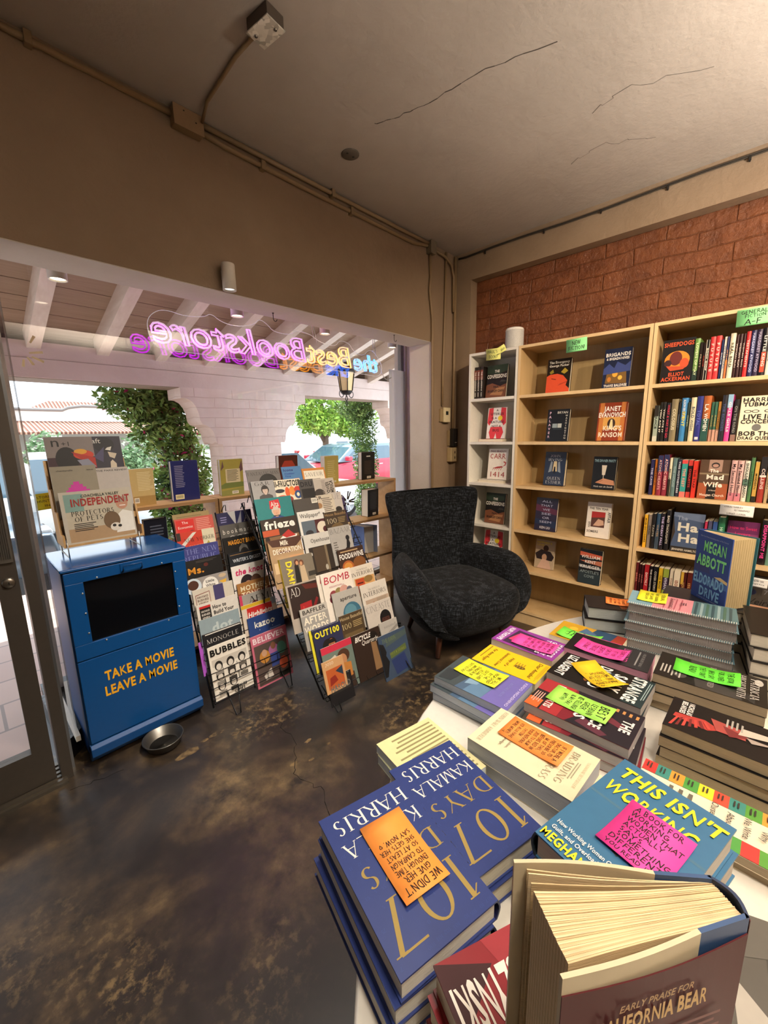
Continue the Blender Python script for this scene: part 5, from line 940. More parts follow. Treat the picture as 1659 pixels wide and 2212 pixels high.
row(4, [(.557, .542, .20, '5a1a20', 'dark red', 'SAGA', 'c87a70'), (.540, .529, .19, '3a1218', 'deep maroon', 'SAGA', 'c87a70'), (.527, .513, .19, '3a1218', 'deep maroon', 'SAGA', 'c87a70'), (.511, .485, .195, 'a8202a', 'red', 'EARTHLY', 'f0d0c8'), (.482, .466, .192, '1a1418', 'black', 'THE COMMITTEE', 'd8d0c8'), (.463, .440, .192, '17161a', 'black', 'COVER STORY', 'd0c8b8'), (.437, .414, .188, 'd8b02a', 'yellow', 'NO MORE', '5a4a1a'), (.412, .383, .19, '3a2a44', 'purple and green', 'VIVIAN', 'c8c8d8', [('R', 0, 0, .28, 1, '8a9a3a'), ('R', .7, 0, 1, 1, '8a9a3a')]), (.380, .361, .188, 'd8ccb8', 'cream', 'THIS IS', '8a5a4a'), (.359, .327, .19, 'dcd0ba', 'cream with black dot', 'ISOLA', '8a4a3a', [('R', .55, .3, .64, .7, '2a2422')]), (.325, .297, .188, '4a1a18', 'oxblood', 'MOON', 'b08a50', [('R', 0, 0, .4, .5, 'c8a03a')]), (.295, .27, .19, '5a2018', 'red-brown', 'ISLE', 'c89a60'), (.10, .07, .21, '2a2a30', 'dark', 'EVE', 'c8c8c8'),
 ('F', lambda z: face(.062, z, .15, .235, .02, '4a443e', 'grey face-out book with handwritten black title beside the black bundles', [('E', .3, .62, .16, .12, '2a3050'), ('R', 0, .0, 1, .32, 'c8987a'), ('T', 'Weird', .5, .34, .14, '15120f', 'n', .8, 0, .3), ('T', '7', .7, .6, .1, '7a7a80', 'n')], x=2.86, lean=4))])
# ------------------------------------------------------------------ books on the window shelf, backs to the room
BAR = [('R', .1, .06, .38, .16, 'e8dcb0'), ('L', .12, .08, .36, .08, 1, '2a2a2a')]
def barcode(x0, y0, x1, y1, c='efe9d8'): return [('R', x0, y0, x1, y1, c)] + [('R', x0+(x1-x0)*(.1+.09*i), y0+(y1-y0)*.2, x0+(x1-x0)*(.14+.09*i), y0+(y1-y0)*.85, '1c1a18') for i in range(9)]
def winbook(x0, y, z, w, h, th, cov, label, back, rz=0, **k):       # x0: left edge seen from the room
    c, s = math.cos(R(rz)), math.sin(R(rz)); k.setdefault('page', 'f0ece0')
    book(XF((x0+w*c, y+w*s, z+.0005), (-c, -s, 0), (0, -.03, 1)), w, h, th, cov, label, back=back, **k)
winbook(.66, 2.54, 1.07, .12, .205, .022, 'c8b078', 'tan paperback seen from the back beside the journal stand', [('R', 0, .0, 1, .26, 'a88850'), ('L', .3, .4, .95, .92, 12, 'e2d4a4')] + barcode(.1, .08, .3, .22), hard=False)
winbook(.872, 2.53, 1.07, .152, .235, .036, '1e2560', 'thick dark blue hardcover seen from the back on the window shelf', [('L', .12, .34, .5, .9, 13, '8a86a0')] + barcode(.08, .05, .4, .17, 'e8dca8'))
winbook(1.155, 2.515, 1.07, .152, .228, .034, 'a39548', 'yellow-green landscape hardcover seen from the back on the window shelf', [('P', '6f7a3e', [(0, .3), (.4, .42), (1, .35), (1, .22), (0, .2)]), ('P', '8a8a4a', [(0, 0), (1, 0), (1, .2), (0, .14)]), ('P', '6a4a4a', [(.75, .6), (.95, .98), (1, .7)]), ('P', '6a4a4a', [(.02, .7), (.12, .98), (.16, .8)]), ('R', .22, .36, .86, .74, 'cfc09c'), ('L', .28, .4, .8, .72, 9, '5a5038')] + barcode(.46, .04, .74, .12))
winbook(1.568, 2.50, 1.07, .155, .232, .04, '5a2c20', 'red-brown hardcover with an arch design above the magazine rack', [('P', 'b0402c', [(.15, 0), (.85, 0), (.85, .7), (.7, .85), (.3, .85), (.15, .7)]), ('R', .25, .2, .75, .5, '2a2220'), ('R', .3, .6, .7, .66, 'd86a50')])
winbook(1.945, 2.47, 1.07, .135, .212, .05, 'b7a75e', 'olive-yellow paperback seen from the back on the window shelf', [('L', .2, .2, .8, .85, 9, 'd0c488')] + barcode(.5, .04, .8, .1), hard=False)
winbook(2.315, 2.455, 1.07, .150, .225, .046, '17140f', 'black hardcover seen from the back at the end of the window shelf', [('L', .2, .2, .85, .7, 9, '4a3a30'), ('R', .36, .83, .66, .87, 'd8d8d0')] + barcode(.4, .04, .7, .12))
winbook(2.35, 2.43, .755, .135, .228, .075, '14181e', 'very thick black hardcover on the second window shelf', [('L', .2, .25, .9, .9, 12, '3a4048')] + barcode(.45, .05, .75, .13), rz=4)
winbook(1.70, 2.50, .755, .15, .23, .035, '2c2440', 'dark purple hardcover on the second window shelf behind the rack', [('L', .2, .2, .8, .8, 8, '5a4a78')])
winbook(.70, 2.545, .755, .12, .232, .03, '161a26', 'dark navy hardcover on the lower shelf behind the blue cabinet', [('L', .25, .4, .85, .85, 6, '5a6070')])
t = thing('book', 'open grey-blue hardcover standing fanned on the third window shelf', 'book', mat=XF((2.33, 2.44, .4355), (1, -.05, 0), (.05, 1, 0)))
mb = MB(); mb.prism([(-.02, .0, 0), (-.017, .0, 0), (-.035, .15, 0), (-.038, .15, 0)], (0, 0, .24), M('5a78b8')); mb.prism([(.11, -.02, 0), (.113, -.02, 0), (.045, .15, 0), (.042, .15, 0)][::-1], (0, 0, .24), M('8a96b0')); mb.box((-.04, .15, 0), (.045, .153, .24), M('8a96b0')); mb.build('cover', t)
mb = MB(); mb.prism([(-.012, .01, .004), (.085, .0, .004), (.04, .149, .004), (-.033, .149, .004)][::-1], (0, 0, .23), paper('d8d4cc')); mb.build('page_block', t)
# ------------------------------------------------------------------ wire racks with magazines
WIRE = M('131315', .4, .4)
def wire_rack(label, x0, y0, W, rz, slope, Hr, ncol, tiers, feet, lx=0.):
    t = thing('magazine_rack', label, 'magazine rack', (x0, y0, 0), rz)
    P = lambda x, z, d=0.: (x - lx*z, slope*z + .052 + d, z)
    for k in range(ncol+1):
        mb = MB(); x = W*k/ncol; mb.tube([P(x, .06), P(x, Hr)], .005, WIRE, 6); mb.build('upright', t)
    for i, z in enumerate(tiers):
        mb = MB()
        for d, dz in ((-.03, .0), (-.03, .035), (.0, .0)): mb.tube([P(0, z+dz, d), P(W, z+dz, d)], .0022, WIRE, 5)
        n = 3*ncol
        for k in range(n+1):
            x = W*k/n; mb.tube([P(x, z, .0), P(x, z, -.03), P(x, z+.035, -.03)], .0016, WIRE, 4)
        mb.build('wire_tier', t)
    for x in feet:
        mb = MB(); mb.tube([P(x-.025, .13, -.01), (x-.012, .006, .004), (x+.012, .006, .004), P(x+.045, .13, -.01)], .0035, WIRE, 6); mb.build('foot', t)
    for x in (.01, W-.01):
        mb = MB(); mb.tube([P(x, Hr*.75), (x - lx*.5, slope*Hr+.16, .006)], .004, WIRE, 6); mb.build('prop_leg', t)
    for k in range(2*ncol):
        x = W*(k+.3)/(2*ncol); mb = MB(); mb.tube([P(x, Hr), P(x+.02, Hr+.035, -.01), P(x+.028, Hr+.035, -.01), P(x+.028, Hr)], .0025, WIRE, 5); mb.build('top_loop', t)
    return t
wire_rack('smaller black wire magazine rack with two columns beside the blue cabinet', .755, 1.895, .47, 0, .31, 1.02, 2, [.09+.072*i for i in range(12)], (.10, .42))
wire_rack('larger black wire magazine rack with three columns in front of the armchair', 1.185, 1.515, .64, R(-4.5), .48, 1.08, 3, [.06+.10*i for i in range(10)], (.04, .60), .15)
def mag(x, y, z, w, hr, cov, label, a, rz=0, lean=10, th=.005, group=None, spine=None):
    h = w*hr; L = R(lean); c, s = math.cos(R(rz)), math.sin(R(rz)); u = Vector((-s*math.sin(L), c*math.sin(L), math.cos(L)))
    o = Vector((x, y+th, z)) - u*h
    t = thing('magazine', label, 'magazine', mat=XF(o, (c, s, 0), u), group=group); mb = MB(); mb.box((0, 0, 0), (w, h, .0004), cov); mb.box((0, 0, th-.0004), (w, h, th), cov)
    mb.box((-.0005, 0, 0), (0, h, th), spine or cov)
    art(mb, [i for i in a if i[0] != 'T'], w, h, th); co = mb.build('cover', t)
    mb = MB(); mb.box((0, .0008, .0004), (w-.0008, h-.0006, th-.0004), paper('e9e4d8')); mb.build('page_block', t)
    T_ = [i for i in a if i[0] == 'T']
    if T_: mb = MB(); letters(mb, T_, w, h, th+.00012*(len(a)-len(T_)+2)); mb.build('cover_lettering', co)
    return t
G1 = 'magazines on the smaller wire rack'; G2 = 'magazines on the larger wire rack'
SKIN = 'c8946c'
def m1(x, y, z, w, cov, lab, a, hr=1.32): mag(x, y, z, w, hr, cov, lab, a, 0, 10, .005, G1)
def m2(x, y, z, w, cov, lab, a, hr=1.3, th=.006, **k): mag(x, y, z, w, hr, cov, lab, a, -4.5, 17, th, G2, **k)
# smaller rack, left column from the top
m1(.752, 2.235, 1.045, .19, '9a8458', 'tan magazine standing behind the red weekly at the top of the smaller rack', [('L', .1, .8, .9, .95, 4, '7a6844')])
m1(.752, 2.216, 1.022, .20, 'c4574a', 'rose-red weekly with a small bright red name block on the smaller rack', [('R', .03, .72, .48, .97, 'd02a24'), ('L', .54, .72, .94, .97, 7, 'e0988a'), ('E', .4, .70, .07, .07, '8a3028'), ('T', 'The', .25, .89, .05, 'f4e4dc', 'n', .16), ('T', 'Economist', .25, .80, .05, 'f4e4dc', 'n', .38)])
m1(.746, 2.195, .953, .198, 'c83a26', 'red and cream weekly with a slanted white band on the smaller rack', [('R', .66, 0, 1, 1, 'd6cdb0'), ('R', 0, .84, .1, 1, '2a2420'), ('P', 'd8d4c8', [(0, .70), (.42, .97), (.52, .97), (.08, .66)]), ('P', 'a8983a', [(.66, .6), (.8, .76), (.9, .6)]), ('T', 'NEW YORKER', .58, .79, .075, '1c1816', 'serif', .8), ('T', 'JENNIFER', .46, .66, .055, 'e8a890', 'serif', .4), ('T', 'EGAN', .46, .58, .055, 'e8a890', 'serif', .3)])
m1(.748, 2.173, .878, .20, '3c3f80', 'indigo magazine with large pale blue serif name on the smaller rack', [('T', 'THE NEW', .55, .84, .1, '8088c0', 'serif', .84), ('T', 'REPUBLIC', .5, .70, .1, '8088c0', 'serif', .9)])
m1(.753, 2.151, .808, .198, '0f0e0f', 'black magazine with a gold two-letter name on the smaller rack', [('L', .3, .92, .9, .97, 2, '4a4440'), ('E', .55, .86, .06, .05, '5a2018'), ('T', 'Ms.', .27, .72, .13, 'd8902a', 'x', .44), ('L', .2, .56, .8, .64, 2, 'a07a3a')])
m1(.755, 2.124, .715, .21, '9a9490', 'grey magazine with a coffee cup and white disc on the smaller rack', [('E', .1, .86, .2, .2, 'c8d4dc'), ('E', .1, .88, .13, .12, '4a2a1c'), ('E', .52, .82, .2, .2, 'e8e4dc'), ('P', 'd8a83a', [(.74, .84), (.95, .86), (.9, .76)]), ('E', .85, .94, .1, .05, 'c8b090'), ('T', 'Little', .52, .87, .05, '26221f', 'b', .22), ('T', 'White', .52, .79, .05, '26221f', 'b', .24), ('T', 'Lies', .52, .71, .05, '26221f', 'b', .2)])
m1(.762, 2.106, .66, .217, 'cfc6b6', 'cream magazine with an outlined shield and violet stripe on the smaller rack', [('R', .5, 0, .75, 1, '453f6a'), ('P', '8a5a50', [(.05, .9), (.4, .93), (.4, .7), (.22, .6), (.05, .68)]), ('P', 'd4ccbc', [(.065, .885), (.385, .915), (.385, .71), (.22, .615), (.065, .69)]), ('T', 'HARVARD', .22, .83, .04, '5a3a34', 'x', .27), ('T', 'BUSINESS', .22, .77, .04, '5a3a34', 'x', .27), ('T', 'REVIEW', .22, .71, .04, '5a3a34', 'x', .24)])
m1(.764, 2.081, .584, .224, 'd8d2c8', 'cream magazine with a black shield and bold black headline on the smaller rack', [('P', '17130f', [(.06, .92), (.32, .94), (.32, .7), (.19, .62), (.06, .7)]), ('R', .06, .92, .32, .96, 'c02a2a'), ('T', 'HARVARD', .19, .85, .035, 'd8d2c8', 'x', .2), ('T', 'BUSINESS', .19, .79, .035, 'd8d2c8', 'x', .2), ('T', 'REVIEW', .19, .73, .035, 'd8d2c8', 'x', .18), ('T', 'How to', .53, .86, .065, '15120f', 'x', .34), ('T', 'Build Your', .62, .76, .065, '15120f', 'x', .5), ('T', 'Influence', .6, .66, .065, '15120f', 'x', .46)])
m1(.76, 2.058, .509, .217, '8fa0a6', 'plain grey-blue magazine with soft pale rounded letters on the smaller rack', [('T', 'dot', .55, .72, .16, 'b8c4c4', 'x', .54)])
m1(.763, 2.036, .438, .21, '17171a', 'black magazine with white spaced capitals on the smaller rack', [('R', .06, .965, .98, .985, 'd8d4cc'), ('T', 'MONOCLE', .5, .80, .08, 'e8e4dc', 'fine', .84), ('L', .12, .70, .86, .75, 1, 'a8a49c')])
m1(.771, 2.014, .368, .214, 'e6dfd2', 'white comic magazine with black ink portraits at the bottom of the smaller rack', [('R', .05, .62, .95, .75, 'c8c0b4')] + [('E', .2+.3*(i % 3), .62-.19*(i//3), .1, .12, '26221f') for i in range(8)] + [('E', .2+.3*(i % 3), .60-.19*(i//3), .065, .08, 'd8d0c4') for i in range(8)] + [('R', .1+.3*(i % 3), .46-.19*(i//3), .3+.3*(i % 3), .53-.19*(i//3), ('8a847c', '3a3632', '6a645c')[i % 3]) for i in range(8)] + [('T', 'BUBBLES', .5, .83, .11, '12100e', 'x', .94), ('T', 'BUBBLES', .62, .08, .05, '12100e', 'x', .4), ('T', 'CON 2', .62, .02, .045, '12100e', 'x', .28)], hr=1.34)
# smaller rack, right column from the top
m1(.976, 2.217, 1.02, .206, '26244a', 'dark violet magazine with a white leaning letter on the smaller rack', [('P', 'b8b4b0', [(.3, 1), (.5, .7), (.52, 1)]), ('P', '8a868c', [(.52, .72), (.7, 1), (.66, .7)]), ('L', .08, .78, .28, .92, 3, '8a86b0'), ('T', 'A', .86, .76, .17, 'e4e0d8', 'fine')])
m1(.976, 2.196, .953, .218, '5d5852', 'grey magazine with thin white arches and spaced lower-case name on the smaller rack', [('E', .3+.2*i, .70, .1, .1, 'b8b2a8') for i in range(3)] + [('E', .3+.2*i, .695, .082, .085, '4a4540') for i in range(3)] + [('T', 'b o o k m a r k s', .52, .82, .09, 'e8e0d4', 'n', .92)])
m1(.979, 2.175, .885, .216, '14110f', 'black magazine with amber lettering over a hooded figure on the smaller rack', [('P', '6a6660', [(.36, .52), (.7, .52), (.62, .78), (.5, .84), (.4, .76)]), ('E', .53, .64, .12, .14, '2a2420'), ('T', 'MAGGOT BRAIN', .52, .84, .085, 'e0962c', 'x', .8)])
m1(.99, 2.148, .797, .205, '1d2026', 'charcoal magazine with a thin tan frame and white capitals on the smaller rack', [('R', .04, .95, .96, .965, '8a6a40'), ('R', .2, .70, .6, .72, 'c89a4a'), ('T', "WRITER'S DIGEST", .52, .80, .07, 'd8dce0', 'b', .84)])
m1(.987, 2.125, .726, .207, 'ece4dc', 'white bridal magazine with pink script over two faces on the smaller rack', [('E', .4, .6, .2, .24, '2a2022'), ('E', .66, .58, .17, .22, '6a4a3a'), ('E', .42, .5, .14, .2, 'b8866a'), ('E', .62, .48, .13, .19, 'c8987a'), ('T', 'the knot', .5, .80, .12, 'd02a62', 'x', .82, 0, .2)])
m1(.998, 2.095, .63, .197, 'a8743e', 'ochre magazine with cream block capitals over brick red on the smaller rack', [('R', 0, 0, 1, .78, '8f4030'), ('T', 'MOTHER', .5, .82, .105, 'ecdcb8', 'x', .84), ('T', 'TONGUE', .52, .68, .105, 'ecdcb8', 'x', .84)])
m1(.995, 2.075, .565, .2, 'a09a92', 'grey magazine with ornate black capitals and a pink spine on the smaller rack', [('R', 0, 0, .08, 1, 'c83a5a'), ('E', .45, .74, .12, .12, '6a2a24'), ('T', 'AFM', .6, .78, .15, '1a1614', 'serif', .66)])
m1(.993, 2.058, .511, .216, 'd8c8b8', 'cream children magazine with white script on a red block on the smaller rack', [('R', 0, .93, .9, 1, 'd8b02a'), ('R', .84, .86, 1, 1, 'a0b0c0'), ('R', .14, .62, .86, .92, 'c82a26'), ('T', 'Highlights', .5, .73, .1, 'f4ece0', 'x', .7, 0, .15)])
m1(1.012, 2.035, .438, .226, '2a4480', 'blue starry magazine with rounded white letters on the smaller rack', [('E', .1+.09*i, .5+.11*((i*5) % 4), .012, .012, 'c8d0e0') for i in range(9)] + [('P', 'b8a03a', [(.3, .5), (.4, .56), (.34, .46)]), ('T', 'kazoo', .44, .78, .12, 'f0ece0', 'x', .58), ('L', .55, .64, .95, .70, 1, '6a80b8')])
m1(1.003, 2.004, .338, .23, 'c86a7e', 'pink-bordered magazine with a painted crowd scene at the bottom of the smaller rack', [('R', .05, .03, .95, .80, '5a4a44'), ('E', .3, .55, .14, .16, 'c8883a'), ('E', .56, .62, .14, .14, 'b06a9a'), ('R', .45, .3, .7, .56, '3a4a8a'), ('E', .78, .6, .13, .16, '4a7a6a'), ('E', .3, .62, .07, .09, 'd0a080'), ('E', .56, .70, .07, .09, '8a5a44'), ('P', 'd8ccc0', [(.2, .2), (.42, .3), (.46, .12), (.24, .1)]), ('E', .78, .3, .12, .16, 'c85a3a'), ('P', '2a2a22', [(.6, .1), (.9, .16), (.9, .05), (.62, .04)]), ('T', 'BELIEVER', .48, .85, .1, 'f4dce0', 'x', .88)], hr=1.3)
mag(.742, 2.045, .40, .06, 3.0, 'b05ac8', 'thin purple magazine edge showing beside the blue cabinet on the smaller rack', [], 0, 10, .004, G1)
# larger rack
m2(1.115, 2.109, 1.255, .2, '6a6460', 'dim grey magazine with a dark round head at the top of the larger rack', [('E', .6, .70, .28, .25, '17130f'), ('T', 'FANTASTIC MAN', .5, .87, .07, '34302c', 'serif', .94)])
m2(1.328, 2.092, 1.258, .128, '4a7aa8', 'slim blue magazine with dark blue words at the top of the larger rack', [('R', .55, .40, .8, .62, 'd06a3a'), ('T', 'Icons', .32, .86, .07, '1c2a6a', 'x', .52), ('T', 'Clothing', .36, .76, .045, '1c3a8a', 'x', .52), ('T', 'Time', .26, .68, .045, '1c3a8a', 'x', .3)], hr=1.5)
m2(1.455, 2.072, 1.24, .163, 'c8803a', 'orange-bordered food magazine with a cream name panel on the larger rack', [('R', .07, .0, .95, .93, 'e8dfcc'), ('L', .3, .66, .8, .69, 1, '5a5048'), ('T', 'SAVEUR', .5, .76, .11, '2a2622', 'fine', .8)])
m2(1.12, 2.076, 1.193, .135, '9a9794', 'pale grey magazine with a dark-haired head in sunglasses on the larger rack', [('H', .55, .45, .62, 'c8b0a0', '2a2420', '4a4644'), ('R', .42, .70, .72, .74, '1a1614'), ('T', 'G&R', .48, .86, .11, '4a4846', 'serif', .7)], hr=1.4)
m2(1.234, 2.067, 1.188, .192, 'e2d6bc', 'cream art magazine with tall black capitals and red fruit shapes on the larger rack', [('E', .25, .74, .16, .06, '2a2a34'), ('E', .5, .70, .08, .16, 'd85a2a'), ('E', .66, .72, .1, .14, 'e08a3a'), ('E', .85, .74, .12, .1, 'c83a2a'), ('E', .84, .62, .12, .13, '2a4a7a'), ('E', .3, .56, .2, .1, 'd04a2a'), ('E', .84, .62, .05, .06, 'f0e0c0'), ('E', .55, .52, .1, .1, '8a2a24'), ('T', 'HI-FRUCTOSE', .5, .84, .13, '17130f', 'x', .94)])
m2(1.41, 2.047, 1.178, .1, '4a4846', 'narrow dark grey magazine with ragged black capitals on the larger rack', [('R', .1, .3, 1, .74, '1c1b1a'), ('T', 'DRU', .5, .80, .13, '17151a', 'x', .86)], hr=2.2)
m2(1.502, 2.04, 1.172, .16, 'b8aea2', 'pale magazine with tall sideways black capitals on the larger rack', [('E', .25, .55, .24, .2, '3a3430'), ('L', .4, .5, .6, .95, 10, '8a8078'), ('T', 'POWER', .74, .70, .12, '17130f', 'x', .4, 90), ('T', 'AMERICA', .92, .70, .12, '17130f', 'x', .44, 90)])
m2(1.11, 2.035, 1.098, .222, '1f7a7a', 'teal magazine with a bald man under a red name badge on the larger rack', [('H', .52, .52, .46, 'd0a080', 'c8b8a8', '24407a'), ('E', .52, .70, .085, .05, 'd0a080'), ('P', 'c82a30', [(.36, .78), (.66, .78), (.64, .96), (.38, .94)]), ('R', .42, .635, .62, .65, '2a2a2a'), ('T', 'Alta', .51, .82, .1, 'f0e8dc', 'n', .22), ('T', 'ART & ARCHITECTURE', .52, .44, .07, 'e8e4dc', 'x', .94)])
m2(1.334, 2.003, 1.072, .166, '4a4540', 'dark brown-grey magazine with a white barcode corner on the larger rack', barcode(.74, .84, .98, .98) + [('R', .55, .55, 1, .62, '6a2a24')])
m2(1.495, 1.995, 1.078, .125, 'c8bca8', 'cream magazine with small text blocks and a bold letter on the larger rack', [('L', .3, .5, .9, .92, 8, '6a6058'), ('E', .1, .7, .16, .14, 'a07850'), ('T', '.R', .18, .88, .09, '15120f', 'x', .3)], hr=1.7)
m2(1.585, 1.99, 1.084, .095, 'bcb4ac', 'slender pale magazine with thin grey capitals on the larger rack', [('E', .6, .5, .26, .2, '2a2624'), ('T', 'UE', .6, .80, .16, '8a8680', 'fine', .7)], hr=2.3)
m2(1.63, 2.005, 1.05, .09, '34284e', 'small dark purple magazine at the right edge of the larger rack', [('R', .1, .96, .9, .98, 'd8d0c8')], hr=1.9)
m2(1.107, 1.982, .99, .215, '2e2119', 'dark brown magazine with rounded white name over a toppled red car on the larger rack', [('R', .0, .66, .45, .78, 'b8502a'), ('R', 0, 0, 1, .64, '7a5a3a'), ('P', 'd8d4cc', [(.3, .5), (.55, .64), (.95, .62), (.9, .56), (.5, .5)]), ('P', 'b02a24', [(.5, .64), (.72, .74), (.9, .60), (.62, .58)]), ('E', .1, .6, .06, .08, '2a1a14'), ('T', 'frieze', .52, .80, .15, 'ece6dc', 'x', .86)])
m2(1.335, 1.97, 1.002, .19, 'd8d4cc', 'white design magazine with a curved cream chair picture on the larger rack', [('R', .08, .1, .55, .76, '5a6670'), ('R', .55, .1, 1, .76, '4a1f22'), ('E', .8, .55, .2, .2, 'd8cdb8'), ('E', .9, .5, .1, .1, '4a1f22'), ('E', .3, .46, .14, .1, '2a2a30'), ('T', 'Wallpaper*', .44, .84, .1, '17130f', 'n', .74), ('R', .9, .86, .95, .9, '17130f')])
m2(1.508, 1.944, .976, .163, '3e3022', 'dark sepia magazine with pale name and large number, upper part of larger rack', [('E', .5, .5, .3, .2, '6a5434'), ('T', 'House Beautiful', .5, .88, .08, 'a8895e', 'n', .96), ('T', '100', .3, .66, .14, 'd8cca8', 'serif', .46), ('L', .58, .64, .95, .82, 4, '9a8458')])
m2(1.111, 1.93, .881, .203, 'a88a66', 'tan decoration magazine with brown fanned stripes at its top on the larger rack', [('P', '4a2a1c', [(0, .98), (.1, .86), (.8, .8), (1, .92), (1, 1), (0, 1)]), ('R', .06, .3, .22, .52, 'd0b48c'), ('R', .55, .5, .95, .62, 'b88a60'), ('T', 'Milk', .46, .86, .1, 'f0e4d0', 'x', .24), ('T', 'DECORATION', .52, .70, .1, 'f0e4d0', 'b', .86), ('R', .25, .7, .6, .74, '5a2a20')])
m2(1.326, 1.91, .875, .19, 'c8c4bc', 'grey-white magazine with a dark doorway photograph on the larger rack', [('R', .1, .03, 1, .70, '2a211a'), ('R', .24, .12, .66, .68, '4a3a2a'), ('R', .66, .1, .74, .7, '7a6a52'), ('E', .62, .2, .05, .09, 'b0a898'), ('R', .12, .52, .2, .58, 'd8d4cc'), ('R', 0, 0, 1, .03, '1c2022'), ('T', 'Openhouse', .56, .80, .09, '1c1a18', 'n', .68)], hr=1.36)
m2(1.50, 1.897, .89, .16, 'a8a49e', 'grey fashion magazine with a seated dark silhouette on the larger rack', [('P', '17161a', [(.4, .2), (.72, .24), (.86, .5), (.82, .62), (.72, .6), (.66, .42), (.45, .3)]), ('E', .78, .66, .09, .1, '17161a'), ('L', .1, .3, .3, .62, 5, '6a6660'), ('T', 'BAZAAR', .52, .82, .13, '6a6864', 'fine', .96)], hr=1.45)
m2(1.145, 1.877, .775, .203, '7a7060', 'thick magazine with sideways yellow name and two standing women on the larger rack', [('R', .78, .52, 1, .62, '34302a'), ('P', '15130f', [(.34, .28), (.54, .28), (.52, .82), (.44, .86), (.4, .8)]), ('P', 'c0a888', [(.52, .28), (.76, .28), (.7, .78), (.56, .8)]), ('E', .48, .87, .07, .085, '5a3424'), ('E', .62, .84, .07, .085, '6a4028'), ('E', .49, .855, .04, .055, SKIN), ('E', .61, .825, .04, .055, SKIN), ('T', 'DAMN', .16, .64, .13, 'e8d42e', 'x', .58, -90)], th=.028, spine='e8d42e')
m2(1.515, 1.84, .757, .195, '3a2418', 'dark food magazine with bowls of red stew on the larger rack', [('E', .3, .56, .22, .2, 'a85a2a'), ('E', .3, .56, .16, .14, 'c8883a'), ('E', .75, .6, .24, .2, '7a4a22'), ('E', .85, .4, .2, .16, '5a6a2a'), ('E', .55, .4, .2, .18, '9a3a22'), ('L', .1, .9, .9, .97, 1, 'b89a70'), ('T', 'FOOD&WINE', .5, .76, .12, 'f0ece4', 'x', .94)])
m2(1.131, 1.816, .648, .19, 'a89c90', 'pale magazine with a dark red armchair in shadow on the larger rack', [('R', .06, .3, 1, .97, '2a1a16'), ('P', 'a01c22', [(.3, .26), (.7, .3), (.72, .58), (.34, .56)]), ('P', '7a1418', [(.7, .4), (.9, .62), (.96, .58), (.76, .34)]), ('R', .42, .2, .45, .5, 'c83a34'), ('P', '5a2018', [(.5, .96), (1, .9), (1, .8), (.6, .84)]), ('T', 'AD', .28, .74, .18, 'e8e4dc', 'fine', .34)], hr=1.36)
m2(1.33, 1.812, .655, .19, 'e0d6c8', 'copy half hidden behind the white magazine with round red letters on the larger rack', [('T', 'BOMB', .5, .80, .15, 'b02a40', 'n', .86, 0, .15)])
m2(1.352, 1.80, .655, .21, 'e6ddd0', 'white magazine with slim red capitals and coloured circles on the larger rack', [('E', .3, .52, .13, .13, '8a3a40'), ('E', .24, .44, .1, .1, '6a2430'), ('E', .48, .56, .12, .12, '8a7a4a'), ('E', .66, .56, .15, .15, 'c8988a'), ('E', .84, .54, .1, .1, '5a5a66'), ('E', .4, .42, .09, .09, 'a8404a'), ('L', .2, .68, .7, .72, 2, 'c08890'), ('T', 'BOMB', .48, .78, .15, 'b8243e', 'n', .88, 0, .15)])
m2(1.56, 1.785, .648, .176, 'd8cebf', 'cream magazine with an orange pouch picture, behind its pair on the larger rack', [('R', .1, .2, .98, .68, 'c89a60'), ('R', .14, .3, .52, .66, 'b84a26'), ('R', .2, .52, .46, .56, '5a1c14'), ('E', .7, .6, .2, .12, '8a6a3a'), ('T', 'THE WORLD OF', .5, .87, .04, '4a443c', 'fine', .5), ('T', 'INTERIORS', .5, .74, .1, '2a2622', 'serif', .94)])
m2(1.387, 1.748, .544, .192, 'b0aca4', 'grey-white magazine with a big teal sphere on the larger rack', [('E', .6, .44, .34, .34, '3a6a80'), ('E', .55, .5, .22, .2, '5a8a9a'), ('T', 'aperture', .56, .78, .09, '26241f', 'b', .62)])
m2(1.588, 1.73, .54, .207, 'd4ccc0', 'cream magazine with an old interior picture, in front of its pair on the larger rack', [('R', .1, .2, .98, .64, 'b09a86'), ('R', .52, .3, .9, .62, 'a0907e'), ('P', 'a0522e', [(.34, .3), (.44, .3), (.42, .56), (.36, .56)]), ('P', '5a1c1a', [(.58, .34), (.68, .34), (.64, .46)]), ('T', 'THE WORLD OF', .5, .84, .04, '4a443c', 'fine', .46), ('T', 'INTERIORS', .5, .71, .1, '2a2622', 'serif', .88)])
m2(1.168, 1.752, .519, .172, '9a9690', 'grey magazine with huge cracked cream capitals on the larger rack', [('R', 0, .82, 1, 1, 'b8b2a8'), ('T', 'BAFFLER', .5, .86, .1, '2a2824', 'b', .86), ('T', 'AFTER', .5, .62, .16, 'e4dcc8', 'x', .84), ('T', 'WORDS', .5, .40, .16, 'e4dcc8', 'x', .9)])
m2(1.185, 1.705, .408, .18, '2a2f52', 'back copy of the navy magazine with yellow rounded letters on the larger rack', [('R', 0, 0, .08, 1, 'd8cc2e'), ('T', 'OUT100', .5, .80, .13, 'e4d82e', 'x', .86)])
m2(1.20, 1.693, .408, .185, '262a4a', 'front copy of the navy magazine with yellow letters and a laughing woman', [('H', .56, .28, .62, '9a5a38', '17110f', 'a85a34'), ('E', .42, .5, .2, .28, '17110f'), ('E', .56, .58, .11, .15, 'a8683f'), ('R', .5, .53, .62, .55, 'f0e8e0'), ('T', 'OUT100', .48, .80, .13, 'e4d82e', 'x', .88)])
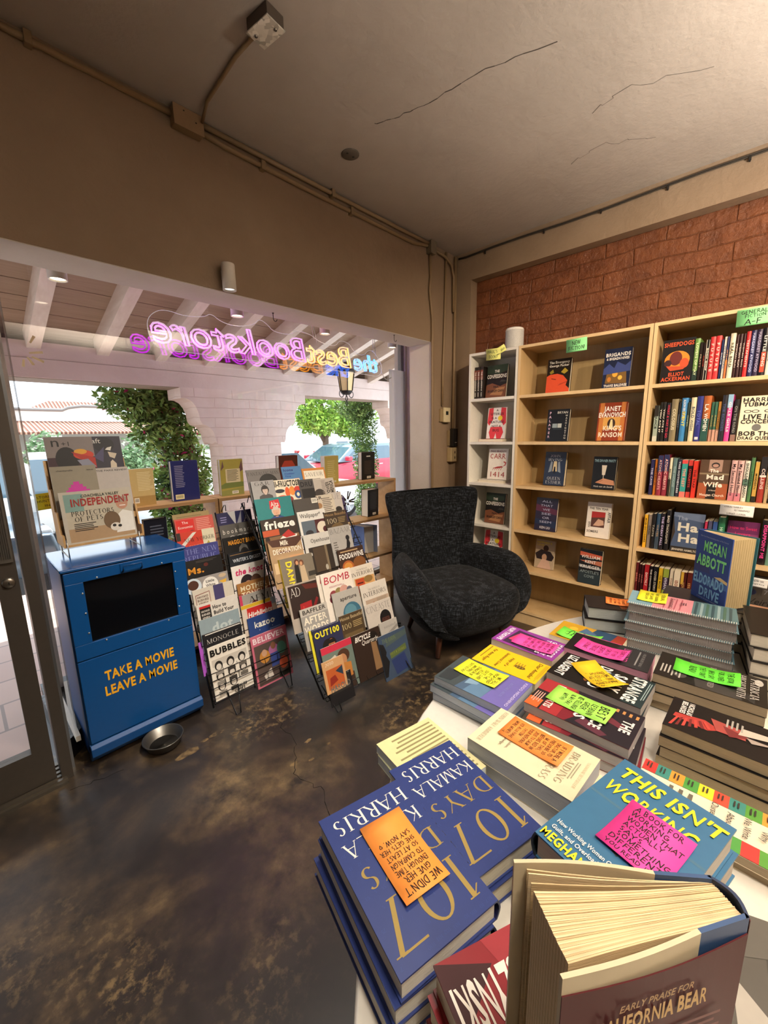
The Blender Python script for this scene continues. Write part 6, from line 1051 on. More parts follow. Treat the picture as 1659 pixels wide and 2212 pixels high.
m2(1.385, 1.69, .425, .165, '4a3a24', 'bronze magazine with pale name and large number, lower part of larger rack', [('R', .1, .2, .9, .5, '6a5636'), ('E', .3, .3, .1, .1, 'b89a5a'), ('T', 'House Beautiful', .5, .86, .09, 'c8b48a', 'n', .98), ('T', '100', .25, .62, .14, 'd0c090', 'serif', .42), ('L', .52, .6, .95, .78, 4, 'b09a68')])
m2(1.575, 1.68, .431, .208, 'c8c0b6', 'off-white film magazine with a dark shadowed man on the larger rack', [('H', .68, .2, .8, '4a2a22', '141012', '15131a'), ('E', .68, .58, .15, .17, '15110f'), ('T', 'CINEASTE', .5, .80, .14, '6a6660', 'fine', .92)])
m2(1.632, 1.615, .317, .141, 'b0aca6', 'grey magazine sheet with faint lettering low on the larger rack', [('P', '8a8680', [(0, .5), (1, .8), (1, .7), (0, .4)]), ('T', 'sound', .55, .78, .09, '8a8884', 'n', .7)])
m2(1.215, 1.648, .312, .202, '6a7a70', 'magazine with a crimson top band and a curly-haired person on the larger rack', [('R', 0, .86, 1, 1, 'c83048'), ('P', '3a2a22', [(.2, 0), (.9, .0), (.9, .3), (.5, .4)]), ('E', .66, .70, .2, .18, '4a3020'), ('E', .62, .62, .13, .16, 'b8825a'), ('P', 'b87838', [(.35, .2), (.85, .24), (.86, .52), (.6, .56), (.4, .46)]), ('P', 'c8c0b0', [(.1, .7), (.4, .78), (.45, .7), (.14, .62)])], hr=1.3)
m2(1.19, 1.612, .255, .135, 'c89a6a', 'small magazine with an orange painted scene at the front of the larger rack', [('R', .12, .1, .9, .72, 'b85a2a'), ('P', '8a2a1c', [(.2, .2), (.6, .3), (.5, .5), (.25, .45)]), ('P', '2a3a4a', [(.55, .6), (.9, .7), (.88, .4)]), ('T', '2010', .34, .84, .1, 'f4ecd8', 'serif', .4)], hr=1.25)
m2(1.20, 1.585, .165, .155, '17161a', 'black magazine with film strip edges at the very bottom of the larger rack', [('R', .05+.1*i, .94, .11+.1*i, .98, '6a6860') for i in range(9)] + [('R', .1, .4, .9, .86, '2a2826'), ('T', 'HAROLD', .5, .5, .2, '6a6864', 'x', .84)], hr=.95)
m2(1.419, 1.628, .312, .203, '2e1f17', 'dark brown cycling magazine with slanted white lettering on the larger rack', [('P', '8a6a48', [(.6, .1), (.86, .1), (.8, .7), (.62, .78)]), ('E', .74, .82, .16, .15, '17110d'), ('T', 'BICYCLE', .36, .84, .1, 'f0ece2', 'x', .56, 0, .25), ('T', 'Quarterly', .58, .73, .09, 'f0ece2', 'n', .6, 0, .3)])
m2(1.59, 1.59, .252, .225, '3c4e66', 'blue-green painterly magazine with a dark profile at the front of the larger rack', [('P', '17181c', [(0, .85), (.14, .8), (.2, .62), (.16, .55), (.24, .4), (.1, .1), (0, .1)]), ('P', '5a6a3a', [(.3, .56), (.9, .64), (.9, .5), (.3, .44)]), ('P', '2a3a6a', [(.3, .4), (.8, .46), (.9, .1), (.4, .06)]), ('P', '4a5a5a', [(.2, .72), (1, .82), (1, .94), (.3, .9)]), ('T', 'THE LION', .36, .82, .09, '7a8a4a', 'serif', .5), ('T', 'FEET & STORIES', .6, .52, .05, '9aa048', 'serif', .6)], hr=1.2)
# journals in the stepped stand
def jr(x, y, z, w, h, cov, label, a, th=.008, lean=9): mag(x, y, z, w, h/w, cov, label, a, 0, lean, th, 'journals in the wooden stand')
jr(.312, 2.447, 1.452, .185, .255, '857a76', 'grey journal with a black and red blurred shape on the wooden stand', [('R', 0, 0, 1, .62, '3a1c26'), ('E', .4, .58, .24, .32, '15100f'), ('E', .76, .66, .22, .12, 'c83a1c'), ('E', .7, .72, .14, .07, 'e0a02a'), ('P', 'b02a1c', [(.5, .72), (1, .6), (1, .4), (.8, .5)]), ('P', '8a8a9a', [(.6, .56), (.84, .58), (1, .42), (.7, .44)]), ('E', .3, .32, .14, .12, '8a2a18'), ('T', 'n', .2, .82, .17, '17130f', 'n', .2), ('T', '+1', .42, .83, .08, '17130f', 'n', .2)])
jr(.492, 2.452, 1.452, .125, .255, '2b2735', 'dark violet journal with a white-scarved woman on the wooden stand', [('E', .4, .84, .36, .3, '17161a'), ('P', '4a4666', [(0, .6), (.4, .8), (.3, .5)]), ('P', 'cdbfa8', [(.5, .7), (.8, .66), (.7, .56), (.54, .6)]), ('P', 'd8d4c8', [(.42, .74), (.6, .72), (.66, .8), (.5, .78)]), ('P', 'cdbfa8', [(.5, .3), (.72, .3), (.74, .46), (.62, .54), (.54, .5)]), ('T', 'aft', .16, .87, .09, 'e0dcd4', 'n', .3)])
jr(.306, 2.38, 1.318, .175, .235, '8f8672', 'khaki journal with a pixelled magenta mound on the wooden stand', [('R', .5-.06*i, .68-.055*i, .5+.07*i, .74-.055*i+.001, 'c8329a') for i in range(1, 8)] + [('T', 'chantarelle', .3, .9, .03, '2a2620', 'n', .36), ('T', 'issue', .86, .9, .03, '2a2620', 'n', .16)])
jr(.478, 2.386, 1.300, .14, .22, 'b4aca4', 'plain pale grey journal with thin capitals on the wooden stand', [('T', 'THE PARIS REVIEW', .5, .92, .036, '26231f', 'b', .94)])
t = mag(.313, 2.312, 1.205, .283, .86, 'b8b0a0', 'newspaper with red masthead and a smiling person holding a dog on the wooden stand', [('R', .05, .05, .97, .95, 'b8ae98'), ('R', .05, .62, .30, .95, '7a9a90'), ('R', .05, .05, .97, .3, 'a88a66'), ('P', 'e0dcd2', [(.70, .12), (.98, .12), (.98, .5), (.84, .56), (.74, .46)]), ('E', .84, .70, .09, .11, 'b8856a'), ('E', .84, .77, .09, .05, '9a8a78'), ('R', .80, .64, .89, .655, 'f0e8e0'), ('E', .66, .38, .12, .15, '6a5238'), ('E', .70, .24, .08, .07, 'd8cfc0'), ('E', .68, .27, .028, .024, '17130f'), ('E', .76, .25, .028, .024, '17130f'), ('L', .13, .24, .46, .40, 5, '2a2622'), ('T', 'COACHELLA VALLEY', .55, .88, .05, '22302c', 'b', .54), ('T', 'INDEPENDENT', .55, .72, .135, '9a241e', 'x', .84), ('T', 'PROTECTORS', .42, .54, .085, '22201c', 'serif', .6), ('T', 'OF PETS', .35, .43, .085, '22201c', 'serif', .4)], 0, 8, .006, 'journals in the wooden stand')
t.name = 'newspaper'; t['category'] = 'newspaper'
# ------------------------------------------------------------------ white round table and everything on it
TZ = .71
t = thing('table', 'large round white table covered with stacks of books and notes', 'table', (1.072, -.527, 0)); WT = M('e8e2d6', .3)
mb = MB(); mb.lathe([(.0001, TZ-.03), (1.10, TZ-.03), (1.155, TZ-.026), (1.172, TZ-.016), (1.172, TZ-.006), (1.166, TZ), (.0001, TZ)], WT, 96); mb.build('tabletop', t)
mb = MB(); mb.lathe([(.45, 0), (.44, .012), (.2, .05), (.09, .14), (.07, .35), (.09, .55), (.2, .66), (.35, TZ-.03)], WT, 48); mb.build('pedestal', t)
def flat(cx, cy, z, w, h, th, rz, cov, label, a=(), **k):      # rz = direction of the cover's reading line
    c, s = math.cos(R(rz)), math.sin(R(rz)); o = Vector((cx, cy, z)) - Vector((c, s, 0))*w/2 - Vector((-s, c, 0))*h/2
    return book(XF((o.x, o.y, z), (c, s, 0), (-s, c, 0)), w, h, th, cov, label, a, **k)
def stack(cx, cy, zs, w, h, th, rzs, cov, labels, a, offs=None, **k):
    for i, lab in enumerate(labels):
        dx, dy = (offs[i] if offs else (0, 0)); flat(cx+dx, cy+dy, zs + i*(th+.0006), w, h, th, rzs[i], cov, lab, a if i >= len(labels)-2 else (), **k)
def card(cx, cy, z, rz, colr, lines, label, w=.127, h=.076, **k):
    c, s = math.cos(R(rz)), math.sin(R(rz)); o = Vector((cx, cy, z)) - Vector((c, s, 0))*w/2 - Vector((-s, c, 0))*h/2
    return note(XF((o.x, o.y, z+.0024), (c, s, 0), (-s, c, 0)), w, h, colr, lines, label, curl=k.pop('curl', .004), **k)
N1 = '2c3b76'; GO = '9a8444'
rn = random.Random(5)
nums = [('T', str(107-i), .06+.088*(i % 11)+rn.uniform(-.01, .01), .955-.094*(i//11)+rn.uniform(-.008, .008), .018, '39508f', 'fine', None, 0) for i in range(107)]
NAVY = nums + [('T', '107', .5, .66, .26, GO, 'serif', .93), ('T', 'DAYS', .5, .44, .135, GO, 'serif', .86), ('T', 'KAMALA', .5, .25, .105, 'e8e4d8', 'serif', .86), ('T', 'HARRIS', .5, .07, .115, 'e8e4d8', 'serif', .86)]
th = .0333
for i, (dx, dy, r) in enumerate(((-.012, .004, 165), (-.006, .0, 164), (.0, .0, 165.5))):
    flat(.3785+dx, .342+dy, TZ+.001+i*(th+.0006), .160, .241, th, r, N1, ('lowest', 'middle', 'top')[i] + ' navy hardcover with gold numerals in the stack at the near table edge', NAVY if i == 2 else (), spine='171c48', page='d8d4c8', group='navy hardcovers in the near stack', sp=[('T', '107 DAYS', .5, .3, .4, GO, 'fine', .5)])
card(.386, .343, TZ+.001+3*(th+.0006), 75.5+180, 'ff9a42', [("WE DIDN'T", .5, .83, .12, .78), ('GIVE HER', .56, .70, .1, .6), ('ENOUGH TIME', .52, .58, .095, .74), ('TO CAMPAIGN', .5, .46, .09, .78), ('SO AT LEAST', .48, .345, .085, .74), ('SHE GETS HER', .54, .24, .08, .84), ('SAY NOW. <', .5, .12, .085, .72)], 'orange handwritten note lying on the stack of navy hardcovers', w=.076, h=.130) if 0 else None
card(.3855, .3425, TZ+.001+3*(th+.0006), 165.5, 'ff9a42', [("WE DIDN'T", .5, .86, .085, .80), ('GIVE HER', .48, .75, .07, .60), ('ENOUGH TIME', .5, .655, .062, .74), ('TO CAMPAIGN', .5, .565, .058, .74), ('SO AT LEAST', .5, .475, .056, .76), ('SHE GETS HER', .52, .39, .054, .80), ('SAY NOW. <', .5, .30, .058, .74)], 'orange handwritten note lying on the stack of navy hardcovers', w=.076, h=.131)
for i, (dx, dy, r) in enumerate(((.004, -.006, 165), (.0, .0, 165))):
    flat(.548+dx, .346+dy, TZ+.0015+i*.0385, .154, .238, .0375, r, N1, ('lower', 'upper')[i] + ' navy hardcover with gold numerals in the second pair behind the orange note', NAVY if i else (), spine='171c48', page='d8cfb8', group='navy hardcovers in the second pair', sp=[('T', '107 DAYS', .5, .3, .4, GO, 'fine', .5)])
# cream back cover and its pair
TXT = [('L', .06, .05+.0, .94, .95, 15, '8a8258')]
for i, lab in enumerate(('lower pale green paperback under the text-covered one at the table edge', 'cream paperback with printed text lying face down at the table edge')):
    flat(.62-.006*(1-i), .47-.008*(1-i), TZ+.001+i*.0225, .152, .185, .022, 166+2*i, ('c8d0b0', 'd8d09c')[i], lab, TXT if i else (), hard=False, page='c8d0d4')
# braided grass
KIM = [('E', .40-.03*i, .52+.026*i-.09, .05, .028, ('8a8650', 'b0a868', '6a6a38')[i % 3]) for i in range(9)] + [('P', '5a5a30', [(.24, .58), (.32, .56), (.18, .70), (.12, .72)]), ('T', 'BRAIDING', .5, .80, .06, '6a6450', 'fine', .74), ('T', 'SWEETGRASS', .5, .69, .06, '6a6450', 'fine', .9), ('T', 'NATIONAL BESTSELLER', .5, .94, .024, '8a7a50', 'fine', .6), ('L', .3, .87, .7, .91, 2, '9a947c')]
KIM += [('T', 'Indigenous Wisdom,', .5, .32, .026, '6a6450', 'n', .6), ('T', 'Scientific Knowledge,', .5, .26, .026, '6a6450', 'n', .6), ('T', 'ROBIN WALL KIMMERER', .5, .07, .042, '6a6450', 'fine', .88)]
stack(.751, .302, TZ+.001, .138, .224, .0372, (176, 177), 'e2d6b4', ('lower cream paperback under the braided grass cover', 'cream paperback with a braided rope of grass under an orange note'), KIM, offs=((.006, -.006), (0, 0)), hard=False, page='b8bcc4')
card(.7735, .305, TZ+.001+2*.0378, 176, 'ff9440', [('IF I WERE A', .55, .88, .062, .7), ("DOCTOR, I'D", .5, .79, .055, .66), ('PRESCRIBE 30', .5, .70, .055, .74), ('M. OF THIS,', .5, .61, .055, .64), ('BEFORE BED IN', .52, .52, .055, .78), ('2025 TO CALM', .5, .43, .055, .7), ('YOUR NERVOUS', .52, .34, .055, .76), ('SYSTEM', .45, .26, .05, .4), ("(I'D ALSO HAVE", .52, .17, .05, .8), ('MORE MONEY)', .5, .08, .05, .7), (':(', .82, .03, .04, .1)], 'orange handwritten note lying on the braided grass paperback', w=.075, h=.134)
# red and black epic
DER = [('R', 0, 0, 1, .34, 'a02a30'), ('R', .42, 0, 1, .16, '1c1418'), ('R', .72, 0, 1, .14, 'd8602a'), ('P', '1a1420', [(.0, .36), (.7, .5), (1, .42), (1, 1), (0, 1)]), ('P', '6a2a38', [(.2, .5), (.5, .9), (.62, .92), (.44, .48)]), ('P', '5a2a3a', [(.7, .55), (.9, .8), (1, .75), (.9, .5)]), ('E', .36, .38, .17, .17, 'c05a40'), ('E', .34, .37, .12, .12, 'd8a86a'), ('L', .08, .74, .2, .98, 4, 'c08a50'), ('T', 'THE', .5, .86, .09, 'f0e8e0', 'x', .36), ('T', 'PALACE', .54, .62, .1, 'f0e8e0', 'x', .66), ('T', 'EROS', .5, .46, .1, 'f0e8e0', 'x', .6), ('T', 'DE ROBERTIS', .48, .17, .07, 'f0dcd4', 'x', .82), ('L', .5, .02, .9, .12, 4, 'd8a090')]
stack(.951, .265, TZ+.001, .135, .229, .0243, (186, 184, 179), '7a2430', ('lowest red and black paperback in the stack under the light green note', 'second red and black paperback turned askew under the light green note', 'top red and black paperback with a gold seal under the light green note'), DER, offs=((-.012, -.014), (-.012, -.010), (0, 0)), hard=False, page='a8a6a8')
card(.963, .275, TZ+.001+3*.0249, 176, 'a8e85a', [('BEST', .5, .80, .13, .7), ('LESBIAN', .55, .66, .085, .7), ('GREEK', .5, .54, .085, .52), ('RE-TELLING!', .52, .42, .08, .8), ('(& MY FAV.', .5, .30, .07, .68), ('MYTH!)', .5, .18, .07, .46)], 'light green handwritten note lying on the red and black paperback', w=.073, h=.139)
# black thriller with tall white capitals
STR = [('P', '1c3034', [(0, .8), (1, .8), (1, 1), (0, 1)]), ('P', '22303a', [(.1, .3), (.5, .38), (.6, .7), (.2, .66)]), ('P', '6a8a3a', [(.4, .34), (.46, .34), (.46, .44), (.4, .42)]), ('E', .7, .4, .12, .05, '7a4a22'), ('T', 'STRANGE', .5, .80, .125, 'f0ece4', 'x', .92), ('T', 'SALLY', .5, .62, .125, 'f0ece4', 'x', .66), ('T', 'DIAMOND', .5, .44, .125, 'f0ece4', 'x', .88), ('T', 'A Novel', .4, .36, .05, '6a9a3a', 'n', .22), ('T', 'LIZ NUGENT', .5, .07, .10, 'f0ece4', 'x', .88), ('L', .1, .95, .8, .99, 2, '9ab0b0')]
stack(1.118, .276, TZ+.001, .140, .228, .0243, (186, 181, 178), '141416', ('lowest black paperback under the tilted amber note', 'second black paperback under the tilted amber note', 'top black paperback with tall white capitals under the tilted amber note'), STR, offs=((-.004, .012), (.004, .0), (0, 0)), hard=False, page='b0aca8')
card(1.114, .279, TZ+.001+3*.0249, 143, 'f6c81e', [('SO', .8, .86, .08, .2), ('AMAZING', .5, .72, .085, .8), ('AND - YOU -', .5, .6, .08, .8), ('MESSED UP', .5, .48, .085, .78), ('ENOUGH ...', .5, .36, .08, .7)], 'amber handwritten note lying askew on the black thriller paperback', w=.076, h=.129, curl=.014, ink='4a3a1a')
# pink-edged black paperbacks
PNK = [('R', 0, 0, .02, 1, 'e0509a'), ('P', '2a2a2e', [(0, .6), (1, .5), (1, 1), (0, 1)]), ('L', .1, .82, .9, .86, 1, '8a8a8a'), ('T', 'LUCKY RED', .5, .66, .08, 'd85aa0', 'hand', .7), ('T', 'JOURNAL', .5, .16, .07, 'd85aa0', 'hand', .6), ('T', 'ONE OF THE BEST BOOKS', .5, .88, .03, 'b8b8b8', 'fine', .7)]
stack(1.301, .303, TZ+.001, .125, .224, .0318, (184, 182), '1a181c', ('lower black paperback with pink sprayed edges under the long pink note', 'upper black paperback with pink sprayed edges under the long pink note'), PNK, offs=((0, 0), (0, 0)), hard=False, page='d89ab0')
card(1.283, .318, TZ+.001+2*.0324, 178, 'ff4aa8', [('EXACTLY', .5, .86, .085, .7), ('IT IS!!', .5, .72, .08, .5), ('SASSY', .52, .58, .09, .6), ('DEATH', .5, .44, .09, .6), ('TRUE', .5, .30, .1, .6), ('CRIME', .5, .14, .08, .6)], 'long pink note lying on the black paperback with pink edges', w=.074, h=.136, curl=.01, ink='5a1a3a')
# purple novel
THO = [('P', '3a2440', [(.1, .2), (.9, .16), (.95, .75), (.2, .8)]), ('P', 'c83a6a', [(.3, .25), (.7, .2), (.75, .4), (.35, .46)]), ('R', .45, .5, .62, .62, '8a8a94'), ('T', "MARGO'S", .5, .88, .07, 'f0e4f0', 'x', .76), ('T', 'GOT MONEY', .5, .78, .065, 'f0e4f0', 'x', .8), ('T', 'TROUBLES', .5, .69, .065, 'f0e4f0', 'x', .8), ('T', 'RUFI THORPE', .5, .06, .075, 'f0e4f0', 'x', .84)]
stack(1.213, .513, TZ+.001, .128, .204, .0268, (176, 178), '8a3a92', ('lower purple paperback under the pink note at the far table edge', 'upper purple paperback with white capitals under the pink note'), THO, offs=((.004, -.006), (0, 0)), hard=False, page='cfc4b0')
card(1.206, .492, TZ+.001+2*.0274, 181, 'ff4aa8', [('A NEW MOM', .5, .86, .07, .8), ('KICKS ASS', .5, .74, .075, .74), ('WITH ONLY', .5, .62, .07, .7), ('FANS, A BABY', .5, .50, .07, .84), ('& A WRESTLER', .5, .38, .07, .86), ('DAD. LOVE IT', .5, .26, .07, .8)], 'pink handwritten note lying on the purple paperback', w=.073, h=.130, ink='5a1a3a')
# yellow letter-covered paperback
YEL = [('E', .56, .66, .08, .14, '5a4a1a'), ('L', .36, .56, .66, .72, 4, 'a07a1a'), ('L', .04, .04, .9, .08, 1, '8a6a1a'), ('L', .06, .93, .94, .98, 3, 'a8841e'), ('T', 'Dear Annabel', .45, .84, .06, '3a2c10', 'n', .8, 0, .3), ('T', 'Help of a', .5, .46, .05, '3a2c10', 'n', .5, 0, .3), ('T', 'Sentimental Crime', .5, .34, .05, '3a2c10', 'n', .8, 0, .3), ('T', 'For Anna Roger', .5, .13, .055, '3a2c10', 'n', .76, 0, .3)]
stack(1.060, .502, TZ+.001, .114, .197, .0262, (183, 180), 'f0bc1e', ('lower yellow paperback under the script-covered one', 'yellow paperback covered with ink script near the table edge'), YEL, offs=((.002, -.004), (0, 0)), hard=False, page='ddd2b8')
# blue misty paperback
HIG = [('P', '3a4448', [(0, 0), (1, 0), (1, .3), (.5, .36), (0, .32)]), ('P', '5a7a98', [(0, .5), (1, .42), (1, .66), (0, .7)]), ('P', '6a62a8', [(0, .72), (1, .66), (1, 1), (0, 1)]), ('P', '7a98b0', [(.3, .36), (.8, .36), (.7, .5), (.4, .52)]), ('P', '2a3034', [(.55, .02), (.95, .04), (.9, .2), (.6, .24)])] + [('L', .08, .20+.1*i, .34, .27+.1*i, 2, 'd8dce0') for i in range(3)] + [('T', 'INVISIBLE HELIX', .5, .80, .03, '8a98c8', 'fine', .5), ('T', 'KEIGO HIGASHINO', .5, .93, .035, 'c8c0e8', 'b', .86)]
stack(.909, .509, TZ+.001, .145, .217, .0215, (181, 178, 180), '4a607a', ('lowest misty blue paperback at the table edge under the yellow note', 'second misty blue paperback slipped askew under the yellow note', 'top misty blue paperback under the yellow note'), HIG, offs=((-.006, -.0), (-.014, .004), (0, 0)), hard=False, page='b4bcc8')
card(.931, .527, TZ+.001+3*.0221, 177, 'f2ee2c', [('WE SELL', .6, .86, .085, .56), ('HIGASHINO', .52, .75, .08, .76), ('BY THE', .5, .64, .075, .46), ('CRATE LOAD!', .55, .53, .075, .74), ('VEGAN', .5, .43, .07, .42), ('DUNGEON OF', .55, .34, .07, .7), ('MACABRE', .5, .24, .07, .56), ('? DOSTOEVSKY', .5, .14, .065, .82)], 'yellow handwritten note lying on the misty blue paperback', w=.076, h=.131)
# painted cover with green drawing
flat(1.424, .40, TZ+.001, .14, .21, .030, 180, 'c89a2a', 'paperback with a swirling ochre and blue painted cover under the drawn green note', [('P', '2a4a6a', [(.0, .55), (1, .4), (1, .75), (0, .9)]), ('P', 'a03a2a', [(0, .86), (1, .78), (1, 1), (0, 1)]), ('P', '4a6a8a', [(.1, .4), (.6, .3), (.8, .5), (.3, .6)]), ('E', .3, .24, .1, .1, 'e0b83a'), ('E', .7, .68, .09, .09, 'd8a080'), ('T', 'O', .75, .58, .12, 'f0e8dc', 'x', .16)], hard=False, page='e8dfc8')
def scrib(mb, w, h):
    r = random.Random(8)
    for k in range(9):
        cx, cy = w*r.uniform(.2, .8), h*(.1+.09*k); rx = w*r.uniform(.14, .3)
        P = [(cx+rx*math.cos(a), cy+.05*h*math.sin(a)*r.uniform(.8, 1.3), .0012) for a in [R(40*q) for q in range(9)]]
        for a, b_ in zip(P, P[1:]): mb.tube([a, b_], .0008, '15110f', 4)
card(1.395, .418, TZ+.0316, 178, '7aea4a', [], 'bright green note with a scribbled face on the painted paperback', w=.07, h=.13, curl=.012, draw=scrib)
# silver-edged black hardcovers
for i in range(2):
    flat(1.628+.006*i, .375-.004*i, TZ+.001+i*.0455, .122, .20, .0445, 201+3*i, '1c1a1c', ('lower', 'upper') [i] + ' black hardcover with silvery edges left of the spiral notebooks', [('P', '8a4a2a', [(.2, .5), (.9, .55), (.9, .8), (.2, .8)]), ('T', 'VENGEANCE', .5, .84, .09, '8a8a8c', 'x', .9)] if i else [], page='b4bcbc')
card(1.648, .366, TZ+.001+2*.0455, 196, 'ff8a3c', [('ALICE', .5, .8, .09, .5), ('FEENEY', .5, .64, .09, .6), ('JUST KEEPS', .5, .48, .08, .8), ('GETTING', .5, .32, .08, .6), ('WEIRDER!', .5, .16, .08, .7)], 'orange handwritten note lying on the black hardcover with silvery edges', w=.07, h=.085)
# spiral notebooks
SPM = M('ece8e0', .4); SPI = [('P', '7aa0b0', [(0, 0), (1, 0), (1, .24), (0, .24)]), ('P', 'd8909a', [(0, .24), (1, .24), (1, .60), (0, .62)]), ('P', '5a7a80', [(0, .62), (1, .60), (1, 1), (0, 1)])] + [('P', ('3a5258', '8fa8ac', '4a6a5a')[i % 3], [(.05, .64+.05*i), (.95, .62+.05*i), (.9, .645+.05*i), (.1, .665+.05*i)]) for i in range(7)] + [('P', 'b05a68', [(.1, .36+.05*i), (.9, .34+.05*i), (.85, .352+.05*i), (.15, .372+.05*i)]) for i in range(4)] + [('T', 'Summer', .55, .40, .045, '3a2a30', 'n', .7, 0, .3), ('T', 'in', .5, .50, .04, '3a2a30', 'n', .2, 0, .3), ('L', .3, .52, .5, .56, 2, '5a3a44')]
for i in range(5):
    lab = ('lowest spiral notebook in the stack of five', 'second spiral notebook from the bottom of the stack of five', 'middle spiral notebook of the stack of five', 'fourth spiral notebook from the bottom of the stack of five', 'top spiral notebook with a pink and sea-green painted cover')[i]
    w, h, th = .134, .286, .0312; dx, dy, r = ((.0, -.004, 186), (.004, .002, 187), (-.004, .004, 186), (.003, -.003, 186.5), (0, 0, 186))[i]
    c, s = math.cos(R(r)), math.sin(R(r)); o = Vector((1.5765+dx, .171+dy, TZ+.001+i*.0318)) - Vector((c, s, 0))*w/2 - Vector((-s, c, 0))*h/2
    t = thing('notebook', lab, 'notebook', mat=XF(o, (c, s, 0), (-s, c, 0)), group='spiral notebooks in a stack')
    mb = MB(); mb.box((0, 0, 0), (w, h, .0012), '5a7078'); mb.box((0, 0, th-.0012), (w, h, th), '7aa0b0')
    if i == 4: art(mb, [q for q in SPI if q[0] != 'T'], w, h, th)
    co = mb.build('cover', t)
    if i == 4: mb = MB(); letters(mb, [q for q in SPI if q[0] == 'T'], w, h, th+.006); mb.build('cover_lettering', co)
    mb = MB(); mb.box((.003, .004, .0012), (w-.007, h-.004, th-.0012), paper('a8a2a0')); mb.build('page_block', t)
    mb = MB()
    for k in range(50):
        y = .006+(h-.012)*k/49
        mb.tube([(w-.009, y, th+.0006), (w-.004, y, th+.0018), (w+.0004, y, th-.0014)], .0013, SPM, 5); mb.tube([(w-.009, y, .0002 if i == 0 else -.0001), (w-.004, y, .0004), (w+.0004, y, .0026)], .0013, SPM, 5)
        mb.tube([(w+.0004, y, .0026), (w+.0004, y, th-.0014)], .0004, M('8f8a88'), 3)
    tag(mb.build('wire_binding', t), kind=None)
card(1.592, .252, TZ+.001+5*.0318, 186, 'f4f02e', [('SERIAL', .5, .80, .12, .6), ('SURF JOURNAL', .5, .60, .1, .84), ('BY DAVID', .5, .42, .1, .6), ('SEX DAY!', .5, .24, .1, .6)], 'yellow handwritten note lying on the top spiral notebook', w=.105, h=.082)
# black glossy hardcover bundle and a tall standing novel
for i in range(4):
    flat(1.60-.004*(i % 2), -.085+.004*i, TZ+.001+i*.0408, .165, .232, .040, 100-3*(i % 2), '15110f', ('lowest', 'second', 'third', 'topmost')[i] + ' thick glossy black hardcover stacked at the right of the spiral notebooks', [('T', 'CS', .4, .55, .1, 'e8e4dc', 'n', .3), ('P', '3a2a22', [(.1, .1), (.5, .2), (.4, .4), (.1, .3)])] if i == 3 else [], spine='120e0d', sp=[('P', 'a08a60', [(.35, .1), (.7, .0), (.9, .5), (.6, .9)]), ('P', '3a241c', [(.7, .0), (1, 0), (1, 1), (.8, .8)]), ('T', 'EC', .12, .25, .5, 'e8e4dc', 'b', .14)], page='d8d2c4', group='glossy black hardcovers in a stack')
for i in range(4):
    flat(1.755, .118+.004*i, TZ+.001+i*.0348, .15, .23, .0342, 182, '23262c', ('lowest', 'second', 'third', 'topmost')[i] + ' dark hardcover behind the spiral notebooks, under the standing blue novel', [], page='d8cfb8', group='dark hardcovers under the standing novel')
zt = TZ+.001+4*.0348
w, h, th = .150, .240, .030
t = thing('book', 'blue hardcover with green and pale blue capitals standing fanned open', 'book', mat=XF((1.794, .145, zt+.0005), (-.74, -.67, 0), (0, 0, 1)))
mb = MB(); ED = [('P', '3a4a84', [(0, .4), (.5, .42), (.4, .56), (0, .6)]), ('P', '4a78bc', [(0, .22), (1, .28), (1, .36), (.3, .34)]), ('P', 'e8d49a', [(.62, .40), (.8, .43), (1, .40), (1, .36), (.9, .37)])]
mb.box((0, 0, th-.003), (w, h, th), '31509c'); mb.prism([(0, 0, th), (-.006, 0, th*.7), (-.006, 0, th*.3), (0, 0, 0), (.003, 0, 0.001), (-.003, 0, th*.3), (-.003, 0, th*.7), (.003, 0, th-.003)][::-1], (0, h, 0), M('243a7c')); mb.prism([(0, 0, .0), (.135, 0, -.062), (.134, 0, -.065), (0, 0, -.003)], (0, h, 0), M('2a6a78')); art(mb, ED, w, h, th); co = mb.build('cover', t)
mb = MB(); NP = 30
for i in range(NP):
    q = i/(NP-1); z0 = th-.0035-q*(th-.006); x1 = w-.004-q*.017; z1 = th-.005-q*(th+.053); nn = .00042
    mb.prism([(.003, .003, z0-nn), (.07, .003, (z0+z1)/2-nn), (x1, .003, z1-nn*2), (x1, .003, z1+nn*2), (.07, .003, (z0+z1)/2+nn), (.003, .003, z0+nn)], (0, h-.007, 0), (paper('c9b487'), paper('bda878'), paper('d4c096'))[i % 3])
mb.build('page_block', t)
mb = MB(); letters(mb, [('T', 'MEGAN', .56, .72, .15, '8af09a', 'x', .66), ('T', 'ABBOTT', .50, .51, .15, '8af09a', 'x', .84), ('T', 'ELDORADO', .48, .24, .14, '8ac8f0', 'x', .9), ('T', 'DRIVE', .54, .07, .13, '8ac8f0', 'x', .6), ('T', 'New York Times bestselling author of The Turnout', .5, .92, .018, 'b8c4e0', 'n', .8), ('T', 'a novel of pure suspense', .5, .03, .018, 'b8c4e0', 'n', .6)], w, h, th+.0008); mb.build('front_lettering', co)
